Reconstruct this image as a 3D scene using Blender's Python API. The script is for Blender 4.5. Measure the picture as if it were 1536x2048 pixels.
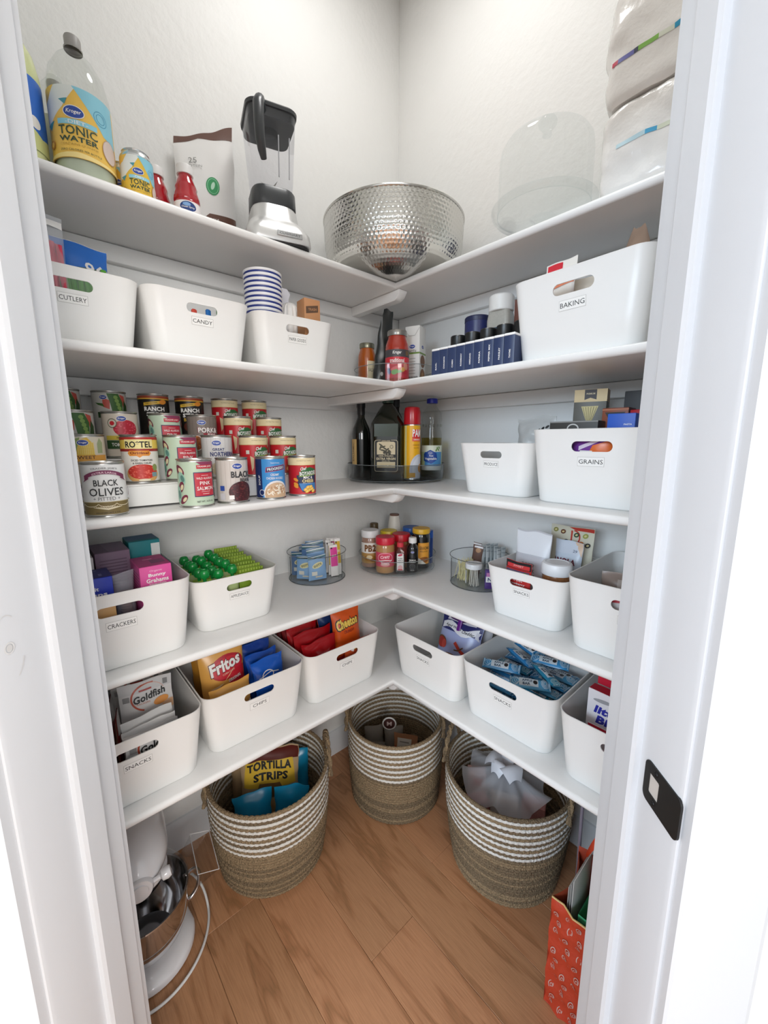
# Walk-in corner pantry seen through its diagonal doorway.  Metres, z up.
# Left wall is the plane x=0, right wall the plane y=0, the back corner is the origin.
import bpy, bmesh, math, random
from math import sin, cos, pi, radians, atan2, sqrt, exp
from mathutils import Vector, Matrix, geometry
for o in list(bpy.data.objects): bpy.data.objects.remove(o, do_unlink=True)
scene = bpy.context.scene
C = scene.collection
random.seed(7)

# ------------------------------------------------------------ camera, world, lights, exposure
if hasattr(scene, 'cycles'): scene.cycles.transparent_max_bounces = 24
cam_d = bpy.data.cameras.new('camera'); cam = bpy.data.objects.new('camera', cam_d); C.objects.link(cam)
cam_d.sensor_fit = 'VERTICAL'; cam_d.sensor_height = 36.0; cam_d.lens = 812.0/2048*36
cam_d.clip_start = 0.02
cam.location = (1.354, -1.2955, 1.379)
cam.rotation_euler = (radians(90-9.965), radians(0.09), radians(48.143))
scene.camera = cam
vs = scene.view_settings
vs.view_transform = 'Standard'; vs.look = 'None'; vs.gamma = 1.0; vs.use_curve_mapping = False
vs.exposure = 0.18
world = bpy.data.worlds.new('daylight'); scene.world = world; world.use_nodes = True
bg = world.node_tree.nodes['Background']; bg.inputs[0].default_value = (0.94, 0.97, 1.0, 1); bg.inputs[1].default_value = 0.95
def area(name, loc, target, sx, sy, power, col):
    l = bpy.data.lights.new(name, 'AREA'); l.shape = 'RECTANGLE'; l.size = sx; l.size_y = sy; l.energy = power; l.color = col
    o = bpy.data.objects.new(name, l); C.objects.link(o); o.location = loc
    o.rotation_euler = (Vector(target)-Vector(loc)).to_track_quat('-Z', 'Y').to_euler()
    return o
area('window_daylight', (2.0, -6.3, 2.45), (0.8, -0.1, 1.1), 3.0, 1.3, 178, (0.70, 0.85, 1.0))
area('room_light', (5.8, -2.9, 2.5), (0.1, -0.8, 1.1), 3.0, 1.3, 172, (1.0, 0.97, 0.93))

# ------------------------------------------------------------ colour and material helpers
def lin(c):
    c = c/255.0
    return c/12.92 if c <= 0.04045 else ((c+0.055)/1.055)**2.4
def rgb(h):
    h = h.lstrip('#'); return tuple(lin(int(h[i:i+2], 16)) for i in (0, 2, 4))
_mats = {}
def mat(hexc, rough=0.5, metal=0.0, bump=0.0, bscale=60.0, spec=0.5, var=0.0, coat=0.0, name=None):
    key = (hexc, rough, metal, bump, bscale, spec, var, coat)
    if key in _mats: return _mats[key]
    m = bpy.data.materials.new(name or 'paint_'+hexc.lstrip('#')); m.use_nodes = True
    nt = m.node_tree; p = nt.nodes['Principled BSDF']
    p.inputs['Base Color'].default_value = (*rgb(hexc), 1); p.inputs['Roughness'].default_value = rough
    p.inputs['Metallic'].default_value = metal; p.inputs['Specular IOR Level'].default_value = spec
    if coat: p.inputs['Coat Weight'].default_value = coat; p.inputs['Coat Roughness'].default_value = 0.12
    if bump or var:
        tc = nt.nodes.new('ShaderNodeTexCoord'); n = nt.nodes.new('ShaderNodeTexNoise')
        n.inputs['Scale'].default_value = bscale; n.inputs['Detail'].default_value = 4
        nt.links.new(tc.outputs['Object'], n.inputs['Vector'])
        if bump:
            b = nt.nodes.new('ShaderNodeBump'); b.inputs['Strength'].default_value = bump; b.inputs['Distance'].default_value = 0.01
            nt.links.new(n.outputs['Fac'], b.inputs['Height']); nt.links.new(b.outputs['Normal'], p.inputs['Normal'])
        if var:
            mx = nt.nodes.new('ShaderNodeMix'); mx.data_type = 'RGBA'
            c = rgb(hexc); mx.inputs[6].default_value = (*[x*(1-var) for x in c], 1); mx.inputs[7].default_value = (*[min(1, x*(1+var)) for x in c], 1)
            nt.links.new(n.outputs['Fac'], mx.inputs[0]); nt.links.new(mx.outputs[2], p.inputs['Base Color'])
    _mats[key] = m
    return m
def clear(name, tint='#ffffff', amount=0.97, rough=0.04, edge=0.30):
    """thin clear plastic or glass sheet: passes most light, reflects more at grazing angles"""
    key = ('clear', name)
    if key in _mats: return _mats[key]
    m = bpy.data.materials.new(name); m.use_nodes = True; nt = m.node_tree; nt.nodes.clear()
    out = nt.nodes.new('ShaderNodeOutputMaterial'); mx = nt.nodes.new('ShaderNodeMixShader')
    t = nt.nodes.new('ShaderNodeBsdfTransparent'); t.inputs[0].default_value = (*[x*amount for x in rgb(tint)], 1)
    g = nt.nodes.new('ShaderNodeBsdfGlossy'); g.inputs['Roughness'].default_value = rough; g.inputs['Color'].default_value = (0.95, 0.96, 0.97, 1)
    lw = nt.nodes.new('ShaderNodeLayerWeight'); lw.inputs[0].default_value = edge
    mp = nt.nodes.new('ShaderNodeMapRange'); mp.inputs['To Min'].default_value = 0.02; mp.inputs['To Max'].default_value = 0.6
    pw = nt.nodes.new('ShaderNodeMath'); pw.operation = 'POWER'; pw.inputs[1].default_value = 3.0
    nt.links.new(lw.outputs['Facing'], pw.inputs[0]); nt.links.new(pw.outputs[0], mp.inputs[0]); nt.links.new(mp.outputs[0], mx.inputs[0])
    nt.links.new(t.outputs[0], mx.inputs[1]); nt.links.new(g.outputs[0], mx.inputs[2]); nt.links.new(mx.outputs[0], out.inputs[0])
    _mats[key] = m
    return m

def film(name, hexc, alpha, rough=0.25):
    """milky plastic film: part see-through, part white"""
    key = ('film', name)
    if key in _mats: return _mats[key]
    m = bpy.data.materials.new(name); m.use_nodes = True; p = m.node_tree.nodes['Principled BSDF']
    p.inputs['Base Color'].default_value = (*rgb(hexc), 1); p.inputs['Roughness'].default_value = rough; p.inputs['Alpha'].default_value = alpha
    _mats[key] = m
    return m

# ------------------------------------------------------------ mesh builder
class B:
    def __init__(s): s.v = []; s.f = []; s.m = []; s.mats = []; s.M = None
    def mi(s, m):
        if m not in s.mats: s.mats.append(m)
        return s.mats.index(m)
    def add(s, pts, faces, m):
        o = len(s.v)
        if s.M is not None: pts = [s.M @ Vector(p) for p in pts]
        s.v.extend(tuple(p) for p in pts); k = s.mi(m)
        for f in faces: s.f.append([i+o for i in f]); s.m.append(k)
    def loft(s, rings, m, cap0=True, cap1=True, closed=True, ms=None):
        n = len(rings[0]); pts = [p for r in rings for p in r]; ni = n if closed else n-1
        for j in range(len(rings)-1):
            pass
        F = {}
        for j in range(len(rings)-1):
            mm = ms[j] if ms else m
            F.setdefault(mm, []).extend([[j*n+i, j*n+(i+1) % n, (j+1)*n+(i+1) % n, (j+1)*n+i] for i in range(ni)])
        if cap0: F.setdefault(ms[0] if ms else m, []).append(list(range(n))[::-1])
        if cap1: F.setdefault(ms[-1] if ms else m, []).append([(len(rings)-1)*n+i for i in range(n)])
        o = len(s.v)
        if s.M is not None: pts = [s.M @ Vector(p) for p in pts]
        s.v.extend(tuple(p) for p in pts)
        for mm, fs in F.items():
            k = s.mi(mm)
            for f in fs: s.f.append([i+o for i in f]); s.m.append(k)
    def lathe(s, prof, m, n=32, ms=None, cx=0, cy=0, cap0=True, cap1=True):
        s.loft([[(cx+max(r, 1e-5)*cos(2*pi*i/n), cy+max(r, 1e-5)*sin(2*pi*i/n), z) for i in range(n)] for r, z in prof], m, cap0, cap1, True, ms)
    def rbox(s, c, d, m, r=0.002, rv=None, seg=2):
        """box with rounded vertical edges (rv) and chamfered top and bottom (r)"""
        rv = rv if rv is not None else r
        x, y, z = d[0]/2, d[1]/2, d[2]/2
        rings = []
        for zz, ins in ((-z, r), (-z+r, 0), (z-r, 0), (z, r)):
            rings.append([(c[0]+p[0], c[1]+p[1], c[2]+zz) for p in rrect(x-ins, y-ins, max(rv-ins*0.5, 1e-4), seg)])
        s.loft(rings, m)
    def tube(s, path, r, m, n=8, closed=False, caps=True):
        path = [Vector(p) for p in path]; N = len(path); rings = []; up = None
        for i, p in enumerate(path):
            if closed: t = path[(i+1) % N]-path[i-1]
            else: t = path[min(i+1, N-1)]-path[max(i-1, 0)]
            t.normalize()
            if up is None: up = Vector((0, 0, 1)) if abs(t.z) < 0.9 else Vector((1, 0, 0))
            a = t.cross(up)
            if a.length < 1e-6: a = t.orthogonal()
            a.normalize(); b = a.cross(t); up = b
            rr = r[i] if isinstance(r, (list, tuple)) else r
            rings.append([p+a*rr*cos(2*pi*k/n)+b*rr*sin(2*pi*k/n) for k in range(n)])
        if closed: rings.append(rings[0])
        s.loft(rings, m, caps and not closed, caps and not closed)
    def prism(s, pts, z0, z1, m, axis='z'):
        """extruded polygon; axis z: pts are (x,y); axis y: pts are (x,z), z0/z1 are y"""
        tri = geometry.tessellate_polygon([[Vector((p[0], p[1], 0)) for p in pts]])
        n = len(pts)
        def P(p, h): return (p[0], p[1], h) if axis == 'z' else ((p[0], h, p[1]) if axis == 'y' else (h, p[0], p[1]))
        V = [P(p, z0) for p in pts]+[P(p, z1) for p in pts]
        F = [list(t)[::-1] for t in tri]+[[i+n for i in t] for t in tri]+[[i, (i+1) % n, n+(i+1) % n, n+i] for i in range(n)]
        s.add(V, F, m)
    def grid(s, fn, nu, nv, m, cu=False):
        V = [fn(i/nu, j/nv) for j in range(nv+1) for i in range(nu+1)]
        s.add(V, [[j*(nu+1)+i, j*(nu+1)+i+1, (j+1)*(nu+1)+i+1, (j+1)*(nu+1)+i] for j in range(nv) for i in range(nu)], m)
    def mesh(s, name, sharp=38, smooth=True, fix=True):
        me = bpy.data.meshes.new(name); me.from_pydata(s.v, [], s.f)
        for m in s.mats: me.materials.append(m)
        me.polygons.foreach_set('material_index', s.m)
        if fix:
            bm = bmesh.new(); bm.from_mesh(me); bmesh.ops.recalc_face_normals(bm, faces=bm.faces); bm.to_mesh(me); bm.free()
        if smooth:
            me.polygons.foreach_set('use_smooth', [True]*len(me.polygons)); me.set_sharp_from_angle(angle=radians(sharp))
        me.update()
        return me
def rrect(x, y, r, seg=4):
    r = min(r, x*0.999, y*0.999); out = []
    for cx, cy, a0 in ((x-r, y-r, 0), (-x+r, y-r, 90), (-x+r, -y+r, 180), (x-r, -y+r, 270)):
        for k in range(seg+1):
            a = radians(a0+90*k/seg); out.append((cx+r*cos(a), cy+r*sin(a)))
    return out
def obj(name, me, parent=None, label=None, loc=None):
    if isinstance(me, B): me = me.mesh(name)
    o = bpy.data.objects.new(name, me); C.objects.link(o)
    if parent is not None: o.parent = parent
    if label: o['label'] = label
    if loc is not None: o.location = loc
    return o
def thing(name, label, cat, loc=(0, 0, 0), rz=0.0, group=None, rx=0.0, ry=0.0):
    o = bpy.data.objects.new(name, None); C.objects.link(o); o.empty_display_size = 0.02
    o.location = loc; o.rotation_euler = (radians(rx), radians(ry), radians(rz)); o['label'] = label; o['category'] = cat
    if group: o['group'] = group
    return o
def solo(name, me, label, cat, loc=(0, 0, 0), rz=0.0, group=None, rx=0.0, ry=0.0):
    o = obj(name, me); o.location = loc; o.rotation_euler = (radians(rx), radians(ry), radians(rz)); o['label'] = label; o['category'] = cat
    if group: o['group'] = group
    return o
def struct(name, me, parent=None):
    o = obj(name, me, parent)
    if parent is None: o['kind'] = 'structure'
    return o
def copy_thing(src, loc, rz, label, group=None, rx=None, ry=None):
    r = src.copy(); C.objects.link(r); r.location = loc
    r.rotation_euler = (radians(rx) if rx is not None else src.rotation_euler.x, radians(ry) if ry is not None else src.rotation_euler.y, radians(rz))
    r['label'] = label
    if group: r['group'] = group
    for ch in list(src.children):
        c = ch.copy(); C.objects.link(c); c.parent = r
        for g in list(ch.children):
            d = g.copy(); C.objects.link(d); d.parent = c
    return r

# ------------------------------------------------------------ printed labels: flat shapes and lettering laid on a surface
_txt = {}
def text_tris(body, bold, shear):
    key = (body, bold, shear)
    if key in _txt: return _txt[key]
    cu = bpy.data.curves.new('lettering', 'FONT'); cu.body = body; cu.size = 1.0; cu.resolution_u = 2; cu.offset = bold; cu.shear = shear
    cu.space_character = 1.0+bold*1.2
    ob = bpy.data.objects.new('lettering', cu); me = bpy.data.meshes.new_from_object(ob)
    me.calc_loop_triangles()
    V = [(v.co.x, v.co.y) for v in me.vertices]; T = [[V[i] for i in t.vertices] for t in me.loop_triangles]
    bpy.data.objects.remove(ob); bpy.data.meshes.remove(me); bpy.data.curves.remove(cu)
    if V:
        x0 = min(v[0] for v in V); x1 = max(v[0] for v in V); y0 = min(v[1] for v in V); y1 = max(v[1] for v in V)
        T = [[((x-x0)/(x1-x0), (y-y0)/(y1-y0)) for x, y in t] for t in T]; asp = (x1-x0)/(y1-y0)
    else: asp = 1
    _txt[key] = (T, asp)
    return _txt[key]
def clip_axis(poly, ax, lo, hi):
    for bound, sgn in ((lo, 1), (hi, -1)):
        out = []
        for i in range(len(poly)):
            a = poly[i]; b = poly[(i+1) % len(poly)]; da = (a[ax]-bound)*sgn; db = (b[ax]-bound)*sgn
            if da >= 0: out.append(a)
            if (da > 0 and db < 0) or (da < 0 and db > 0):
                t = da/(da-db); out.append((a[0]+(b[0]-a[0])*t, a[1]+(b[1]-a[1])*t))
        poly = out
        if len(poly) < 3: return []
    return poly
class Decal:
    """draws on surface S(u, v, off); each layer sits a hair above the one before"""
    def __init__(s, b, S, du=None, dv=None, step=0.00012, off=0.0002):
        s.b = b; s.S = S; s.du = du; s.dv = dv; s.off = off; s.step = step; s.clipbox = None
    def polys(s, ps, m):
        out = []
        for p in ps:
            if s.clipbox:
                p = clip_axis(p, 0, s.clipbox[0], s.clipbox[1])
                if p: p = clip_axis(p, 1, s.clipbox[2], s.clipbox[3])
                if not p: continue
            for ax, d in ((0, s.du), (1, s.dv)):
                pass
            parts = [p]
            for ax, d in ((0, s.du), (1, s.dv)):
                if not d: continue
                nxt = []
                for q in parts:
                    lo = min(a[ax] for a in q); hi = max(a[ax] for a in q); k0 = math.floor(lo/d+1e-9); k1 = math.ceil(hi/d-1e-9)
                    if k1-k0 <= 1: nxt.append(q); continue
                    for k in range(k0, k1):
                        c = clip_axis(q, ax, k*d, (k+1)*d)
                        if c: nxt.append(c)
                parts = nxt
            out.extend(parts)
        V = []; F = []; idx = {}
        for q in out:
            f = []
            for u, v in q:
                k = (round(u, 6), round(v, 6))
                if k not in idx: idx[k] = len(V); V.append(s.S(u, v, s.off))
                if not f or f[-1] != idx[k]: f.append(idx[k])
            if len(f) > 2 and f[0] == f[-1]: f.pop()
            if len(set(f)) > 2 and len(set(f)) == len(f): F.append(f)
        if F: s.b.add(V, F, m)
        s.off += s.step
        return s
    def rect(s, cx, cy, w, h, m): return s.polys([[(cx-w/2, cy-h/2), (cx+w/2, cy-h/2), (cx+w/2, cy+h/2), (cx-w/2, cy+h/2)]], m)
    def ell(s, cx, cy, rx, ry, m, rot=0, n=24, half=0):
        a = radians(rot); P = []
        rng = range(n) if not half else range(n//2+1)
        for k in rng:
            t = 2*pi*k/n+(pi if half < 0 else 0); x = rx*cos(t); y = ry*sin(t); P.append((cx+x*cos(a)-y*sin(a), cy+x*sin(a)+y*cos(a)))
        return s.polys([P], m)
    def ring(s, cx, cy, rx, ry, wd, m, n=28, a0=0, a1=360):
        ps = []
        for k in range(n):
            t0 = radians(a0+(a1-a0)*k/n); t1 = radians(a0+(a1-a0)*(k+1)/n)
            ps.append([(cx+rx*cos(t0), cy+ry*sin(t0)), (cx+rx*cos(t1), cy+ry*sin(t1)), (cx+(rx-wd)*cos(t1), cy+(ry-wd)*sin(t1)), (cx+(rx-wd)*cos(t0), cy+(ry-wd)*sin(t0))])
        return s.polys(ps, m)
    def poly(s, pts, m):
        return s.polys([[pts[i] for i in t] for t in geometry.tessellate_polygon([[Vector((p[0], p[1], 0)) for p in pts]])], m)
    def line(s, pts, w, m):
        ps = []
        for a, b in zip(pts, pts[1:]):
            dx, dy = b[0]-a[0], b[1]-a[1]; L = sqrt(dx*dx+dy*dy) or 1; nx, ny = -dy/L*w/2, dx/L*w/2
            ps.append([(a[0]+nx, a[1]+ny), (a[0]-nx, a[1]-ny), (b[0]-nx, b[1]-ny), (b[0]+nx, b[1]+ny)])
        return s.polys(ps, m)
    def text(s, body, cx, cy, h, m, w=None, bold=0.0, shear=0.0, rot=0, bow=0.0, outline=None, ow=0.02):
        if outline is not None: s.text(body, cx, cy, h*(1+ow*6), outline, (w or h*text_tris(body, bold, shear)[1])*(1+ow*2.2), bold+ow*1.3, shear, rot, bow)
        T, asp = text_tris(body, bold, shear); w = w or h*asp; a = radians(rot); ps = []
        for t in T:
            q = []
            for x, y in t:
                X = (x-0.5)*w; Y = (y-0.5)*h+bow*(1-(2*x-1)**2); q.append((cx+X*cos(a)-Y*sin(a), cy+X*sin(a)+Y*cos(a)))
            ps.append(q)
        return s.polys(ps, m)
def cyl_surf(R, z0=0.0, turn=0.0):
    return lambda u, v, off: ((R+off)*sin(u/R+turn), -(R+off)*cos(u/R+turn), z0+v)
def flat_surf(o, ux, uv):
    o = Vector(o); ux = Vector(ux); uv = Vector(uv); n = ux.cross(uv)
    return lambda u, v, off: o+ux*u+uv*v+n*off
def face_front(y, z0=0.0, x0=0.0): return flat_surf((x0, y, z0), (1, 0, 0), (0, 0, 1))
# frequently used inks
WHITE = mat('#f4f2ee', 0.45); INK = mat('#1c1c1e', 0.5); NAVY = mat('#23366e', 0.45); RED = mat('#c8202e', 0.42); CREAM = mat('#efe3c4', 0.5)
def oval_logo(D, cx, cy, w, name='Kroger', ink=None, rot=0):
    D.ell(cx, cy, w/2*1.08, w*0.34, WHITE, rot); D.ell(cx, cy, w/2, w*0.30, ink or mat('#2b4aa0', 0.45), rot)
    D.text(name, cx, cy, w*0.26, WHITE, w*0.76, 0.015, 0.25, rot)
FLOOR = 0.0
T1, T2, T3, T4, T5 = 1.906, 1.562, 1.2274, 0.8853, 0.5432       # shelf top heights
# ------------------------------------------------------------ the room
def wall_paint(hexc, name, bump=0.22, scale=38):
    m = mat(hexc, 0.62, 0, bump, scale, 0.3, name=name); return m
wall_m = wall_paint('#f0f0ee', 'white_wall_paint'); trim_m = mat('#dddfe2', 0.34, 0, 0.03, 25, 0.5, name='white_gloss_trim'); shelf_m = mat('#f0efed', 0.36, 0, 0.05, 18, 0.5, name='white_shelf_paint')
ceil_m = wall_paint('#eeeeec', 'ceiling_paint', 0.1)
H = 3.05; LX = 1.42; LY = 1.42
def quadbox(name, x0, x1, y0, y1, z0, z1, m, parent=None):
    b = B(); b.rbox(((x0+x1)/2, (y0+y1)/2, (z0+z1)/2), (abs(x1-x0), abs(y1-y0), abs(z1-z0)), m, 0.0005); return struct(name, b, parent)
quadbox('wall_left', -0.12, 0, -LY-0.12, 0.12, 0, H, wall_m)
quadbox('wall_right', 0, LX+0.12, 0, 0.12, 0, H, wall_m)
# doorway frame of reference: P(a, n) = point a along the door plane (to the right), n metres beyond the camera side
KX, KY = 1.354, -1.2955; s2 = sqrt(0.5)
def DP(a, n): return (KX+s2*a-s2*n, KY+s2*a+s2*n)
AL, AR = -0.502, 0.321               # jamb faces
NF, NN = 0.592, 0.423                # pantry edge and room edge of the jambs
def plan(name, pts, z0, z1, m, parent=None):
    b = B(); b.prism(pts, z0, z1, m); me = b.mesh(name); return struct(name, me, parent)
# return walls and the diagonal wall stubs either side of the door
lw = DP(AL-0.02, NF-0.012); lw2 = DP(AL-0.02, NN+0.012)
plan('wall_near_left', [(-0.12, -LY), (DP(AL-0.02, NF-0.012)[0]-(LY+DP(AL-0.02, NF-0.012)[1]), -LY), lw, lw2, (lw2[0]-1.2, lw2[1]-1.2), (-0.12, lw2[1]-1.2)], 0, H, wall_m)
rw = DP(AR+0.02, NF-0.012); rw2 = DP(AR+0.02, NN+0.012)
plan('wall_near_right', [(LX, 0.12), (LX, rw[1]+(LX-rw[0])), rw, rw2, (rw2[0]+1.2, rw2[1]+1.2), (rw2[0]+1.2, 0.12)], 0, H, wall_m)
b = B(); b.prism([DP(AL-0.02, NF-0.012), DP(AR+0.02, NF-0.012), DP(AR+0.02, NN+0.012), DP(AL-0.02, NN+0.012)], 2.06, H, wall_m); struct('wall_over_door', b)
plan('wall_light_blocker', [DP(0.60, NN+0.012), DP(0.60, -0.78), DP(0.70, -0.78), DP(0.70, NN+0.012)], 0, H, wall_m)  # unseen wall, added to block room light from the right casing
# ceiling: pantry and room outside; outer floor comes with the planks
b = B(); b.rbox((2.2, -2.2, H+0.05), (4.7, 4.7, 0.1), ceil_m, 0.001); struct('ceiling', b)
# door lining: board, stop, edge bead and flat casing on the room side, each side of the opening
def jamb(a, s, nm):
    root = struct(nm+'_1' if False else nm, jb(a, s))
    return root
def jb(a, s):
    b = B(); pr = []
    # profile in (a, n): board face at a, stop 11 mm proud between n=.505 and n=.548
    e = 0.004
    pts = [(a+s*0.02, NF), (a+s*e, NF), (a, NF-e), (a, 0.549), (a-s*0.009, 0.549), (a-s*0.011, 0.545), (a-s*0.011, 0.509), (a-s*0.008, 0.504), (a, 0.504), (a, NN+0.006), (a+s*0.002, NN+0.001), (a+s*0.006, NN), (a+s*0.02, NN)]
    P = [DP(*q) for q in pts]
    b.prism(P, 0, 2.06, trim_m)
    return b.mesh('jamb', 25)
j1 = struct('trim_1', jb(AL, -1)); j2 = struct('trim_2', jb(AR, 1))
b = B(); b.prism([DP(AL, NF), DP(AR, NF), DP(AR, NN), DP(AL, NN)], 2.04, 2.06, trim_m); struct('trim_3', b)
def casing(a, s, n0, n1, w):
    b = B(); pts = [(a+s*0.005, n0), (a+s*0.005, n1+(n0-n1)*0.15), (a+s*0.008, n1), (a+s*(w-0.012), n1), (a+s*w, n1+(n0-n1)*0.5), (a+s*w, n0)]
    b.prism([DP(*q) for q in pts], 0, 2.13, trim_m); return b.mesh('casing', 25)
struct('trim_4', casing(AL, -1, NN, NN-0.016, 0.115)); struct('trim_5', casing(AR, 1, NN, NN-0.016, 0.112))
b = B(); b.prism([DP(*q) for q in ((AL-0.115, NN), (AR+0.112, NN), (AR+0.112, NN-0.016), (AL-0.115, NN-0.016))], 2.045, 2.15, trim_m); struct('trim_8', b)
struct('trim_6', casing(AL, -1, NF, NF+0.014, 0.07)); struct('trim_7', casing(AR, 1, NF, NF+0.014, 0.07))
# filled-in latch hole on the left jamb
b = B(); fm = mat('#e9e8e6', 0.45)
S = lambda u, v, off: (*DP(AL+off, NN+0.02+u), 1.12+v)
D = Decal(b, S, off=0.0006); D.ring(0.008, 0, 0.007, 0.008, 0.002, fm); D.ell(0.008, 0, 0.004, 0.005, mat('#dddcda', 0.5))
D.ring(0.008, 0.006, 0.018, 0.038, 0.0012, mat('#e0dfdd', 0.5), a0=60, a1=130); D.ring(0.008, -0.006, 0.018, 0.038, 0.0012, mat('#e0dfdd', 0.5), a0=-70, a1=-20)
obj('latch_hole_filler', b.mesh('latch_hole_filler', fix=False), j1)
# black strike plate on the right jamb
blk = mat('#151617', 0.42, 0.0, 0, 60, 0.5)
st = thing('strike_plate', 'black metal strike plate set in the right door jamb', 'strike plate', (*DP(AR, 0.456), 0.94), 45)
def SP(n, z, off): return (-off, n, z)      # local frame: x to the right of the doorway, y towards the pantry
def plate_outline(n0, n1, z0, z1, r):
    return [((n0+n1)/2+p[0], (z0+z1)/2+p[1]) for p in rrect((n1-n0)/2, (z1-z0)/2, r, 5)]
b = B(); out = plate_outline(-0.036, 0.034, -0.0285, 0.0285, 0.009); inn = plate_outline(0.004, 0.024, -0.014, 0.014, 0.002)
o3 = [SP(p[0], p[1], 0.0018) for p in out]; i3 = [SP(p[0], p[1], 0.0018) for p in inn]; n = len(o3)
o4 = [SP(p[0], p[1], -0.001) for p in out]; i4 = [SP(p[0], p[1], -0.001) for p in inn]
b.loft([o4, o3, i3, i4], blk, False, False); obj('plate', b, st)
b = B(); b.loft([[SP(p[0], p[1], 0.0) for p in inn], [SP(p[0], p[1], 0.0003) for p in inn]], mat('#cfc9c2', 0.7), True, True); obj('latch_opening', b, st, 'pale bare wood seen through the latch opening')
for zz in (-0.021, 0.021):
    b = B(); b.M = Matrix.Translation((-0.0018, 0.012, zz)) @ Matrix.Rotation(radians(-90), 4, 'Y'); b.lathe([(0.0038, 0), (0.0034, 0.0008), (0.0012, 0.0009), (0.0009, 0.0002), (0.0001, 0.0002)], mat('#1e1f20', 0.35, 0.5), 14); obj('screw', b, st)
# baseboards
def base_profile(nm, p0, p1, nx, ny):
    b = B(); prof = [(0, 0), (0.015, 0), (0.015, 0.085), (0.010, 0.100), (0.006, 0.108), (0, 0.110)]
    b.loft([[(p[0]+nx*t, p[1]+ny*t, z) for t, z in prof] for p in (p0, p1)], trim_m); return struct(nm, b.mesh(nm, 30))
base_profile('baseboard_left', (0, -LY), (0, 0), 1, 0); base_profile('baseboard_right', (0, 0), (LX, 0), 0, -1)
# floor: boards run along x, every board a part of the floor
def wood(name, seed, tone):
    m = bpy.data.materials.new(name); m.use_nodes = True; nt = m.node_tree; p = nt.nodes['Principled BSDF']; L = nt.links.new
    tc = nt.nodes.new('ShaderNodeTexCoord'); mp = nt.nodes.new('ShaderNodeMapping'); L(tc.outputs['Object'], mp.inputs[0])
    mp.inputs['Location'].default_value = (seed*1.7, seed*0.9, 0); mp.inputs['Scale'].default_value = (1.0, 7.0, 1)
    mp.inputs['Rotation'].default_value = (0, 0, radians(3))
    n1 = nt.nodes.new('ShaderNodeTexNoise'); n1.inputs['Scale'].default_value = 2.6; n1.inputs['Detail'].default_value = 3; n1.inputs['Distortion'].default_value = 0.9; L(mp.outputs[0], n1.inputs['Vector'])
    w = nt.nodes.new('ShaderNodeMath'); w.operation = 'MULTIPLY'; w.inputs[1].default_value = 6.5; L(n1.outputs['Fac'], w.inputs[0])
    fr = nt.nodes.new('ShaderNodeMath'); fr.operation = 'PINGPONG'; fr.inputs[1].default_value = 1.0; L(w.outputs[0], fr.inputs[0])
    mp2 = nt.nodes.new('ShaderNodeMapping'); L(tc.outputs['Object'], mp2.inputs[0]); mp2.inputs['Scale'].default_value = (5, 95, 1); mp2.inputs['Rotation'].default_value = (0, 0, radians(3))
    n2 = nt.nodes.new('ShaderNodeTexNoise'); n2.inputs['Scale'].default_value = 3.0; n2.inputs['Detail'].default_value = 5; L(mp2.outputs[0], n2.inputs['Vector'])
    r1 = nt.nodes.new('ShaderNodeValToRGB'); e = r1.color_ramp.elements; e[0].position = 0.0; e[0].color = (*[c*0.93*t for c, t in zip(rgb('#a0744f'), tone)], 1); e[1].position = 0.55; e[1].color = (*[c*t for c, t in zip(rgb('#b78761'), tone)], 1)
    e2 = r1.color_ramp.elements.new(0.2); e2.color = (*[c*0.94*t for c, t in zip(rgb('#ae7c56'), tone)], 1); L(fr.outputs[0], r1.inputs[0])
    r2 = nt.nodes.new('ShaderNodeValToRGB'); r2.color_ramp.elements[0].position = 0.35; r2.color_ramp.elements[0].color = (0.72, 0.68, 0.65, 1); r2.color_ramp.elements[1].position = 0.62; r2.color_ramp.elements[1].color = (1, 1, 1, 1); L(n2.outputs['Fac'], r2.inputs[0])
    mx = nt.nodes.new('ShaderNodeMix'); mx.data_type = 'RGBA'; mx.blend_type = 'MULTIPLY'; mx.inputs[0].default_value = 0.55; L(r1.outputs[0], mx.inputs[6]); L(r2.outputs[0], mx.inputs[7]); L(mx.outputs[2], p.inputs['Base Color'])
    p.inputs['Roughness'].default_value = 0.42
    bp = nt.nodes.new('ShaderNodeBump'); bp.inputs['Strength'].default_value = 0.12; bp.inputs['Distance'].default_value = 0.004; L(n2.outputs['Fac'], bp.inputs['Height']); L(bp.outputs[0], p.inputs['Normal'])
    return m
b = B(); b.rbox((2.15, -2.15, -0.03), (4.6, 4.6, 0.04), mat('#5a3d28', 0.8), 0.001); floor = struct('floor', b)
woods = [wood('floor_board_%d' % i, i*3.1+0.7, t) for i, t in enumerate(((1, 1, 1), (1.1, 1.08, 1.06), (0.93, 0.92, 0.9), (1.08, 1.04, 1.04)))]
PW = 0.158; row = 0; y = -0.586+4*PW; rnd = random.Random(3)
joints = {5: [0.685], 4: [0.12, 1.34], 6: [1.15], 3: [0.62], 7: [0.33], 2: [1.0], 8: [0.9]}
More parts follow.
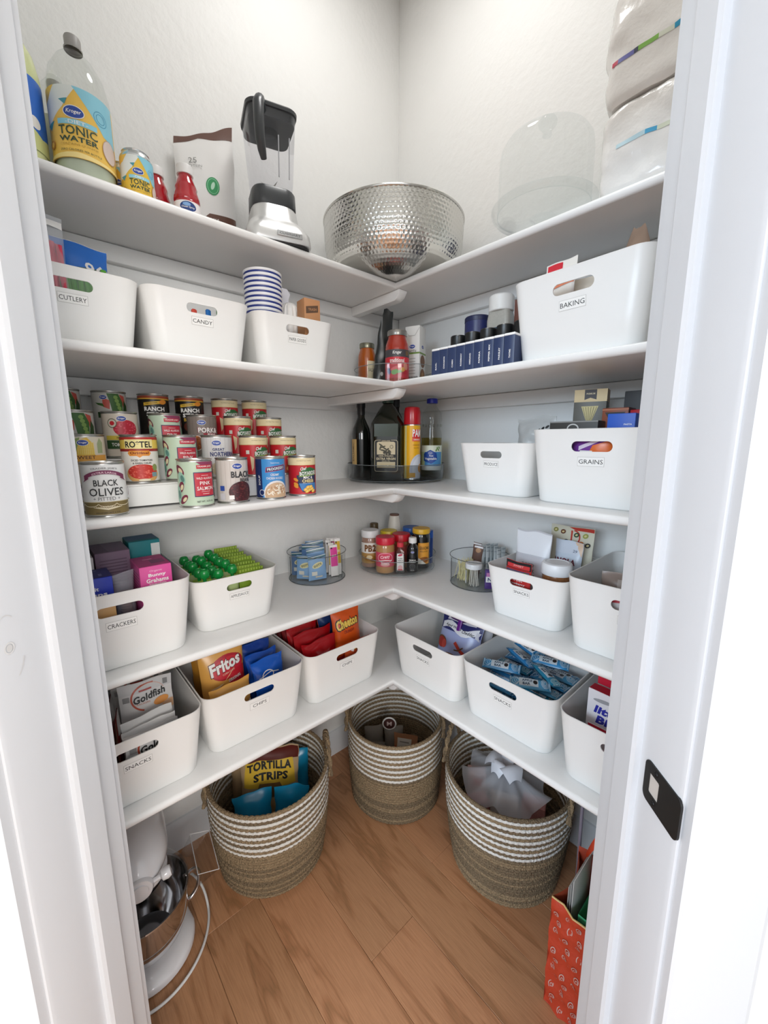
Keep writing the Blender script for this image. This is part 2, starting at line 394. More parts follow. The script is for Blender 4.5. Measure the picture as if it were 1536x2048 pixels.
while y > -4.3:
    y1 = y-PW; k = round((-0.586+4*PW-y)/PW)+1
    xs = [-0.10]; js = joints.get(k, [rnd.uniform(0.2, 1.2)])
    xs += js; x = js[-1]
    while x < 4.3: x += 1.22; xs.append(min(x, 4.42))
    for x0, x1 in zip(xs, xs[1:]):
        if x1-x0 < 0.05: continue
        # skip boards that lie wholly under walls or far out of sight
        if y < -1.42 and x1 < 0.2: continue
        b = B(); b.rbox(((x0+x1)/2, (y+y1)/2, -0.005), (x1-x0-0.0006, PW-0.0006, 0.010), woods[3 if (k == 5 and abs(x0-0.685) < 0.01) else rnd.randrange(4)], 0.0009)
        obj('floor_board', b, floor)
    y = y1
# ------------------------------------------------------------ shelves, ledgers under them and the corner struts
def shelf(nm, zt, d, label):
    root = thing(nm, label, 'shelf', (0, 0, zt-0.02))
    def board(nm2, pts):
        # nosed board: outline offset inwards at top and bottom gives the rounded front
        pass
    t = 0.02
    def prof(front):            # (offset from wall, z) round-nosed front
        out = [(0.0, 0.0)]
        for k in range(9):
            a = radians(-90+180*k/8); out.append((front-0.0095+0.0095*cos(a), t/2+(t/2)*sin(a)))
        out.append((0.0, t)); return out
    pr = prof(d)
    b = B(); b.loft([[(q[0], yy(q), q[1]) for q in pr] for yy in (lambda q: -LY+0.002, lambda q: -max(q[0], 0.0))], shelf_m); obj('left_board', b.mesh('left_board', 50), root)
    b = B(); b.loft([[(xx(q), -q[0], q[1]) for q in pr] for xx in (lambda q: max(q[0], 0.0), lambda q: LX-0.002)], shelf_m); obj('right_board', b.mesh('right_board', 50), root)
    def led(nm2, c, dd):
        b = B(); b.rbox(c, dd, shelf_m, 0.002); obj(nm2, b, root)
    led('left_ledger', (0.0095, -LY/2, -0.0235), (0.019, LY-0.01, 0.045)); led('right_ledger', (LX/2+0.01, -0.0095, -0.0235), (LX-0.03, 0.019, 0.045))
    b = B(); w = 0.036     # strut under the joint, from the left wall to the inner corner, with a rounded nose
    b.loft([[(x, -d+0.012+yy, -0.0015-z) for yy, z in ((0, 0), (w, 0), (w, hh-0.003), (w-0.003, hh), (0.003, hh), (0, hh-0.003))] for x, hh in ((0.0195, 0.030), (d-0.02, 0.030), (d-0.004, 0.022), (d+0.006, 0.008))], shelf_m); obj('strut', b, root)
    return root
shelf('shelf_board', T1, 0.279, 'narrow topmost white L-shaped shelf carrying the hammered bowl and blender')
shelf('shelf_board', T2, 0.40, 'white L-shaped shelf second from top, with spice tins and white bins')
shelf('shelf_board', T3, 0.40, 'white L-shaped middle shelf carrying the tiered canned goods')
shelf('shelf_board', T4, 0.40, 'white L-shaped shelf second from bottom, with the nut butter turntable')
shelf('shelf_board', T5, 0.40, 'lowest white L-shaped shelf, above the striped baskets')
# pantry ceiling fixture (the lamp that lights the top shelf from above)
pl = thing('ceiling_lamp', 'round white flush ceiling lamp above the pantry', 'lamp', (0.53, -0.53, H))
b = B(); b.lathe([(0.001, 0), (0.16, 0), (0.16, -0.02), (0.15, -0.03), (0.14, -0.03)], trim_m, 40, cap1=False); obj('lamp_ring', b, pl)
em = bpy.data.materials.new('lamp_diffuser'); em.use_nodes = True; p = em.node_tree.nodes['Principled BSDF']; p.inputs['Emission Color'].default_value = (1, 0.985, 0.965, 1); p.inputs['Emission Strength'].default_value = 27.0
b = B(); b.lathe([(0.14, -0.029), (0.10, -0.037), (0.05, -0.041), (0.001, -0.042)], em, 40, cap0=False); obj('lamp_diffuser', b, pl)
# ------------------------------------------------------------ white plastic bins
bin_m = mat('#f0efec', 0.33, 0, 0.0, 60, 0.5, name='white_bin_plastic')
def bin_mesh(W, Dp, Hh, nm):
    b = B(); tp = 0.018; r = 0.034; t = 0.0028; seg = 6
    def ring(z, ins, dr=0): return [(x, y, z) for x, y in rrect(W/2-ins, Dp/2-ins, max(r-dr, 0.006), seg)]
    f = lambda z: tp*(1-z/Hh)
    rings = [ring(0.0, f(0)+0.006, 0.004), ring(0.0015, f(0)+0.002, 0.002), ring(0.005, f(0.005)), ring(Hh*0.35, f(Hh*0.35)), ring(Hh*0.7, f(Hh*0.7)), ring(Hh-0.004, f(Hh-0.004)), ring(Hh-0.0008, -0.0006), ring(Hh, 0.0008),
             ring(Hh-0.0006, t*0.9, 0.002), ring(Hh-0.004, t, 0.002), ring(Hh*0.6, f(Hh*0.6)+t, 0.002), ring(0.006, f(0.006)+t+0.002, 0.004), ring(0.0035, f(0)+t+0.007, 0.008)]
    b.loft(rings, bin_m)
    me = b.mesh(nm, 50)
    o = bpy.data.objects.new(nm, me); C.objects.link(o)
    c = B(); hw, hh, hz = (0.044, 0.0115, Hh-0.040) if W > 0.27 else (0.034, 0.0095, Hh-0.032)
    pill = [(x, hz+z) for x, z in rrect(hw, hh, hh*0.98, 8)]
    c.prism(pill, -Dp, Dp, bin_m, 'y'); co = bpy.data.objects.new('cut', c.mesh('cut')); C.objects.link(co)
    mod = o.modifiers.new('slot', 'BOOLEAN'); mod.operation = 'DIFFERENCE'; mod.object = co; mod.solver = 'EXACT'
    bpy.context.view_layer.update(); dg = bpy.context.evaluated_depsgraph_get()
    me2 = bpy.data.meshes.new_from_object(o.evaluated_get(dg)); me2.name = nm
    bpy.data.objects.remove(o); bpy.data.objects.remove(co)
    me2.polygons.foreach_set('use_smooth', [True]*len(me2.polygons)); me2.set_sharp_from_angle(angle=radians(40))
    return me2
BIG = (0.300, 0.335, 0.178); MED = (0.236, 0.300, 0.145)
big_me = bin_mesh(*BIG, 'large_bin'); med_me = bin_mesh(*MED, 'small_bin')
def card(word, W, big):
    b = B(); tp = 0.018; Hh = (BIG if big else MED)[2]; Dp = (BIG if big else MED)[1]
    sl = tp/Hh
    cz = Hh-(0.074 if big else 0.058)
    def S(u, v, off): return (u, -Dp/2+sl*(Hh-(cz+v))-off, cz+v)
    D = Decal(b, S, off=0.0004, step=0.0002)
    cw, ch = (0.058, 0.021) if big else (0.048, 0.0175)
    if len(word) > 8: cw *= 1.12
    D.rect(0, 0, cw, ch, mat('#b9b7b2', 0.5)); D.rect(0, 0, cw-0.0012, ch-0.0012, mat('#f6f5f2', 0.4))
    D.text(word, 0, 0, ch*0.47, mat('#2b2b2b', 0.5), min(cw*0.90, ch*0.47*text_tris(word, 0, 0)[1]*1.12), 0.0)
    return b.mesh('name_card', fix=False)
BINS = {}
def bin_(key, big, x, y, z, side, word, label, rz=0):
    W, Dp, Hh = BIG if big else MED
    t = thing('storage_bin', label, 'storage bin', (x, y, z), (90 if side == 'L' else 0)+rz, 'white storage bins')
    obj('bin_body', big_me if big else med_me, t)
    if word: obj('name_card', card(word, W, big), t, 'white card reading '+word)
    BINS[key] = t
    return t
bd = BIG[1]/2; md = MED[1]/2
bin_('cutlery', 0, 0.335-md, -1.180, T2, 'L', 'CUTLERY', 'white bin with a CUTLERY card, beside the left door jamb')
bin_('candy', 0, 0.340-md, -0.941, T2, 'L', 'CANDY', 'white bin with a CANDY card on the second shelf')
bin_('paper', 0, 0.334-md, -0.680, T2, 'L', 'PAPER GOODS', 'white bin with a PAPER GOODS card, holding striped cups', -4)
bin_('baking', 1, 0.936, -0.385+bd, T2, 'R', 'BAKING', 'large white bin with a BAKING card on the right second shelf', -2)
bin_('produce', 0, 0.709, -0.313+md-0.014, T3, 'R', 'PRODUCE', 'small white bin with a PRODUCE card on the middle shelf')
bin_('grains', 1, 0.980, -0.345+bd, T3, 'R', 'GRAINS', 'large white bin with a GRAINS card on the middle shelf')
bin_('crackers', 1, 0.370-bd, -1.169, T4, 'L', 'CRACKERS', 'large white bin with a CRACKERS card beside the left jamb')
bin_('applesauce', 0, 0.330-md, -0.893, T4, 'L', 'APPLESAUCE', 'small white bin with an APPLESAUCE card, full of green pouches')
bin_('snacks_a', 0, 0.824, -0.318+md-0.013, T4, 'R', 'SNACKS', 'small white bin with a SNACKS card, beside the tea packets')
bin_('instant', 1, 1.100, -0.352+bd-0.008, T4, 'R', 'NUTS', 'large white bin half hidden behind the right jamb, on the second shelf from the bottom')
bin_('snacks_left', 1, 0.372-bd, -1.170, T5, 'L', 'SNACKS', 'large white bin with a SNACKS card, holding fish cracker packs')
bin_('chips_one', 1, 0.352-bd, -0.865, T5, 'L', 'CHIPS', 'large white bin with a CHIPS card, holding corn chip and blue bags')
bin_('chips_two', 1, 0.350-bd, -0.556, T5, 'L', 'CHIPS', 'large white bin with a CHIPS card, holding red and orange bags')
bin_('snacks_b', 1, 0.498, -0.354+bd-0.008, T5, 'R', 'SNACKS', 'large white bin with a SNACKS card nearest the corner, bottom shelf right')
bin_('snacks_c', 1, 0.800, -0.350+bd-0.006, T5, 'R', 'SNACKS', 'large white bin with a SNACKS card, full of blue wrapped bars')
bin_('bites', 1, 1.112, -0.372+bd, T5, 'R', '', 'large white bin holding red and white muffin boxes by the right jamb')
# ------------------------------------------------------------ builders shared by the groceries
def face(x, y, off=0): return math.degrees(atan2(1.354-x, 1.2955+y))+off
def inbin(key, lx, ly, lz):
    t = BINS[key]; a = t.rotation_euler.z; return (t.location.x+lx*cos(a)-ly*sin(a), t.location.y+lx*sin(a)+ly*cos(a), t.location.z+lz)
def binrz(key): return math.degrees(BINS[key].rotation_euler.z)
STEEL = mat('#c9c8c4', 0.28, 0.95); STEELD = mat('#a9a8a3', 0.3, 0.95)
_mesh = {}
def can_parts(R, Hc):
    k = ('can', R, Hc)
    if k not in _mesh:
        b = B(); b.lathe([(R-0.003, 0.0006), (R+0.0004, 0.0), (R+0.0012, 0.0014), (R+0.0008, 0.003), (R-0.001, 0.0042), (R-0.0004, 0.006), (R-0.0004, Hc-0.006), (R-0.001, Hc-0.0042)], STEEL, 40, cap1=False); me1 = b.mesh('can_body')
        b = B(); b.lathe([(R-0.001, Hc-0.0042), (R+0.0008, Hc-0.003), (R+0.0013, Hc-0.001), (R+0.0004, Hc), (R-0.0012, Hc-0.0006), (R-0.0018, Hc-0.0045), (R-0.006, Hc-0.005), (R-0.008, Hc-0.0042), (R-0.014, Hc-0.0042), (0.0005, Hc-0.0044)], STEEL, 40, cap0=False); me2 = b.mesh('lid', 25)
        _mesh[k] = (me1, me2)
    return _mesh[k]
def paper(R, z0, z1, base, draw, H=None, n=48):
    b = B(); R2 = R+0.0001
    b.lathe([(R2, z0), (R2, z1)], base, n, cap0=False, cap1=False)
    D = Decal(b, cyl_surf(R2), du=2*pi*R2/n, off=0.00018, step=0.00009); D.clipbox = (-pi*R2, pi*R2, z0, z1)
    if draw: draw(D, R2, z0, z1)
    return b.mesh('paper_label', 30, fix=False)
def can(design, base, draw, label, x, y, z, off=0, R=0.0372, Hc=0.111, group=None, turn=None):
    t = thing('food_can', label, 'can', (x, y, z), face(x, y, off) if turn is None else turn, group)
    a, c = can_parts(R, Hc); obj('can_body', a, t); obj('lid', c, t)
    k = ('paper', design, R, Hc)
    if k not in _mesh: _mesh[k] = paper(R, 0.0062, Hc-0.0062, base, draw)
    obj('paper_label', _mesh[k], t)
    return t
def noise2(seed, n=7, f0=20, f1=120):
    r = random.Random(seed); W = []
    for i in range(n):
        a = r.uniform(0, pi); f = r.uniform(f0, f1); W.append((cos(a)*f, sin(a)*f, r.uniform(0, 6.28), 1.0/(1+i*0.25)))
    tot = sum(w[3] for w in W)
    return lambda u, v: sum(w[3]*sin(w[0]*u+w[1]*v+w[2]+1.3*sin(w[1]*0.6*u-w[0]*0.5*v)) for w in W)/tot
def ridged(seed, n=9, f0=30, f1=150):
    r = random.Random(seed*7+1); W = []
    for i in range(n):
        a = r.uniform(0, pi); f = r.uniform(f0, f1); W.append((cos(a)*f, sin(a)*f, r.uniform(0, 6.28), 1.0/(1+i*0.2)))
    tot = sum(w[3] for w in W)
    return lambda u, v: sum(w[3]*(1-2*abs(sin(0.5*(w[0]*u+w[1]*v+w[2]+0.9*sin(w[1]*0.5*u+w[0]*0.4*v))))) for w in W)/tot
def pouch_fn(w, h, t, seed=1, wr=0.0022, kind='pillow', curl=0.0, slump=0.0, seal=0.07, f1=120, peak=0.0, slant=0.0):
    nz0 = noise2(seed, 7, 25, f1); rg = ridged(seed); wob = noise2(seed+77, 5, 20, 90); cr = min(1.0, wr/0.004)
    nz = lambda u, v: 0.7*nz0(u, v)+0.75*cr*rg(u, v)
    def bulge(U, V):
        a = max(0.0, 1-abs(U)**2.4)**0.75
        if kind == 'pillow': c = max(0.0, 1-(abs(2*V-1)/(1-seal))**3.0)**0.75 if abs(2*V-1) < 1-seal else 0.0
        else: c = max(0.0, 1-(V/(1-seal))**1.8)**0.8 if V < 1-seal else 0.0
        if kind == 'stand': a = max(0.0, 1-abs(U)**3.5)**0.6
        return a*c
    def S(side):
        def f(u, v, off=0.0):
            U = max(-1, min(1, 2*u/w)); V = max(0, min(1, v/h)); g = bulge(U, V)
            shrink = (1-0.10*t/max(w, .01)*(bulge(0, V)*2)+0.035*cr*wob(0.1, v))*(1-peak*V**1.6)
            y = -side*(t/2*g+0.0006)-wr*nz(u*side+3*side, v)*(0.25+0.9*g if side else 1)*(1-0.75*abs(U)**6)
            y += curl*V**3+slump*V*V
            return (u*shrink+wr*0.8*nz(v*1.3, 0.2)*abs(U), y-side*off, v*(1+slant*U*V)-abs(slump)*0.4*V*V-h*0.035*cr*(0.7+wob(u*1.2, 0.3))*V**5)
        return f
    return S(1), S(-1)
def pouch_b(w, h, t, m, draw=None, seed=1, nu=24, nv=26, mback=None, **kw):
    F, K = pouch_fn(w, h, t, seed, **kw); b = B()
    b.grid(lambda i, j: F((i-0.5)*w, j*h), nu, nv, m); b.grid(lambda i, j: K((0.5-i)*w, j*h), nu, nv, mback or m)
    # close the outline
    for e in (0, 1):
        uu = (e-0.5)*w
        b.loft([[F(uu, j*h/nv), K(uu, j*h/nv)] for j in range(nv+1)], m, False, False, closed=False)
    for e in (0, 1):
        b.loft([[F((i/nu-0.5)*w, e*h), K((i/nu-0.5)*w, e*h)] for i in range(nu+1)], m, False, False, closed=False)
    if draw:
        D = Decal(b, F, du=w/nu, dv=h/nv, off=0.0008, step=0.00022); D.clipbox = (-w/2*0.985, w/2*0.985, 0.001, h*0.995); draw(D, w, h)
    return b
def bag(name, label, cat, loc, rz, w, h, t, m, draw=None, seed=1, rx=0, ry=0, group=None, **kw):
    b = pouch_b(w, h, t, m, draw, seed, **kw)
    return solo(name, b.mesh(name, 70, fix=False), label, cat, loc, rz, group, rx, ry)
def carton_b(w, d, h, m, front=None, side=None, top=None, r=0.0012, right=None, back=None):
    b = B(); b.rbox((0, 0, h/2), (w, d, h), m, r)
    if front: front(Decal(b, face_front(-d/2, 0)), w, h)
    if side: side(Decal(b, flat_surf((-w/2, 0, 0), (0, -1, 0), (0, 0, 1))), d, h)
    if right: right(Decal(b, flat_surf((w/2, 0, 0), (0, 1, 0), (0, 0, 1))), d, h)
    if top: top(Decal(b, flat_surf((0, 0, h), (1, 0, 0), (0, 1, 0))), w, d)
    return b
def carton(name, label, cat, loc, rz, w, d, h, m, front=None, side=None, top=None, right=None, group=None, rx=0, ry=0):
    return solo(name, carton_b(w, d, h, m, front, side, top, right=right).mesh(name, 40, fix=False), label, cat, loc, rz, group, rx, ry)
def jar(name, label, cat, loc, prof, glass, n=36, rz=0, lid=None, lid_m=None, fill=None, fill_m=None, lab=None, group=None, body_name='jar'):
    """prof: outline (r,z); lid: outline; fill: outline of the contents; lab: (R,z0,z1,base,draw)"""
    t = thing(name, label, cat, loc, rz, group)
    b = B(); b.lathe(prof, glass, n, cap1=False); obj(body_name, b.mesh(body_name, 45), t)
    if fill: b = B(); b.lathe(fill, fill_m, n); obj('contents', b.mesh('contents', 45), t)
    if lid: b = B(); b.lathe(lid, lid_m, n); obj('lid', b.mesh('lid', 32), t)
    if lab: obj('paper_label', paper(*lab), t)
    return t
CLEAR = clear('clear_plastic', '#fafbfb', 0.98); GLASS = clear('clear_glass', '#fcfdfd', 0.985, 0.02, 0.28); SMOKE = clear('smoke_tinted_plastic', '#e4e6e7', 0.97, 0.05, 0.4); PETG = clear('bottle_plastic', '#fafbfa', 0.975, 0.06, 0.3)
def turntable(label, loc, R, Hh, m, group='clear turntables'):
    t = thing('turntable', label, 'turntable', loc, 0, group)
    b = B(); b.lathe([(R-0.012, 0.012), (R-0.006, 0.010), (R-0.003, 0.012), (R, Hh), (R+0.0022, Hh+0.0004), (R+0.0024, Hh-0.001), (R+0.0002, Hh-0.003), (R-0.0008, 0.014), (R-0.004, 0.0085), (R-0.012, 0.008)], m, 72, cap0=False, cap1=False); obj('rim', b.mesh('rim', 30), t)
    e = mat('#8b9091', 0.2)
    for nm, rr, zz, th in (('rim_edge', R+0.001, Hh, 0.0011), ('base_edge', R-0.005, 0.0095, 0.0012)): b = B(); b.tube([(rr*cos(2*pi*k/72), rr*sin(2*pi*k/72), zz) for k in range(72)], th, e, 6, closed=True); obj(nm, b, t)
    b = B(); b.lathe([(0.001, 0.0078), (R-0.012, 0.0078), (R-0.012, 0.0118), (0.001, 0.0118)], m, 72); obj('tray_floor', b.mesh('tray_floor', 30), t)
    b = B(); b.lathe([(0.001, 0), (R*0.62, 0), (R*0.64, 0.003), (R*0.64, 0.0076), (0.001, 0.0076)], m, 48); obj('swivel_base', b.mesh('swivel_base', 30), t)
    return t
def smooth(P, n=6):
    P = [Vector(p) for p in P]; out = []
    for i in range(len(P)-1):
        a, b_, c, d = P[max(i-1, 0)], P[i], P[i+1], P[min(i+2, len(P)-1)]
        for k in range(n):
            f = k/n; out.append(0.5*((2*b_)+(c-a)*f+(2*a-5*b_+4*c-d)*f*f+(3*b_-a-3*c+d)*f**3))
    return out+[P[-1]]
def polar(cx, cy, r, a): return (cx+r*cos(radians(a)), cy+r*sin(radians(a)))
# ------------------------------------------------------------ top shelf
def tonic_art(D, R, z0, z1, k=1.0):
    H_ = z1-z0; Y = mat('#f3c659', 0.4); LB = mat('#8fd0e2', 0.4); W = mat('#e9eeea', 0.4); TE = mat('#4b9aa8', 0.45); DG = mat('#2f4a3a', 0.5)
    D.poly([(-0.9*R*1.6, z1), (0.15*R, z1), (-0.35*R, z0+0.70*H_), (-0.95*R, z0+0.48*H_), (-1.6*R, z0+0.42*H_)], W)
    D.poly([(-1.35*R, z1), (-0.6*R, z1), (-0.95*R, z0+0.84*H_), (-1.4*R, z0+0.80*H_)], Y)
    D.poly([(0.02*R, z1), (1.5*R, z1), (1.5*R, z0+0.40*H_), (0.92*R, z0+0.47*H_)], LB)
    D.poly([(-1.15*R, z0+0.5*H_), (-0.72*R, z0+0.52*H_), (-0.95*R, z0+0.40*H_)], TE); D.poly([(-0.45*R, z0+0.80*H_), (-0.15*R, z0+0.82*H_), (-0.25*R, z0+0.73*H_)], TE)
    D.ring(0.86*R, z0+0.70*H_, 0.24*R, 0.24*R, 0.02*R, mat('#4f9fc0', 0.5)); D.ring(0.86*R, z0+0.70*H_, 0.16*R, 0.16*R, 0.02*R, mat('#4f9fc0', 0.5))
    oval_logo(D, 0.0, z0+0.64*H_, 0.62*R)
    D.rect(0.06*R, z0+0.50*H_, 1.25*R, 0.075*H_, LB); D.text('-DIET-', 0.06*R, z0+0.50*H_, 0.05*H_, WHITE, 0.7*R, 0.01)
    D.text('TONIC', 0.06*R, z0+0.385*H_, 0.125*H_, DG, 1.22*R, 0.012); D.text('WATER', 0.06*R, z0+0.265*H_, 0.075*H_, DG, 1.22*R, 0.025)
    D.text('CONTAINS QUININE', 0.06*R, z0+0.185*H_, 0.035*H_, mat('#b8923f', 0.5), 1.2*R); D.text('ZERO CALORIES PER BOTTLE', 0.1*R, z0+0.11*H_, 0.028*H_, DG, 1.3*R)
    D.ell(1.12*R, z0+0.28*H_, 0.30*R, 0.17*H_, mat('#dcc9bf', 0.5)); D.ring(1.12*R, z0+0.28*H_, 0.30*R, 0.17*H_, 0.02*R, mat('#b99a8c', 0.5))
    D.ell(-0.95*R, z0+0.2*H_, 0.16*R, 0.06*H_, mat('#c98a3d', 0.5)); D.ell(-0.92*R, z0+0.2*H_, 0.08*R, 0.035*H_, Y)
    D.poly([(-1.5*R, z0), (1.5*R, z0), (1.5*R, z0+0.02*H_), (0, z0+0.08*H_), (-1.5*R, z0+0.03*H_)], mat('#f7dd92', 0.4))
def soda_bottle(label, loc, rz, R=0.0565, Hh=0.305, body=None, base=None, art=tonic_art, cap='#9a9794', fillm=None):
    t = thing('soda_bottle', label, 'bottle', loc, rz); body = body or PETG
    b = B(); b.lathe([(0.02, 0.004), (R*0.6, 0.0), (R*0.9, 0.004), (R, 0.018), (R, 0.048), (R-0.001, 0.05), (R-0.001, 0.178), (R, 0.182), (R*0.98, 0.20), (R*0.86, 0.232), (R*0.58, 0.260), (R*0.33, 0.274), (0.0135, 0.280), (0.0135, Hh-0.020)], body, 40, cap1=False); obj('bottle_body', b.mesh('bottle_body', 50), t)
    if fillm: b = B(); b.lathe([(0.02, 0.006), (R*0.9, 0.006), (R-0.003, 0.02), (R-0.003, 0.15), (0.001, 0.15)], fillm, 32); obj('drink', b.mesh('drink', 50), t)
    b = B(); b.lathe([(0.0165, Hh-0.024), (0.0168, Hh-0.021), (0.0145, Hh-0.020), (0.0150, Hh-0.003), (0.0138, Hh), (0.0005, Hh)], mat(cap, 0.45), 28, cap0=False); obj('cap', b.mesh('cap', 30), t)
    obj('paper_label', paper(R, 0.052, 0.182, base or mat('#f3c659', 0.4), art), t, 'printed wrap label')
    return t
haze = mat('#c3cbb6', 0.25, 0, 0, 60, 0.5)
soda_bottle('large bottle with yellow diet tonic water label, standing on the top shelf', (0.165, -1.108, T1), face(0.165, -1.108, -12), fillm=haze)
soda_bottle('clear bottle half hidden behind the front tonic water bottle', (0.058, -1.135, T1), face(0.058, -1.135, 30), R=0.044, Hh=0.27, base=mat('#dfe6e6', 0.4), art=lambda D, R, a, c: (D.rect(-0.3*R, (a+c)/2, 0.8*R, 0.09, mat('#3d83b3', 0.4)), D.text('TONIC', -0.3*R, (a+c)/2, 0.02, WHITE, 0.7*R)))
def blue_art(D, R, z0, z1):
    BL = mat('#2e6fd0', 0.4); D.poly([(-2*R, z1), (2*R, z1), (2*R, z0+0.3*(z1-z0)), (R, z0+0.2*(z1-z0)), (0, z0+0.45*(z1-z0)), (-2*R, z0+0.5*(z1-z0))], BL); D.ell(0.75*R, z0+0.38*(z1-z0), 0.2*R, 0.012, WHITE, 60)
soda_bottle('lemon lime bottle with blue label against the left door jamb, top shelf', (0.150, -1.224, T1), 85, R=0.054, Hh=0.31, body=mat('#dbe2a8', 0.25), base=mat('#d8df9a', 0.4), art=blue_art, cap='#e9e9e6')
def soda_can(label, loc, rz):
    R, Hc = 0.0335, 0.118; t = thing('soda_can', label, 'can', loc, rz)
    AL = mat('#cfd2d2', 0.25, 0.9)
    b = B(); b.lathe([(R*0.62, 0.003), (R*0.72, 0.0), (R*0.78, 0.002), (R-0.001, 0.011), (R, 0.014), (R, Hc-0.016), (R*0.97, Hc-0.011), (R*0.82, Hc-0.003)], AL, 40, cap1=False); obj('can_body', b, t)
    b = B(); b.lathe([(R*0.82, Hc-0.003), (R*0.85, Hc-0.001), (R*0.83, Hc), (R*0.80, Hc-0.001), (R*0.77, Hc-0.006), (0.0005, Hc-0.0055)], AL, 40, cap0=False); b.rbox((0, 0.004, Hc-0.0045), (0.012, 0.022, 0.001), AL, 0.0003, 0.005); obj('lid', b, t)
    obj('paper_label', paper(R, 0.0142, Hc-0.0165, mat('#efc64c', 0.3, 0.3), tonic_art), t, 'printed can wall')
soda_can('yellow tonic water can on the top shelf beside the large bottle', (0.185, -1.013, T1), face(0.185, -1.013, 4)); soda_can('tonic water can mostly hidden behind the front tonic can', (0.113, -1.028, T1), face(0.113, -1.028, -20))
def cran(label, x, y, off):
    t = thing('juice_bottle', label, 'bottle', (x, y, T1), face(x, y, off), 'small cranberry juice bottles'); R = 0.0305
    jm = mat('#b01a26', 0.15, 0, 0, 60, 0.6, coat=0.6)
    b = B(); b.lathe([(0.015, 0.003), (R*0.8, 0), (R, 0.008), (R, 0.058), (R*0.95, 0.061), (R, 0.064), (R*0.98, 0.072), (R*0.80, 0.088), (R*0.84, 0.094), (R*0.76, 0.102), (R*0.60, 0.114), (R*0.52, 0.122), (R*0.52, 0.128)], jm, 36, cap1=False); obj('bottle_body', b.mesh('bottle_body', 45), t)
    b = B(); n = 40; b.lathe([(0.0190, 0.124), (0.0190, 0.142), (0.0178, 0.1445), (0.0005, 0.1445)], mat('#efedeb', 0.4), n); obj('cap', b.mesh('cap', 30), t)
    def art(D, R, z0, z1):
        D.rect(0, z0+0.30*(z1-z0), 6.2*R, 0.6*(z1-z0), mat('#d5223a', 0.4)); D.rect(0, z0+0.72*(z1-z0), 6.2*R, 0.56*(z1-z0), mat('#f2edec', 0.4)); D.ell(0, z0+0.72*(z1-z0), 0.62*R, 0.24*(z1-z0), mat('#23407e', 0.4)); D.ell(-0.1*R, z0+0.82*(z1-z0), 0.3*R, 0.09*(z1-z0), mat('#7fa7d6', 0.4)); D.text('Ocean Spray', 0, z0+0.68*(z1-z0), 0.12*(z1-z0), WHITE, 1.0*R, 0.01, 0.2)
        D.text('CRANBERRY', 0, z0+0.22*(z1-z0), 0.10*(z1-z0), WHITE, 1.1*R)
    obj('paper_label', paper(R, 0.010, 0.056, mat('#d5223a', 0.4), art), t, 'red and white wrap label')
cran('red juice bottle with white cap on the top shelf, in front', 0.172, -0.902, 4); cran('red juice bottle half hidden behind the other juice bottle', 0.118, -0.956, 10)
# white stand-up pouch
def pouch_art(D, w, h):
    BR = mat('#6b4a3e', 0.4); D.poly([(-w/2, h), (w/2, h), (w/2, h*0.90), (-w*0.1, h*0.955), (-w/2, h*0.925)], BR)
    D.ell(0.015, h*0.56, 0.019, 0.024, mat('#2e9a5b', 0.4)); D.ring(0.015, h*0.56, 0.016, 0.0205, 0.0016, mat('#8fd0a8', 0.4)); D.ell(0.015, h*0.562, 0.005, 0.011, mat('#bfe6cd', 0.4), -20)
    D.poly([(-w/2, 0), (w/2, 0), (w/2, h*0.34), (0.0, h*0.34), (-w*0.3, h*0.22), (-w/2, h*0.18)], BR); D.poly([(-w*0.15, 0), (w*0.45, 0), (w*0.45, h*0.20), (w*0.2, h*0.27), (-0.01, h*0.17)], mat('#a8573a', 0.5)); D.poly([(w*0.02, h*0.08), (w*0.25, h*0.05), (w*0.35, h*0.17), (w*0.12, h*0.2)], mat('#b9694a', 0.5))
    D.text('MINERALS', 0.0, h*0.295, h*0.022, WHITE, w*0.32, 0.02); D.text('25', -0.035, h*0.76, h*0.05, mat('#8b8b88', 0.5)); D.text('PROTEIN', -0.035, h*0.71, h*0.02, mat('#9b9b98', 0.5), w*0.3)
    for k in range(4): D.line([(-w*0.48, h*(0.16-0.02*k)), (-w*0.05, h*(0.25-0.02*k))], 0.0008, mat('#c9b8ae', 0.5))
bag('powder_pouch', 'white powder pouch with brown base and green seal, behind the blender', 'pouch', (0.040, -0.800, T1), 78, 0.160, 0.335, 0.045, mat('#f3f2f0', 0.35), pouch_art, 11, kind='stand', wr=0.003, slant=0.10)
# blender
bl = thing('blender', 'silver countertop blender with clear jar on the top shelf', 'blender', (0.180, -0.668, T1), 74)
SIL = mat('#d8d8d7', 0.30, 0.55); DG = mat('#3c3f42', 0.35); DG2 = mat('#55595c', 0.3)
b = B()
b.loft([[(p[0], p[1]+yo, z) for p in rrect(w/2, d/2, r, 6)] for z, w, d, r, yo in ((0.006, 0.172, 0.190, 0.03, 0), (0.010, 0.176, 0.194, 0.032, 0), (0.040, 0.172, 0.186, 0.032, 0.002), (0.068, 0.150, 0.160, 0.035, 0.008), (0.085, 0.132, 0.138, 0.04, 0.012), (0.118, 0.126, 0.130, 0.04, 0.014), (0.124, 0.120, 0.124, 0.04, 0.014))], SIL); obj('motor_base', b.mesh('motor_base', 45), bl)
b = B(); b.rbox((0, 0, 0.003), (0.165, 0.183, 0.006), mat('#1d1e20', 0.5), 0.001, 0.03, 5); obj('foot_pad', b, bl)
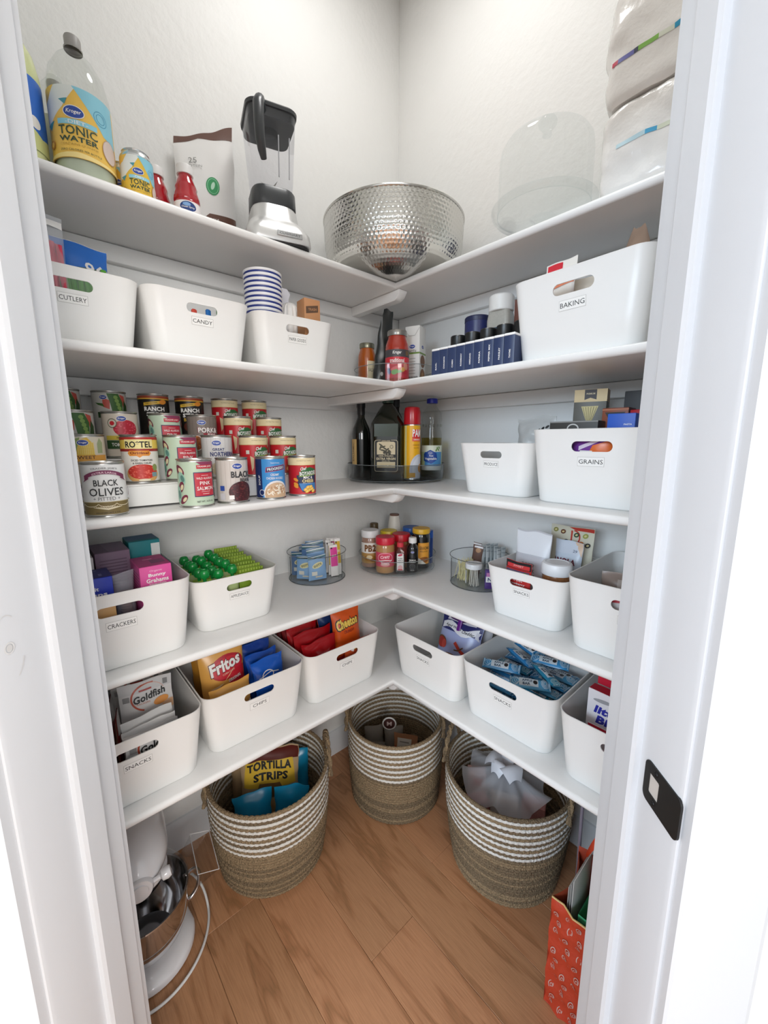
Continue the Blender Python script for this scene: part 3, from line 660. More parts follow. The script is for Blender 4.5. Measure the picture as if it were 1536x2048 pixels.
b = B(); b.rbox((0, 0, 0), (0.068, 0.003, 0.014), mat('#c3c4c5', 0.25, 0.8), 0.0008, 0.0008); D = Decal(b, face_front(-0.0015, 0)); D.text('CUISINART', 0, 0, 0.0062, mat('#6f7274', 0.4), 0.056, 0.02); o = obj('name_badge', b.mesh('name_badge', fix=False), bl, None, (0.022, -0.0966, 0.026)); o.rotation_euler = (radians(-5), 0, 0)
def sqring(w, r, z, yo=0.014, n=6): return [(p[0], p[1]+yo, z) for p in rrect(w/2, w/2, r, n)]
b = B(); b.loft([sqring(0.118, 0.034, 0.1245), sqring(0.122, 0.034, 0.128), sqring(0.120, 0.034, 0.170), sqring(0.112, 0.03, 0.176)], DG, True, False); obj('jar_collar', b.mesh('jar_collar', 40), bl)
b = B(); b.loft([sqring(0.106, 0.028, 0.178), sqring(0.110, 0.026, 0.20), sqring(0.120, 0.024, 0.29), sqring(0.130, 0.024, 0.372)], clear('jar_plastic', '#f7f7f9', 0.97, 0.05, 0.3), False, False); obj('jar', b.mesh('jar', 40), bl)
for xx in (0.012, 0.040): b = B(); b.tube([(xx, -0.040, 0.205), (xx*1.05, -0.047, 0.31)], 0.0016, mat('#b9bac0', 0.2), 6); obj('jar_rib', b, bl)
b = B(); b.lathe([(0.020, 0.185), (0.016, 0.192), (0.008, 0.196), (0.0005, 0.197)], STEEL, 20, cy=0.014)
for a in (20, 110, 200, 290):
    c, s = cos(radians(a)), sin(radians(a)); b.add([(0.006*c-0.004*s, 0.014+0.006*s+0.004*c, 0.196), (0.034*c, 0.014+0.034*s, 0.205), (0.006*c+0.004*s, 0.014+0.006*s-0.004*c, 0.196), (0.006*c, 0.014+0.006*s, 0.1985)], [[0, 1, 3], [3, 1, 2], [0, 2, 1], [0, 3, 2]], STEEL)
obj('blade', b, bl)
b = B(); b.loft([sqring(0.124, 0.022, 0.350), sqring(0.127, 0.022, 0.372), sqring(0.136, 0.026, 0.373), sqring(0.138, 0.026, 0.381), sqring(0.130, 0.024, 0.386), sqring(0.06, 0.02, 0.386)], DG, True, True); obj('lid', b.mesh('lid', 35), bl)
b = B(); b.lathe([(0.024, 0.33), (0.024, 0.386), (0.021, 0.392), (0.0005, 0.392)], clear('cap_plastic', '#e9e9ec', 0.85), 24, cy=0.014); obj('measuring_cap', b.mesh('measuring_cap', 35), bl)
b = B(); hd = Vector((-0.42, -0.907, 0)); h0 = Vector((-0.030, -0.050, 0))
path = [h0+hd*o_+Vector((0, 0, z)) for o_, z in ((-0.004, 0.362), (0.018, 0.370), (0.030, 0.352), (0.031, 0.30), (0.027, 0.268), (0.014, 0.248), (-0.002, 0.236))]
b.tube(path, [0.012, 0.014, 0.0145, 0.0135, 0.0125, 0.011, 0.008], DG, 12); obj('handle', b.mesh('handle', 50), bl)
bl.scale = (1, 1, 0.925)
# hammered bowl (dimples are real relief)
bw = thing('hammered_bowl', 'large hammered silver metal bowl in the corner of the top shelf', 'bowl', (0.240, -0.252, T1))
HM = mat('#d5d3ce', 0.17, 1.0)
prof = [(0.001, 0.0), (0.085, 0.0), (0.118, 0.003), (0.158, 0.013), (0.192, 0.030), (0.214, 0.052), (0.226, 0.078), (0.2315, 0.105), (0.2335, 0.135), (0.2345, 0.165), (0.235, 0.188)]
def pr(t):
    x = t*(len(prof)-1); i = min(int(x), len(prof)-2); f = x-i; p0 = prof[max(i-1, 0)]; p1 = prof[i]; p2 = prof[i+1]; p3 = prof[min(i+2, len(prof)-1)]
    def cr(a, b_, c, d): return 0.5*((2*b_)+(-a+c)*f+(2*a-5*b_+4*c-d)*f*f+(-a+3*b_-3*c+d)*f**3)
    return cr(p0[0], p1[0], p2[0], p3[0]), cr(p0[1], p1[1], p2[1], p3[1])
NA, NZ = 104, 24; na, nz = NA*5, NZ*5
b = B()
def bowlpt(i, j):
    t = 0.03+0.97*j; r, z = pr(t); rowp = j*NZ; row = int(rowp); a = i*NA+(0.5 if row % 2 else 0)
    du = (a-math.floor(a)-0.5)*2; dv = (rowp-row-0.5)*2; d2 = du*du+dv*dv
    k = 0.0016*max(0, 1-d2) if 0.05 < j < 0.985 else 0
    r2 = r-k*min(1, z/0.03+0.45); an = 2*pi*i
    return (r2*cos(an), r2*sin(an), z+0.001)
b.grid(lambda i, j: bowlpt(i, j), na, nz, HM)
b.lathe([(0.001, 0.0005), (0.06, 0.0005), (0.10, 0.0035)], HM, 48, cap0=False, cap1=False)
b.lathe([(0.233, 0.188), (0.2315, 0.15), (0.228, 0.11), (0.218, 0.07), (0.20, 0.045), (0.15, 0.019), (0.08, 0.007), (0.001, 0.007)], HM, 64, cap0=False)
obj('bowl_wall', b.mesh('bowl_wall', 60, fix=False), bw)
b = B(); b.tube([(0.2345*cos(2*pi*k/72), 0.2345*sin(2*pi*k/72), 0.189) for k in range(72)], 0.0032, HM, 8, closed=True); obj('rolled_rim', b, bw)
# glass cake stand and dome
ck = thing('cake_stand', 'clear glass footed cake plate under a dome, right top shelf', 'cake stand', (0.722, -0.144, T1))
b = B(); b.lathe([(0.001, 0.004), (0.045, 0.0), (0.055, 0.002), (0.052, 0.006), (0.03, 0.012), (0.017, 0.022), (0.015, 0.05), (0.020, 0.066), (0.034, 0.074)], GLASS, 40, cap1=False); obj('foot', b.mesh('foot', 50), ck)
b = B(); b.lathe([(0.001, 0.075), (0.06, 0.076), (0.125, 0.080), (0.134, 0.090), (0.137, 0.100), (0.134, 0.101), (0.130, 0.092), (0.121, 0.086), (0.06, 0.083), (0.001, 0.083)], GLASS, 64); obj('plate', b.mesh('plate', 50), ck)
dm = thing('glass_dome', 'clear glass dome with a knob sitting on the cake plate', 'cake dome', (0.722, -0.144, T1+0.087))
b = B(); b.lathe([(0.120, 0.0), (0.119, 0.13), (0.116, 0.152), (0.106, 0.168), (0.088, 0.178), (0.05, 0.184), (0.001, 0.186)], GLASS, 64, cap0=False, cap1=False)
b.tube([(0.1197*cos(2*pi*k/64), 0.1197*sin(2*pi*k/64), 0.0012) for k in range(64)], 0.0014, GLASS, 6, closed=True); obj('dome_wall', b.mesh('dome_wall', 50), dm)
b = B(); b.lathe([(0.012, 0.185), (0.010, 0.192), (0.014, 0.200), (0.022, 0.208), (0.024, 0.216), (0.020, 0.224), (0.010, 0.228), (0.001, 0.229)], GLASS, 32); obj('knob', b.mesh('knob', 50), dm)
# plastic wrapped white packs
def wrapped(label, loc, w, d, h, seed, strip, flip, rz):
    nz = noise2(seed, 9, 18, 70); nz2 = noise2(seed+5, 6, 60, 160); b = B(); WR = mat('#eceae6', 0.22, 0, 0.25, 45, 0.6, coat=0.3)
    def side(u, v, off=0, k=1.0):
        # rounded slab outline walked by u in 0..1, v height 0..1
        e = 0.5+0.5*(1-abs(2*v-1)**7)**0.5
        a = u*2*pi; c, s = cos(a), sin(a); q = (abs(c)**9+abs(s)**9)**(-1/9)
        bul = 0.0055*nz(c*0.3+s*0.2, v*h*1.5+s*0.25)+0.0028*nz2(u*1.2, v*h+c*0.1)
        return ((w/2*(0.86+0.14*e)+bul+off)*c*q, (d/2*(0.86+0.14*e)+bul+off)*s*q, v*h+0.003*nz(u*0.9, 0.3)*(1 if 0.02 < v < 0.98 else 0.4)+0.003)
    nu, nv = 110, 30
    b.grid(lambda i, j: side(i, j), nu, nv, WR)
    top = [side(i/nu, 1.0) for i in range(nu)]; bot = [side(i/nu, 0.0) for i in range(nu)]
    b.add(top+[(0, 0, h+0.004)], [[i, (i+1) % nu, nu] for i in range(nu)], WR); b.add(bot+[(0, 0, 0.003)], [[(i+1) % nu, i, nu] for i in range(nu)], WR)
    # printed colour strip along the front
    def S(u, v, off):
        x = max(-w*0.499, min(w*0.499, u)); lo, hi = 0.5*1.5, 1.0*0.9999
        # find the outline parameter for this x on the front (y<0) side
        t0, t1 = 0.5, 1.0
        for _ in range(22):
            tm = (t0+t1)/2
            if side(tm, v/h)[0] < x: t0 = tm
            else: t1 = tm
        p = side(t0, v/h); return (p[0], p[1]-off, p[2])
    D = Decal(b, S, du=0.006, dv=0.006, off=0.001, step=0.0003)
    x0, vv, segs = strip
    for L, hx_ in segs:
        D.off = 0.001; D.rect(x0+L/2, vv, L, 0.0085, mat(hx_, 0.35)); x0 += L
    return solo('wrapped_pack', b.mesh('wrapped_pack', 80, fix=False), label, 'package', loc, rz)
wrapped('lower white plastic wrapped pack with colour strip, right end of top shelf', (1.075, -0.150, T1), 0.33, 0.235, 0.165, 3, (-0.125, 0.085, ((0.055, '#bcd9e2'), (0.02, '#4aa6cf'), (0.022, '#d5dbc6'), (0.03, '#86b84a'), (0.006, '#454a63'), (0.026, '#585fa5'), (0.012, '#c23e55'))), 0, 0)
wrapped('upper white plastic wrapped pack lying on the other pack, top shelf', (1.077, -0.152, T1+0.170), 0.335, 0.235, 0.205, 8, (-0.150, 0.075, ((0.012, '#c23e55'), (0.03, '#6a6cab'), (0.008, '#44485c'), (0.036, '#7fb54c'), (0.026, '#dbe0cf'), (0.014, '#2fa0c8'), (0.05, '#a9d6e4'))), 1, 0)
# sliver of a navy box behind the bowl
carton('navy_carton', 'narrow navy box edge showing behind the hammered bowl', 'box', (0.520, -0.05, T1), 0, 0.05, 0.05, 0.10, mat('#23284a', 0.4))
# ------------------------------------------------------------ second shelf
# cutlery bin
clr = film('poly_bag', '#e6ebf2', 0.22)
def handles(n, m, x0, x1, y0, z0, z1, seed):
    r = random.Random(seed); b = B()
    for k in range(n):
        x = x0+(x1-x0)*k/(n-1); b.tube([(x+r.uniform(-.002, .002), y0+r.uniform(-0.012, 0.012), z0), (x+r.uniform(-.003, .003), y0+r.uniform(-0.012, 0.012), (z0+z1)/2), (x+r.uniform(-.004, .004), y0+r.uniform(-0.01, 0.01), z1+r.uniform(-0.012, 0.006))], [0.0035, 0.004, 0.0058], m, 6)
    return b
def poly_bag(label, key, lx, ly, w, h, handle_m, n, header, rx, seed, rz=0):
    t = thing('cutlery_bag', label, 'bag', inbin(key, lx, ly, 0.006), binrz(key)+rz, None, rx)
    b = pouch_b(w, h, 0.036, clr, None, seed, wr=0.0025); obj('clear_bag', b.mesh('clear_bag', 70, fix=False), t)
    obj('plastic_handle', handles(n, handle_m, -w*0.36, w*0.36, 0, 0.01, h*0.78, seed), t)['kind'] = 'stuff'
    if header:
        F, K = pouch_fn(w, h, 0.036, seed, wr=0.0025); b = B(); D = Decal(b, F, du=w/18, dv=h/20, off=0.0012); D.clipbox = (-w*.49, w*.49, 0, h*.99); header(D, w, h); obj('printed_header', b.mesh('printed_header', fix=False), t)
    return t
poly_bag('clear bag of red plastic cutlery in the CUTLERY bin', 'cutlery', -0.030, -0.085, 0.075, 0.258, mat('#d8405a', 0.35), 13, lambda D, w, h: D.rect(0, h*0.93, w, h*0.06, mat('#eceae8', 0.4)), -6, 4)
poly_bag('clear bag of green plastic cutlery with blue header in CUTLERY bin', 'cutlery', 0.040, -0.020, 0.104, 0.240, mat('#63b53c', 0.35), 13, lambda D, w, h: (D.poly([(-w/2, h), (w/2, h), (w/2, h*0.80), (-w/2, h*0.72)], mat('#2f74d0', 0.3)), D.text('96', w*0.22, h*0.76, 0.03, WHITE, None, 0.02)), -6, 9, 4)
# candy bin
r_ = random.Random(5)
for k, (lx, c, nm) in enumerate(((-0.02, '#dfa13e', 'orange'), (0.045, '#e0503c', 'red'), (0.072, '#2f79c8', 'blue'), (0.090, '#4c8e3c', 'green'))):
    b = B(); b.rbox((0, 0, 0.08), (0.014, 0.008, 0.155), mat(c, 0.35), 0.003, 0.003); solo('candy_stick', b, nm+' candy stick standing in the CANDY bin', 'candy', inbin('candy', lx, 0.06-0.02*k, 0.004), 90+10*k, 'candy sticks', 4, -3)
# paper goods bin: nested cups, scalloped carton, bowls, small brown box
cupm = B(); Wc = mat('#f2f2f4', 0.45); Nv = mat('#26367f', 0.45)
cupm.lathe([(0.0005, 0.004), (0.034, 0.004), (0.0345, 0.0), (0.0355, 0.001), (0.0490, 0.0785)], Wc, 40, cap1=False); cupm.lathe([(0.0490, 0.0785), (0.0497, 0.0835)], Nv, 40, cap0=False, cap1=False); cupm.lathe([(0.0497, 0.0835), (0.0512, 0.0855), (0.0515, 0.0885), (0.0500, 0.0895), (0.0488, 0.0875), (0.0484, 0.0835), (0.0354, 0.006), (0.0005, 0.006)], Wc, 40, cap0=False)
cup_me = cupm.mesh('paper_cup', 45)
for k in range(15):
    p = inbin('paper', -0.055, -0.055, 0.005+0.0122*k); solo('paper_cup', cup_me, 'white paper cup with a navy band, %s of the nested stack' % (('lowest',)+tuple('%s from the bottom' % w for w in ('second', 'third', 'fourth', 'fifth', 'sixth', 'seventh', 'eighth'))+tuple('%s from the top' % w for w in ('seventh', 'sixth', 'fifth', 'fourth', 'third', 'second'))+('topmost',))[k], 'cup', p, 0, 'nested striped paper cups')
b = B(); pts = [(-0.03, 0.0), (0.03, 0.0)]
for k in range(7): z = 0.03+0.03*k; pts += [(0.030-0.004*k, z-0.004), (0.036-0.004*k, z+0.010), (0.026-0.004*k, z+0.021)]
pts += [(-0.03, 0.232)]
pts = [(x, z*1.13) for x, z in pts]
b.prism(pts, -0.045, 0.045, mat('#e3e2ea', 0.5), 'y'); solo('foam_tray', b.mesh('foam_tray', 60), 'white scalloped foam tray standing in the PAPER GOODS bin', 'tray', inbin('paper', 0.045, 0.055, 0.005), binrz('paper'))
b = B(); nb = 48
b.loft([[((r+0.0016*sin(16*2*pi*i/nb))*cos(2*pi*i/nb), (r+0.0016*sin(16*2*pi*i/nb))*sin(2*pi*i/nb), z) for i in range(nb)] for r, z in ((0.024, 0), (0.027, 0.002), (0.0285, 0.10), (0.029, 0.165), (0.025, 0.192), (0.014, 0.205), (0.002, 0.207))], mat('#eeece9', 0.6, 0, 0.2, 80)); solo('napkin_roll', b.mesh('napkin_roll', 50), 'rounded white paper roll between cups and foam tray', 'napkins', inbin('paper', 0.031, -0.036, 0.005), 0)
kb = mat('#c08a5e', 0.6)
def kraft(D, w, h): D.poly([(-0.02, h*0.80), (0.018, h*0.84), (0.018, h*0.93), (-0.02, h*0.89)], mat('#5d4330', 0.6)); D.text('TRASH', 0, h*0.865, 0.007, kb, 0.026, 0.01, 0, 8)
def kraft2(D, w, h):
    for k in range(3): D.rect(-0.012+0.011*k, h*0.86, 0.003, h*(0.12-0.02*k), mat('#6d4d36', 0.6))
carton('kraft_carton', 'small brown cardboard box in the right of the PAPER GOODS bin', 'box', inbin('paper', 0.064, -0.090, 0.006), 86, 0.050, 0.046, 0.205, kb, kraft, None, None, kraft2)
# corner turntable with sauces
turntable('clear turntable in the corner of the second shelf, holding sauces', (0.200, -0.200, T2), 0.155, 0.075, CLEAR)
def glass_jar(label, x, y, R, Hh, fillc, art, lidc='#9e9b95', rz=None, base=None, z=T2+0.012, z0=0.012, z1=0.095):
    prof = [(R*0.7, 0.002), (R*0.95, 0.0), (R, 0.006), (R, Hh*0.66), (R*0.96, Hh*0.74), (R*0.76, Hh*0.86), (R*0.74, Hh-0.016)]
    return jar('sauce_jar', label, 'jar', (x, y, z), prof, mat(fillc, 0.12, 0, 0, 60, 0.6, coat=0.7), 36, face(x, y, 0) if rz is None else rz, [(R*0.80, Hh-0.018), (R*0.82, Hh-0.015), (R*0.82, Hh-0.003), (R*0.78, Hh), (0.0005, Hh)], mat(lidc, 0.3, 0.7), None, None, (R, z0, z1, base, art))
def trad(D, R, z0, z1):
    h = z1-z0; D.rect(0, z1-0.13*h, 6.2*R, 0.26*h, mat('#4b474a', 0.45)); D.text('Kroger', 0, z1-0.12*h, 0.14*h, WHITE, 0.75*R, 0.02, 0.2); D.rect(0.95*R, z1-0.12*h, 0.35*R, 0.16*h, mat('#7a5a3a', 0.5))
    D.text('traditional', 0, z1-0.38*h, 0.15*h, WHITE, 1.25*R, 0.02); D.text('PASTA SAUCE', 0, z1-0.5*h, 0.05*h, mat('#f5b9b4', 0.5), 1.0*R)
    for cx, cz, rx, rz_, c in ((-0.2*R, 0.22, .3, .10, '#7fae63'), (0.25*R, 0.18, .22, .1, '#57963f'), (0.5*R, 0.30, .2, .08, '#e8a84e'), (-0.7*R, 0.25, .18, .12, '#584a7c'), (0.75*R, 0.42, .2, .14, '#ee9c86'), (-0.1*R, 0.36, .5, .05, '#e96a6a'), (0.1*R, 0.1, .6, .06, '#c33844')): D.ell(cx, z0+cz*h, rx*R, rz_*h, mat(c, 0.5), 20)
glass_jar('red pasta sauce jar in front on the second shelf turntable', 0.270, -0.262, 0.042, 0.178, '#a92b14', trad, base=mat('#d6323f', 0.45), z0=0.018, z1=0.112)
glass_jar('orange sauce jar at the left of the second shelf turntable', 0.120, -0.275, 0.034, 0.160, '#b65a17', lambda D, R, a, c: (D.rect(0.5*R, (a+c)/2, 0.9*R, c-a, mat('#e7d9b8', 0.5)), D.text('SALSA', 0.5*R, (a+c)/2+.01, 0.012, INK, 0.7*R)), base=mat('#b65a17', 0.2, coat=0.5), lidc='#8d8b78')
bag('black_pouch', 'black foil pouch with curled top between the two sauce jars', 'pouch', (0.190, -0.262, T2+0.0165), face(0.19, -0.262, 25), 0.080, 0.262, 0.045, mat('#2a2c2b', 0.3, 0, 0, 60, 0.6), lambda D, w, h: (D.ell(-0.015, h*0.14, 0.006, 0.007, mat('#c9c9c6', 0.5)), D.ell(0.012, h*0.15, 0.009, 0.006, mat('#77797a', 0.5))), 21, rx=-2, ry=4, kind='stand', wr=0.005, curl=-0.03, peak=0.55)
def broth(D, w, h):
    oval_logo(D, 0.0, h*0.66, 0.022); D.rect(0, h*0.55, w, 0.006, mat('#7e9b4f', 0.5)); D.text('BROTH', 0, h*0.58, 0.010, INK, 0.03)
    for k in range(6): D.rect(-0.004, h*(0.46-0.05*k), w*0.6, 0.003, mat('#b9b7b1', 0.5))
    for k in range(9): D.rect(-0.02+0.005*k, h*0.10, 0.0022, 0.025, INK)
    D.line([(-w/2, h*0.93), (-w*0.2, h*0.84), (w*0.2, h*0.84), (w/2, h*0.96)], 0.001, mat('#9f9d98', 0.5))
def broth2(D, w, h): oval_logo(D, 0.0, h*0.66, 0.018); D.rect(0, h*0.55, w, 0.006, mat('#7e9b4f', 0.5)); D.ell(0, h*0.42, w*0.36, 0.022, mat('#7a5336', 0.5)); D.ell(0, h*0.17, w*0.38, 0.026, mat('#8d5d38', 0.5)); D.ell(0, h*0.18, w*0.2, 0.012, mat('#b98551', 0.5))
carton('broth_carton', 'white broth carton standing at the back of the sauce turntable', 'carton', (0.272, -0.172, T2+0.0125), 20, 0.056, 0.056, 0.205, mat('#e6e4df', 0.45), broth, None, None, broth2)
# spice tins in a row, jars behind
words = ('BASIL', 'CINNAMON', 'CUMIN', 'ROSEMARY', 'OREGANO', 'PAPRIKA', 'PEPPER MIX', 'PARSLEY', 'THYME')
ordn = ('leftmost', 'second', 'third', 'fourth', 'fifth', 'sixth', 'seventh', 'eighth', 'ninth')
tm = mat('#26355a', 0.35)
for k, wd in enumerate(words):
    b = B(); b.rbox((0, 0, 0.0325), (0.0268, 0.050, 0.065), tm, 0.001); D = Decal(b, face_front(-0.025, 0)); D.rect(-0.0125, 0.0325, 0.0008, 0.063, mat('#39486e', 0.4)); D.text(wd, 0.002, 0.012+len(wd)*0.0021, 0.0042, WHITE, len(wd)*0.0040, 0.02, 0, 90)
    x = 0.556+0.0290*k; t = thing('spice_tin', 'navy spice tin with white lid, %s of the row counted from the corner' % ordn[k], 'spice tin', (x, -0.362+0.0, T2), 4, 'navy spice tins'); obj('tin_body', b.mesh('tin_body', fix=False), t)
    b = B(); b.rbox((0, 0, 0.0675), (0.0272, 0.051, 0.0055), mat('#f3f2f0', 0.4), 0.001); obj('lid', b, t)
for k, (c, nm) in enumerate((('#8a6a62', 'pinkish grey'), ('#9d5f4c', 'reddish'), ('#9c7a55', 'tan'), ('#8f8d86', 'grey'), ('#6f726a', 'dark grey green'))):
    x = 0.556+0.052*k; R = 0.0225
    jar('spice_jar', 'black capped spice jar of %s seasoning behind the navy tins' % nm, 'spice jar', (x, -0.285, T2), [(R*.8, 0.001), (R, 0.003), (R, 0.078), (R*.92, 0.086), (R*.86, 0.09)], mat(c, 0.2, 0, 0, 60, 0.5, var=0.3, coat=0.6), 28, 0, [(R*0.96, 0.088), (R, 0.090), (R, 0.117), (R*0.94, 0.119), (0.0005, 0.119)], mat('#141516', 0.35))
jar('navy_canister', 'navy round canister with a pale oval mark behind spice jars', 'canister', (0.540, -0.170, T2), [(0.036, 0.001), (0.040, 0.003), (0.040, 0.180)], mat('#2a3163', 0.35), 36, face(0.54, -0.17, -12), [(0.041, 0.180), (0.041, 0.192), (0.039, 0.195), (0.0005, 0.195)], mat('#20264c', 0.4), lab=(0.0401, 0.01, 0.178, mat('#2a3163', 0.35), lambda D, R, a, c: (D.ell(-0.005, 0.115, 0.010, 0.017, mat('#c9c6bd', 0.5)), D.ell(-0.004, 0.100, 0.008, 0.007, mat('#cfc65a', 0.5)))))
t = thing('pepper_shaker', 'tall clear black pepper container with white lid behind the spice tins', 'spice jar', (0.632, -0.185, T2), 8)
b = B(); rings = []
for z, w, d in ((0.002, 0.066, 0.05), (0.006, 0.070, 0.054), (0.165, 0.070, 0.054), (0.190, 0.062, 0.05)): rings.append([(p[0], p[1], z) for p in rrect(w/2, d/2, 0.012, 5)])
b.loft(rings, mat('#b3afa6', 0.25, 0, 0, 200, 0.5, var=0.12)); D = Decal(b, face_front(-0.0272, 0)); D.rect(-0.004, 0.105, 0.05, 0.075, mat('#25495f', 0.4)); D.rect(-0.004, 0.112, 0.05, 0.0012, mat('#6fb0c9', 0.4)); oval_logo(D, 0.012, 0.133, 0.012); D.text('BLACK', -0.010, 0.100, 0.0095, WHITE, 0.026, 0.03); D.text('PEPPER', -0.008, 0.087, 0.0095, WHITE, 0.030, 0.03); D.text('PURE GROUND', -0.006, 0.077, 0.004, WHITE, 0.034); D.text('KROGER', -0.012, 0.126, 0.007, mat('#3f8fb3', 0.4), 0.022, 0.02); obj('container', b.mesh('container', 40, fix=False), t)
b = B(); b.lathe([(0.034, 0.188), (0.036, 0.190), (0.036, 0.228), (0.033, 0.232), (0.0005, 0.232)], mat('#eceae6', 0.4), 32); obj('lid', b.mesh('lid', 30), t)
bag('cocoa_pouch', 'brown and black pouch between the pepper container and BAKING bin', 'pouch', (0.712, -0.180, T2), 6, 0.075, 0.215, 0.045, mat('#2a2523', 0.35), lambda D, w, h: (D.rect(0, h*0.82, w, h*0.36, mat('#6e443a', 0.4)), D.ring(0, h*0.68, 0.018, 0.022, 0.0025, mat('#c9a08a', 0.4), 6), D.text('COCOA', 0, h*0.50, 0.008, WHITE, 0.04)), 31, kind='stand')
# baking bin
bag('flour_bag', 'red and white paper bag at the left of the BAKING bin', 'bag', inbin('baking', -0.082, -0.075, 0.005), binrz('baking')-4, 0.078, 0.235, 0.04, mat('#e9e4dc', 0.5), lambda D, w, h: (D.rect(-w*0.2, h*0.92, w*0.5, h*0.13, mat('#cf2435', 0.4)), D.poly([(-w/2, h*0.7), (w/2, h*0.75), (w/2, h*0.85), (-w/2, h*0.82)], mat('#d97f5e', 0.5))), 41, rx=-3, kind='stand')
bag('sugar_pouch', 'translucent tan pouch beside the red paper bag in BAKING bin', 'pouch', inbin('baking', -0.060, -0.005, 0.008), binrz('baking')+3, 0.085, 0.205, 0.04, mat('#d9cdbd', 0.3), None, 43, rx=-4, ry=4)
bag('brown_sugar_bag', 'clear tan bag with pointed corner at the right of BAKING bin', 'bag', inbin('baking', 0.042, 0.03, 0.010), binrz('baking'), 0.16, 0.292, 0.05, mat('#a78c78', 0.25), None, 47, rx=-3, peak=0.85)
bag('red_bag', 'glossy red bag in front of the tan bag in BAKING bin', 'bag', inbin('baking', 0.060, -0.075, 0.005), binrz('baking'), 0.10, 0.205, 0.05, mat('#c3142c', 0.3), lambda D, w, h: D.rect(0, h*0.4, w, h*0.5, mat('#e8d9d2', 0.4)), 49)
# ------------------------------------------------------------ middle shelf: tiered canned goods
rz_ = thing('tiered_riser', 'white three-step shelf riser holding the canned goods', 'shelf riser', (0, 0, T3))
WP = mat('#f2f1ee', 0.35)
Y0, Y1 = -1.335, -0.660
for k in range(3):
    x1 = 0.298-0.087*k; h = 0.055*(k+1)-0.0004
    b = B(); b.rbox(((x1+x1-0.087)/2+0.0005, (Y0+Y1)/2, h-0.002), (0.086, Y1-Y0, 0.004), WP, 0.001, 0.003); obj('tread', b, rz_)
    b = B(); hh = (h-0.004) if k == 0 else 0.0505; zz = 0.004 if k == 0 else 0.0
    lo = 0.0045 if k == 0 else 0.055*k-0.0004
    b.rbox((x1-0.0035, (Y0+Y1)/2, (lo+h-0.004)/2), (0.003, Y1-Y0, h-0.004-lo), WP, 0.0008); obj('riser_front', b, rz_)
for yy in (Y0+0.01, Y1-0.01, (Y0+Y1)/2):
    for k in range(3):
        x1 = 0.298-0.087*k; h = 0.055*(k+1)-0.0045; b = B(); b.rbox((x1-0.047, yy, h/2), (0.076, 0.004, h), WP, 0.0008); obj('support', b, rz_)
def wood_bg(D, R, z0, z1, c):
    r = random.Random(2)
    for k in range(11): D.rect((-1.5+0.3*k)*R, (z0+z1)/2, 0.0007, z1-z0, c)
    for k in range(7): D.rect(r.uniform(-1.3, 1.3)*R, r.uniform(z0, z1), 0.001, 0.006, mat('#8c857f', 0.6))
def beans(D, R, cx, cz, rx, rz2, cm, hi, n, seed, half=True):
    D.ell(cx, cz, rx, rz2, cm); r = random.Random(seed)
    ps = []
    for k in range(n):
        a = r.uniform(0, 2*pi); q = sqrt(r.random())*0.93; D.off += 0.000001
        x, z = cx+rx*q*cos(a), cz+rz2*q*sin(a)
        ps.append([(x+0.0021*cos(t)*1.2, z+0.0014*sin(t)) for t in [2*pi*i/7 for i in range(7)]])
    D.polys(ps[::2], hi); D.polys(ps[1::2], cm)
def art_olives(D, R, z0, z1):
    OL = mat('#7e6c40', 0.5); D.rect(0, z0+0.0125, 6.2*R, 0.025, OL)
    for k in range(-6, 7): D.line([(0.0, z0+0.010), (0.0042*k, z0+0.018-abs(k)*0.0005)], 0.0009, CREAM)
    for k in range(-3, 4): D.ring(0.030*k, z0+0.022, 0.015, 0.006, 0.0012, CREAM, 12, 180, 360)
    D.text('DRAINED WT 6 OZ', 0.0, z0+0.004, 0.0022, INK, 0.040, 0.01); D.rect(0, z0+0.0255, 6.2*R, 0.0012, mat('#b9a878', 0.5))
    MR = mat('#7d3658', 0.5); D.text("TRADER JOE'S", 0, z1-0.0085, 0.0040, mat('#77797a', 0.5), 0.044, 0.015, bow=0.0018)
    pts = [(-0.036+0.006*k, z1-0.0245+0.0105*(1-((k-6)/6.0)**2)) for k in range(13)]
    D.poly([(x, z+0.0038) for x, z in pts]+[(x, z-0.0038) for x, z in pts[::-1]], MR); D.poly([(-0.040, z1-0.034), (-0.028, z1-0.019), (-0.027, z1-0.027)], MR); D.poly([(0.040, z1-0.034), (0.028, z1-0.019), (0.027, z1-0.027)], MR)
    D.text('EXTRA LARGE', 0, z1-0.0188, 0.0038, mat('#e7c3d0', 0.5), 0.040, 0.02, bow=0.0042)
    D.text('BLACK', 0.001, z1-0.0355, 0.0125, INK, 0.040, 0.008); D.text('OLIVES', 0.001, z1-0.0535, 0.0155, INK, 0.058, 0.006); D.text('+ PITTED +', 0.0, z1-0.067, 0.0068, mat('#6f6f70', 0.5), 0.044, 0.0)
    for s in (-1, 1): D.line([(s*0.047, z1-0.045), (s*0.050, z1-0.055), (s*0.046, z1-0.064)], 0.0016, MR)
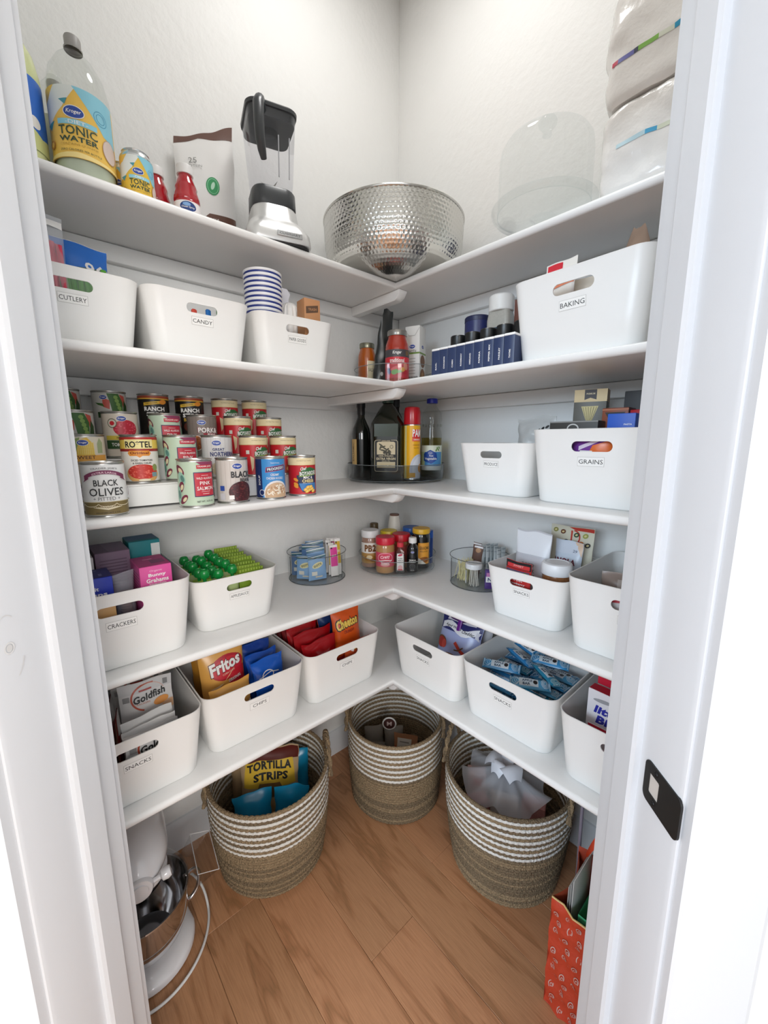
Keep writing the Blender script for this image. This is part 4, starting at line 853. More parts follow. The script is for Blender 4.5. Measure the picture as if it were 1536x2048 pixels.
def art_salmon(D, R, z0, z1):
    MA = mat('#7b2f45', 0.5); MI = mat('#9cc9b4', 0.5); CR = mat('#e6dcb4', 0.5)
    for cx, cz, rx, r2, m, a in ((-0.052, .80, .016, .010, MA, -40), (-0.047, .62, .010, .016, MI, 20), (-0.050, .42, .008, .014, MA, -25), (-0.044, .14, .014, .007, MA, 45), (-0.060, .25, .01, .02, MI, 0), (0.05, .55, .01, .02, MI, 10), (0.047, .80, .012, .012, MA, 30), (0.052, .25, .012, .012, MA, -30)):
        D.ell(cx, z0+cz*(z1-z0), rx, r2, m, a); D.ell(cx+0.003, z0+cz*(z1-z0), rx*0.5, r2*0.5, CR if m is MA else mat('#5d8a80', 0.5), a)
    D.poly([(-0.012, z1), (0.034, z1), (0.036, z1-0.010), (0.020, z1-0.017), (0.006, z1-0.013)], mat('#8d3a5a', 0.5)); D.rect(0.008, z1-0.0115, 0.038, 0.0085, mat('#c33545', 0.5)); D.text("TRADER JOE'S", 0.008, z1-0.0112, 0.0042, WHITE, 0.034, 0.02)
    D.rect(0.006, z0+0.0475, 0.048, 0.056, mat('#35305f', 0.5)); D.rect(0.006, z0+0.0475, 0.0445, 0.0525, mat('#c22f3f', 0.45))
    D.rect(0.006, z0+0.068, 0.016, 0.0007, WHITE); D.text('WILD ALASKAN', 0.006, z0+0.0615, 0.0050, WHITE, 0.037, 0.01); D.text('PINK', 0.006, z0+0.0505, 0.0082, WHITE, 0.024, 0.01); D.text('SALMON', 0.006, z0+0.0385, 0.0085, WHITE, 0.037, 0.01); D.rect(0.006, z0+0.031, 0.020, 0.0007, WHITE); D.rect(0.006, z0+0.026, 0.015, 0.0016, mat('#e9b9b6', 0.5))
    D.text('NET WT. 14.75 OZ', 0.004, z0+0.0085, 0.0040, INK, 0.036, 0.01)
def art_black(D, R, z0, z1):
    wood_bg(D, R, z0, z1, mat('#bdb5ae', 0.6)); oval_logo(D, -0.006, z1-0.014, 0.022); K = mat('#26262a', 0.5)
    D.text('BLACK', 0.004, z1-0.034, 0.0155, K, 0.050, 0.03); D.text('BEANS', 0.014, z1-0.048, 0.0095, K, 0.030, 0.03)
    beans(D, R, 0.002, z0+0.022, 0.030, 0.026, mat('#43191e', 0.35), mat('#6b2d30', 0.3), 120, 4)
    D.rect(-0.022, z0+0.010, 0.011, 0.010, WHITE); D.rect(-0.043, z0+0.032, 0.011, 0.012, mat('#2f4ea0', 0.5)); D.rect(-0.043, z0+0.012, 0.012, 0.016, mat('#c8c4c9', 0.5))
def art_northern(D, R, z0, z1):
    wood_bg(D, R, z0, z1, mat('#c2bdbb', 0.6)); oval_logo(D, -0.010, z1-0.014, 0.021); K = mat('#343a6e', 0.5)
    D.text('GREAT', -0.006, z1-0.030, 0.0068, K, 0.028, 0.02); D.text('NORTHERN', 0.004, z1-0.042, 0.0118, K, 0.060, 0.03); D.text('BEANS', 0.01, z1-0.055, 0.008, K, 0.03, 0.03); beans(D, R, 0.002, z0+0.02, 0.028, 0.02, mat('#d8c8a8', 0.5), mat('#efe2c8', 0.5), 60, 6)
def art_pork(D, R, z0, z1):
    wood_bg(D, R, z0, z1, mat('#6d625c', 0.6)); oval_logo(D, -0.010, z1-0.015, 0.020); D.text('PORK&', 0.006, z1-0.035, 0.0135, WHITE, 0.050, 0.03, outline=mat('#8d2a35', 0.5)); D.rect(0.010, z1-0.047, 0.034, 0.008, mat('#9b2434', 0.5)); D.text('BEANS', 0.014, z1-0.0465, 0.0065, WHITE, 0.022, 0.02)
    D.ell(-0.022, z0+0.030, 0.013, 0.020, mat('#e6ddd2', 0.5)); beans(D, R, -0.022, z0+0.030, 0.0115, 0.0185, mat('#8d4a22', 0.4), mat('#b9672f', 0.4), 60, 9)
def art_prog(D, R, z0, z1):
    NV = mat('#1d2f63', 0.45); D.rect(-0.047, (z0+z1)/2, 0.030, z1-z0, NV); D.text('SOUP', -0.041, z0+0.045, 0.006, WHITE, 0.026, 0.02, 0, 90); D.ell(-0.034, z0+0.013, 0.008, 0.008, mat('#d8dbe4', 0.5)); D.ell(-0.034, z0+0.013, 0.0065, 0.0065, NV)
    D.text('TRADITIONAL', 0.004, z1-0.010, 0.0028, WHITE, 0.024); D.poly([(-0.022, z1-0.034), (0.032, z1-0.027), (0.034, z1-0.014), (-0.020, z1-0.021)], mat('#c8353c', 0.5)); D.poly([(-0.0205, z1-0.0328), (0.0305, z1-0.0262), (0.0325, z1-0.0152), (-0.0185, z1-0.0218)], NV); D.text('PROGRESSO', 0.006, z1-0.024, 0.0070, WHITE, 0.046, 0.02, 0, 7)
    D.text('CREAMY', 0.002, z1-0.040, 0.0062, WHITE, 0.022, 0.012); D.text('CHICKEN NOODLE', 0.002, z1-0.049, 0.0062, WHITE, 0.044, 0.012)
    D.ell(0.006, z0+0.010, 0.034, 0.034, mat('#e8e6e6', 0.4)); D.ell(0.006, z0+0.009, 0.031, 0.030, mat('#cfae8c', 0.5)); r = random.Random(8)
    ps = [[], [], []]
    for k in range(46):
        a = r.uniform(0, pi); q = sqrt(r.random())*0.9; x = 0.006+0.029*q*cos(a); z = z0+0.009+0.028*q*sin(a); t = r.uniform(0, pi); ps[k % 3].append([(x+0.0042*cos(u)*cos(t)-0.0017*sin(u)*sin(t), z+0.0042*cos(u)*sin(t)+0.0017*sin(u)*cos(t)) for u in [2*pi*i/8 for i in range(8)]])
    for g, c in zip(ps, ('#eadcc6', '#b98e6c', '#f3ead9')): D.polys(g, mat(c, 0.5))
def boy_top(D, R, z0, z1):
    D.rect(0, z1-0.0095, 6.2*R, 0.019, mat('#ead9ae', 0.5)); D.text('HOMESTYLE TASTE', -0.004, z1-0.0075, 0.0028, mat('#8a7a52', 0.5), 0.04); D.rect(0, z1-0.0195, 6.2*R, 0.0009, mat('#c9a85e', 0.5))
    D.poly([(-0.020, z1-0.052), (0.034, z1-0.046), (0.034, z1-0.032), (0.012, z1-0.025), (-0.004, z1-0.028), (-0.018, z1-0.040)], mat('#2f6a38', 0.45)); D.text('Chef', -0.006, z1-0.029, 0.0085, WHITE, 0.017, 0.02, 0.35, 8, 0, mat('#2f6a38', 0.5)); D.text('BOYARDEE', 0.008, z1-0.0415, 0.0110, WHITE, 0.050, 0.025, 0, 4, 0, mat('#1f4a28', 0.5)); D.line([(-0.019, z1-0.0505), (0.032, z1-0.0455)], 0.002, mat('#8dae4a', 0.5))
def art_boy(D, R, z0, z1):
    boy_top(D, R, z0, z1); D.text('OVERSTUFFED', 0.010, z0+0.040, 0.0060, WHITE, 0.036, 0.02); D.text('RAVIOLI', 0.010, z0+0.031, 0.0080, mat('#f0d26a', 0.5), 0.034, 0.03); D.ell(0.006, z0+0.010, 0.026, 0.018, mat('#a63a1c', 0.4)); D.ell(0.0, z0+0.013, 0.011, 0.008, mat('#e2b268', 0.5), 15); D.ell(0.016, z0+0.010, 0.011, 0.008, mat('#dca65c', 0.5), -15); D.rect(-0.036, z0+0.060, 0.009, 0.010, mat('#d6d2c8', 0.5)); D.poly([(-0.030, z0+0.05), (-0.020, z0+0.044), (-0.022, z0+0.018), (-0.027, z0+0.008)], mat('#d9c49a', 0.5))
def art_mac(D, R, z0, z1):
    D.poly([(-0.026, z0+0.052), (0.034, z0+0.052), (0.034, z0+0.006), (-0.010, z0+0.006), (-0.022, z0+0.024)], mat('#20294f', 0.45)); D.poly([(-0.020, z0+0.030), (0.034, z0+0.030), (0.034, z0+0.010), (-0.012, z0+0.010)], mat('#3a7fc0', 0.45)); boy_top(D, R, z0, z1)
    D.text('MAC &', 0.006, z0+0.046, 0.0078, WHITE, 0.026, 0.03); D.text('CHEESE', 0.006, z0+0.0365, 0.0080, mat('#f4e2a0', 0.5), 0.033, 0.03); D.text('PASTA IN CHEESE SAUCE', 0.006, z0+0.030, 0.0024, WHITE, 0.030)
    for dx, dz in ((-0.006, 0.013), (0.004, 0.011), (0.012, 0.014), (0.0, 0.019), (0.008, 0.020), (-0.002, 0.008), (0.016, 0.008)): D.ell(0.004+dx, z0+dz, 0.0062, 0.0042, mat('#f0b94e', 0.45), 30); D.ell(0.004+dx, z0+dz, 0.003, 0.0016, mat('#f9dd8e', 0.45), 30)
    for dz in (0.040, 0.028, 0.022): D.ell(-0.027, z0+dz, 0.007, 0.004, mat('#e59a35', 0.45), -30)
def art_ranch(D, R, z0, z1):
    D.rect(0, z1-0.003, 6.2*R, 0.006, mat('#a3452c', 0.5)); D.rect(0, z1-0.0075, 6.2*R, 0.003, mat('#e5b542', 0.5)); D.poly([(-0.026, z1-0.026), (0.018, z1-0.020), (0.018, z1-0.012), (-0.026, z1-0.018)], mat('#e4b93e', 0.45)); D.ell(0.022, z1-0.0155, 0.010, 0.006, mat('#e9932f', 0.45), 10); D.text('THE ORIGINAL', -0.006, z1-0.019, 0.0030, INK, 0.03, 0.01, 0, 7)
    D.text('RANCH', 0.0, z1-0.034, 0.0115, WHITE, 0.050, 0.04); D.text('STYLE', 0.0, z1-0.048, 0.0105, WHITE, 0.040, 0.04); D.text('BEANS', 0.0, z1-0.060, 0.009, mat('#e4b93e', 0.5), 0.036, 0.03); D.ell(0, z0+0.02, 0.02, 0.014, mat('#6b2d1e', 0.5))
def art_peas(D, R, z0, z1):
    G = mat('#3f6a30', 0.5); G2 = mat('#86a958', 0.5); RD = mat('#c9584a', 0.5)
    D.poly([(-0.020, z1-0.012), (-0.004, z1-0.018), (-0.006, z1-0.040), (-0.020, z1-0.034)], RD); D.poly([(0.018, z1-0.002), (0.032, z1-0.006), (0.036, z1-0.030), (0.030, z1-0.046), (0.024, z1-0.020)], RD)
    D.poly([(-0.010, z1-0.001), (0.016, z1-0.001), (0.026, z1-0.022), (0.024, z1-0.050), (0.0, z1-0.052), (-0.004, z1-0.024)], G); D.poly([(0.030, z1-0.016), (0.040, z1-0.030), (0.038, z1-0.052), (0.024, z1-0.052)], mat('#2c4c22', 0.5))
    for k in range(5): D.ell(0.009+0.0022*k, z1-0.010-0.0086*k, 0.0050, 0.0046, G2)
    oval_logo(D, -0.018, z1-0.011, 0.016); D.poly([(-0.038, z1-0.024), (-0.020, z1-0.026), (-0.016, z1-0.034), (-0.030, z1-0.030)], G)
    D.rect(0.006, z1-0.054, 0.078, 0.014, mat('#2d4a28', 0.5)); D.text('Sweet Peas', 0.006, z1-0.0535, 0.0085, mat('#eceadf', 0.5), 0.052, 0.02); D.ell(0.006, z0+0.016, 0.028, 0.014, mat('#7d9c4c', 0.5))
def art_tom(D, R, z0, z1):
    beans(D, R, 0.010, z1-0.034, 0.027, 0.020, mat('#c4283a', 0.4), mat('#e2566a', 0.4), 90, 12); oval_logo(D, 0.002, z1-0.011, 0.019); D.ell(-0.018, z1-0.022, 0.010, 0.011, mat('#5b5a45', 0.5)); D.ell(-0.018, z1-0.022, 0.0085, 0.0092, mat('#d9d2c0', 0.5)); D.ell(-0.018, z1-0.022, 0.005, 0.005, RED)
    D.rect(0.002, z1-0.056, 0.074, 0.010, mat('#d8bf4a', 0.5)); D.text('PETITE DICED', 0.006, z1-0.056, 0.0042, mat('#4c4d20', 0.5), 0.034, 0.02); D.rect(0.0, z1-0.072, 0.07, 0.020, mat('#31512a', 0.5)); D.text('TOMATOES', 0.0, z1-0.072, 0.008, WHITE, 0.046, 0.02)
def art_corn(D, R, z0, z1):
    HU = mat('#93a66a', 0.5); YL = mat('#e9bf45', 0.45)
    for s, c in ((-0.032, HU), (0.030, mat('#a9b58a', 0.5))): D.poly([(s-0.006, z1-0.034), (s+0.006, z1-0.034), (s+0.008, z1-0.012), (s, z1-0.002), (s-0.006, z1-0.014)], c)
    D.poly([(-0.014, z1-0.038), (0.018, z1-0.038), (0.016, z1-0.014), (0.006, z1-0.001), (-0.008, z1-0.006), (-0.013, z1-0.018)], YL)
    ps = [[(x, z), (x+0.0024, z), (x+0.0024, z+0.0022), (x, z+0.0022)] for x in [-0.012+0.0034*k for k in range(9)] for z in [z1-0.036+0.0032*j for j in range(8)]]
    D.polys(ps, mat('#f3d97c', 0.45)); D.poly([(-0.016, z1-0.004), (-0.006, z1-0.001), (-0.016, z1-0.036)], HU); oval_logo(D, -0.002, z1-0.012, 0.019)
    D.rect(0.0, z1-0.046, 0.090, 0.016, mat('#e3a448', 0.5)); D.text('SWEET', 0.000, z1-0.0425, 0.0070, mat('#5a3b1e', 0.5), 0.036, 0.012); D.text('Golden Corn', -0.006, z1-0.0535, 0.0078, mat('#6b4420', 0.5), 0.052, 0.01); D.ring(-0.034, z1-0.030, 0.010, 0.009, 0.0012, G_ := mat('#4c7a3c', 0.5)); D.rect(-0.030, z1-0.066, 0.03, 0.018, mat('#e9c98a', 0.5)); D.text('NO SALT', -0.034, z1-0.060, 0.005, mat('#6b4420', 0.5), 0.02, 0.02)
def art_rotel(D, R, z0, z1):
    D.rect(0, z1-0.015, 6.2*R, 0.030, mat('#efcf5a', 0.45)); D.rect(0, z1-0.003, 6.2*R, 0.006, mat('#b8322c', 0.45)); D.rect(0, z1-0.029, 6.2*R, 0.006, mat('#9e2c2a', 0.45)); D.rect(-0.002, z1-0.0155, 0.060, 0.021, mat('#f7e7a0', 0.45)); D.text('RO*TEL', -0.002, z1-0.016, 0.0150, INK, 0.056, 0.025)
    D.poly([(-0.026, z1-0.036), (-0.022, z1-0.030), (0.018, z1-0.030), (0.022, z1-0.036), (0.018, z1-0.042), (0.004, z1-0.042), (-0.002, z1-0.046), (-0.008, z1-0.042), (-0.022, z1-0.042)], mat('#e8963a', 0.45)); D.text('Original', -0.002, z1-0.0362, 0.0075, mat('#7b2b18', 0.5), 0.038, 0.03)
    D.text('DICED TOMATOES', 0.002, z1-0.052, 0.0042, INK, 0.044, 0.02); D.text('& GREEN CHILIES', 0.002, z1-0.0585, 0.0038, INK, 0.038, 0.02)
    D.ell(0.002, z0+0.016, 0.034, 0.022, mat('#d8a868', 0.45)); beans(D, R, 0.002, z0+0.021, 0.031, 0.017, mat('#cc3a30', 0.4), mat('#e8705f', 0.4), 80, 15); D.rect(0.026, z0+0.014, 0.012, 0.010, mat('#7d9aa0', 0.5)); D.ell(0.004, z0+0.002, 0.012, 0.003, mat('#f0e2c4', 0.45)); D.ell(0.028, z0+0.030, 0.006, 0.008, mat('#8c9a5c', 0.5))
CANS = {'olives': (art_olives, mat('#eeeeec', 0.4)), 'salmon': (art_salmon, mat('#c2d6bd', 0.42)), 'black': (art_black, mat('#d2cbc5', 0.45)), 'north': (art_northern, mat('#d9d6d4', 0.45)), 'pork': (art_pork, mat('#83776f', 0.45)), 'prog': (art_prog, mat('#3c8fd2', 0.4)), 'mac': (art_mac, mat('#c3222c', 0.4)), 'boy': (art_boy, mat('#c3222c', 0.4)), 'ranch': (art_ranch, mat('#1d1a18', 0.4)), 'peas': (art_peas, mat('#c9c6bf', 0.42)), 'tom': (art_tom, mat('#ded3c3', 0.42)), 'corn': (art_corn, mat('#e4dac6', 0.42)), 'rotel': (art_rotel, mat('#eeeae2', 0.42))}
S_ = T3; X0, X1, X2, X3 = 0.345, 0.252, 0.164, 0.076
rows = [
 ('olives', X0+0.004, -1.168, 0, 2, 'white can of black olives at the front left of the canned goods'),
 ('salmon', X0+0.004, -0.990, 0, 22, 'mint can of pink salmon with red square, front row on the shelf'),
 ('black', X0-0.002, -0.900, 0, 28, 'black beans can with pale wood print in the front row'),
 ('prog', X0, -0.798, 0, 14, 'blue soup can in the front row of canned goods'),
 ('mac', X0-0.004, -0.700, 0, 16, 'red mac and cheese can, rightmost of the front row'),
 ('corn', X1+0.006, -1.185, 1, 0, 'sweet corn can with orange band behind the olives can'),
 ('rotel', X1, -1.080, 1, 2, 'yellow topped diced tomato can on the lowest step'),
 ('salmon', X1, -0.990, 1, 16, 'mint can of pink salmon on the lowest step'),
 ('north', X1, -0.900, 1, 14, 'pale white bean can with navy lettering on the lowest step'),
 ('boy', X1, -0.800, 1, 32, 'red ravioli can on the lowest step, left of two alike'),
 ('boy', X1, -0.708, 1, 28, 'red ravioli can on the lowest step, right of two alike'),
 ('peas', X2, -1.188, 2, 6, 'sweet peas can at the left end of the middle step'),
 ('tom', X2, -1.098, 2, 2, 'cream can with heap of red tomatoes on the middle step'),
 ('salmon', X2, -0.998, 2, 14, 'mint can of pink salmon on the middle step'),
 ('pork', X2, -0.905, 2, 14, 'grey brown pork and beans can on the middle step'),
 ('boy', X2, -0.805, 2, 26, 'red ravioli can on the middle step, left of two alike'),
 ('boy', X2, -0.706, 2, 24, 'red ravioli can on the middle step, right of two alike'),
 ('peas', X3, -1.200, 3, 4, 'sweet peas can at the left end of the top step'),
 ('peas', X3, -1.102, 3, 8, 'sweet peas can second from left on the top step'),
 ('ranch', X3, -1.000, 3, 2, 'black ranch style beans can on the top step, left of two'),
 ('ranch', X3, -0.907, 3, 2, 'black ranch style beans can on the top step, right of two'),
 ('boy', X3, -0.805, 3, 22, 'red ravioli can on the top step, left of two alike'),
 ('boy', X3, -0.710, 3, 20, 'red ravioli can on the top step, right of two alike')]
for d, x, y, st_, off, lb in rows: can(d, CANS[d][1], CANS[d][0], lb, x, y, T3+0.055*st_, off, 0.0375, 0.1115, 'cans on the tiered riser')
# corner turntable with oils
TZ = T3+0.012
turntable('large smoky turntable holding oil bottles in the corner of the middle shelf', (0.198, -0.198, T3), 0.186, 0.066, SMOKE)
DKG = mat('#0d120d', 0.10, 0, 0, 60, 0.6, coat=0.6)
t = thing('wine_bottle', 'slim dark bottle with narrow tan label at the turntable left', 'bottle', (0.112, -0.300, TZ), face(0.112, -0.300, -38)); R = 0.036
b = B(); b.lathe([(R*.7, 0.003), (R*.95, 0), (R, 0.006), (R, 0.165), (R*.9, 0.185), (R*.55, 0.212), (0.0145, 0.225), (0.0135, 0.262)], DKG, 36, cap1=False); obj('glass', b.mesh('glass', 50), t)
b = B(); b.lathe([(0.0145, 0.236), (0.0150, 0.262), (0.0165, 0.264), (0.0165, 0.292), (0.0150, 0.294), (0.0005, 0.294)], mat('#131214', 0.4), 28, cap0=False); obj('capsule', b.mesh('capsule', 40), t)
obj('paper_label', paper(R, 0.05, 0.145, mat('#0e110e', 0.2), lambda D, R, a, c: (D.rect(-0.012, (a+c)/2, 0.034, c-a, mat('#c7a468', 0.5)), D.text('BALSAMIC', -0.012, (a+c)/2, 0.009, mat('#4c3318', 0.5), 0.07, 0.01, 0, 90))), t)
t = thing('olive_oil_jug', 'large dark green olive oil bottle with framed label', 'bottle', (0.236, -0.274, TZ), 40)
def olring(z, w, r): return [(p[0], p[1], z) for p in rrect(w/2, w/2*0.9, r, 6)]
b = B(); b.loft([olring(0.0, 0.108, 0.02), olring(0.004, 0.116, 0.024), olring(0.185, 0.118, 0.026), olring(0.200, 0.116, 0.028), olring(0.255, 0.058, 0.024), olring(0.266, 0.038, 0.017), olring(0.274, 0.034, 0.0155)], mat('#0e1409', 0.12, 0, 0, 60, 0.6, coat=0.6), True, False)
D = Decal(b, face_front(-0.0535, 0)); D.rect(0, 0.176, 0.085, 0.044, mat('#2b3418', 0.2))
obj('jug', b.mesh('jug', 50, fix=False), t)
b = B(); D = Decal(b, face_front(-0.0536, 0), off=0.0006); K = mat('#171510', 0.5); TN = mat('#d2c4a2', 0.5)
P_ = lambda w, h, r, cz: [(p[0], cz+p[1]) for p in rrect(w/2, h/2, r, 4)]
D.poly(P_(0.084, 0.112, 0.008, 0.086), TN); D.poly(P_(0.081, 0.109, 0.007, 0.086), K); D.poly(P_(0.066, 0.086, 0.007, 0.093), TN); D.rect(0, 0.139, 0.036, 0.006, K); D.text('KIRKLAND', 0, 0.139, 0.0038, TN, 0.030, 0.03)
for k, (x, z, a) in enumerate(((-0.018, 0.124, -35), (-0.010, 0.118, 20), (-0.004, 0.112, -30), (0.004, 0.108, 40), (-0.012, 0.106, -10), (0.012, 0.104, -40), (-0.020, 0.115, 70))): D.ell(x, z, 0.009, 0.0028, mat('#4b4732', 0.5), a)
for x, z in ((-0.006, 0.098), (0.002, 0.096), (0.009, 0.099), (-0.001, 0.101), (0.013, 0.094)): D.ell(x, z, 0.0046, 0.0052, mat('#3b3826', 0.5))
D.ring(0.020, 0.118, 0.006, 0.006, 0.0012, K); D.rect(0, 0.078, 0.074, 0.026, K); D.text('100% ITALIAN', 0, 0.086, 0.0055, TN, 0.052, 0.02); D.text('EXTRA VIRGIN', 0, 0.076, 0.0088, TN, 0.068, 0.03); D.text('OLIVE OIL', 0, 0.068, 0.0035, TN, 0.03, 0.01); D.rect(0, 0.052, 0.066, 0.016, mat('#c4b48e', 0.5)); D.text('COLD EXTRACTED', 0, 0.052, 0.003, K, 0.04); D.text('2 L', 0, 0.036, 0.003, TN, 0.008)
obj('paper_label', b.mesh('paper_label', fix=False), t)
b = B(); b.lathe([(0.0195, 0.272), (0.0205, 0.274), (0.0200, 0.296), (0.0185, 0.299), (0.0005, 0.299)], mat('#1d3d30', 0.35), 30, cap0=False); obj('cap', b.mesh('cap', 30), t)
t = thing('vinegar_bottle', 'dark bottle standing behind the large olive oil bottle', 'bottle', (0.150, -0.155, TZ), 0); b = B(); b.lathe([(0.03, 0), (0.038, 0.004), (0.038, 0.19), (0.024, 0.235), (0.0145, 0.252), (0.0145, 0.275)], mat('#14110e', 0.15), 32, cap1=False); obj('glass', b.mesh('glass', 50), t); b = B(); b.lathe([(0.0165, 0.27), (0.0165, 0.300), (0.0005, 0.301)], mat('#101010', 0.4), 24, cap0=False); obj('cap', b.mesh('cap', 40), t)
t = thing('oil_bottle', 'small golden oil bottle with black cap behind the spray can', 'bottle', (0.232, -0.140, TZ), 20); b = B(); b.lathe([(0.02, 0), (0.027, 0.004), (0.028, 0.115), (0.024, 0.155), (0.012, 0.185), (0.011, 0.20)], mat('#a8811a', 0.12, coat=0.6), 32, cap1=False); obj('glass', b.mesh('glass', 50), t); b = B(); b.lathe([(0.014, 0.195), (0.014, 0.225), (0.0005, 0.226)], mat('#121212', 0.4), 24, cap0=False); obj('cap', b.mesh('cap', 40), t)
t = thing('spray_can', 'yellow cooking spray can with red cap on the smoky turntable', 'spray can', (0.318, -0.232, TZ), face(0.318, -0.232, 30)); R = 0.030
b = B(); b.lathe([(R*.9, 0), (R, 0.002), (R, 0.004), (R*.98, 0.006), (R*.98, 0.192), (R*.93, 0.198)], STEEL, 36, cap1=False); obj('can_body', b.mesh('can_body', 40), t)
b = B(); b.lathe([(R*1.0, 0.196), (R*1.01, 0.198), (R*0.97, 0.240), (R*0.86, 0.254), (R*0.6, 0.2575), (0.0005, 0.258)], mat('#b80f1e', 0.3, coat=0.3), 36, cap0=False); obj('cap', b.mesh('cap', 40), t)
def art_pam(D, R, z0, z1):
    D.rect(0.004, z1-0.034, 0.038, 0.040, mat('#d41f2c', 0.4)); D.text('PAM', 0.004, z1-0.026, 0.026, WHITE, 0.036, 0.03); D.rect(0.004, z1-0.049, 0.038, 0.012, mat('#e0573a', 0.4)); D.text('ORIGINAL', 0.004, z1-0.049, 0.005, WHITE, 0.028, 0.02)
    D.text('COOKING SPRAY', 0.002, z1-0.068, 0.0042, mat('#9a5a1c', 0.5), 0.03, 0.02); D.text('NO-STICK', 0.002, z1-0.078, 0.0042, mat('#9a5a1c', 0.5), 0.022, 0.01)
    D.ell(0.012, z0+0.028, 0.036, 0.058, mat('#c9ccd8', 0.35)); D.ell(0.016, z0+0.030, 0.030, 0.048, mat('#dcdee6', 0.35)); D.ell(0.020, z0+0.036, 0.012, 0.016, mat('#e09a3c', 0.35)); D.rect(-0.014, z0+0.012, 0.022, 0.016, mat('#e2a83c', 0.4)); D.rect(-0.040, (z0+z1)/2, 0.010, z1-z0, mat('#d8cf8e', 0.4))
obj('paper_label', paper(R*.985, 0.006, 0.192, mat('#eeb21e', 0.35), art_pam), t, 'yellow printed can wall')
t = thing('vegetable_oil_bottle', 'clear vegetable oil bottle with blue cap at the turntable right', 'bottle', (0.310, -0.118, TZ), face(0.31, -0.118, 0)); R = 0.039
b = B(); b.lathe([(R*.7, 0.002), (R*.95, 0), (R, 0.006), (R, 0.125), (R*0.97, 0.14), (R*1.0, 0.16), (R*.82, 0.185), (R*.98, 0.215), (R*.9, 0.242), (R*.5, 0.262), (0.015, 0.268), (0.015, 0.28)], PETG, 40, cap1=False); obj('bottle_body', b.mesh('bottle_body', 50), t)
b = B(); b.lathe([(R*.9, 0.003), (R*.97, 0.007), (R*.97, 0.150), (0.0005, 0.150)], clear('oil', '#e3d9a0', 0.93, 0.05, 0.3), 36); obj('oil', b.mesh('oil', 50), t)
b = B(); b.lathe([(0.020, 0.276), (0.0205, 0.278), (0.0200, 0.291), (0.0185, 0.293), (0.0005, 0.293)], mat('#1f2a9a', 0.35), 30); obj('cap', b.mesh('cap', 30), t)
b = B()
for k in range(14): a = 2*pi*k/14; b.M = Matrix.Translation((R*.90*cos(a), R*.90*sin(a), 0.195)); b.lathe([(0.0005, -0.006), (0.0035, -0.003), (0.004, 0), (0.0035, 0.003), (0.0005, 0.006)], PETG, 8)
o = obj('grip_dimples', b.mesh('grip_dimples', 50), t); o['kind'] = 'stuff'
def art_veg(D, R, z0, z1):
    D.rect(0.010, (z0+z1)/2-0.01, 0.072, z1-z0-0.02, mat('#4d8fc4', 0.4)); D.rect(0.0, z1-0.012, 0.10, 0.024, mat('#dfe4d2', 0.4)); D.poly([(-0.03, z1-0.03), (-0.004, z1-0.016), (0.020, z1-0.028), (0.024, z0+0.04), (0.0, z0+0.024), (-0.03, z0+0.035)], mat('#234a9c', 0.4)); oval_logo(D, -0.004, z1-0.028, 0.014); D.text('Pure', 0.0, z1-0.038, 0.006, WHITE, 0.014, 0.02); D.text('Vegetable', -0.002, z1-0.050, 0.011, WHITE, 0.046, 0.02); D.rect(0, z0+0.008, 0.09, 0.016, mat('#e9ece6', 0.4))
    for x, z in ((0.022, -0.010), (0.027, -0.016), (0.018, -0.018), (0.030, -0.008)): D.ell(x, z1+z, 0.005, 0.0025, mat('#5f8a38', 0.5), 40*x*100)
obj('paper_label', paper(R+0.0003, 0.030, 0.122, mat('#bccfa0', 0.4), art_veg), t)
# produce bin
bag('produce_bag', 'crumpled translucent bag rising from the PRODUCE bin', 'bag', inbin('produce', 0.030, 0.040, 0.008), 2, 0.118, 0.215, 0.06, mat('#c4c5c3', 0.3, 0, 0.3, 30), lambda D, w, h: [D.ell(0.020+0.012*k, h*(0.80+0.025*k), 0.0035, 0.006, INK, -40) for k in range(3)], 53, kind='pillow', wr=0.007)
# grains bin
def gold(D, w, h):
    D.rect(0, h-0.0155, w, 0.031, mat('#c9ad74', 0.4)); D.poly([(-0.014, h-0.0005), (0.014, h-0.0005), (0.014, h-0.026), (0, h-0.021), (-0.014, h-0.026)], mat('#2b2226', 0.5)); D.text('PREMIUM', 0, h-0.011, 0.0042, mat('#d8c9a5', 0.5), 0.020, 0.02); D.poly([(-0.020, h-0.042), (0.020, h-0.042), (0.0, h-0.098)], mat('#c9b878', 0.45))
    for k in range(6): D.line([(-0.016+0.0064*k, h-0.044), (-0.004+0.0016*k, h-0.084)], 0.0012, mat('#6e6238', 0.5))
def goldside(D, w, h):
    D.rect(0, h-0.0155, w, 0.031, mat('#9d7a35', 0.4)); D.rect(0, h*0.4, w, h*0.8-0.005, mat('#15120f', 0.4))
    for k in range(2): D.text('ORGANIC', -0.012+0.022*k, h-0.075, 0.005, mat('#8b8578', 0.5), 0.028, 0.01, 0, 90)
gx = lambda lx, ly, lz: inbin('grains', lx, ly, lz)
carton('grain_carton', 'charcoal and gold carton with a triangular window, tallest in GRAINS bin', 'box', gx(-0.080, 0.020, 0.005), 14, 0.076, 0.056, 0.275, mat('#5c5a52', 0.45), gold, None, None, goldside)
def rice(D, w, h): D.ring(0.0, h-0.018, 0.014, 0.012, 0.003, mat('#c9c8c4', 0.5)); D.rect(0, h-0.0015, w, 0.003, mat('#8a8884', 0.5))
carton('dark_carton', 'low black carton at the front left of the GRAINS bin', 'box', gx(-0.066, -0.092, 0.005), 3, 0.112, 0.050, 0.192, mat('#3d3b38', 0.5), rice, None, lambda D, w, d: D.rect(0, 0, w*0.96, d*0.9, mat('#4a4845', 0.5)))
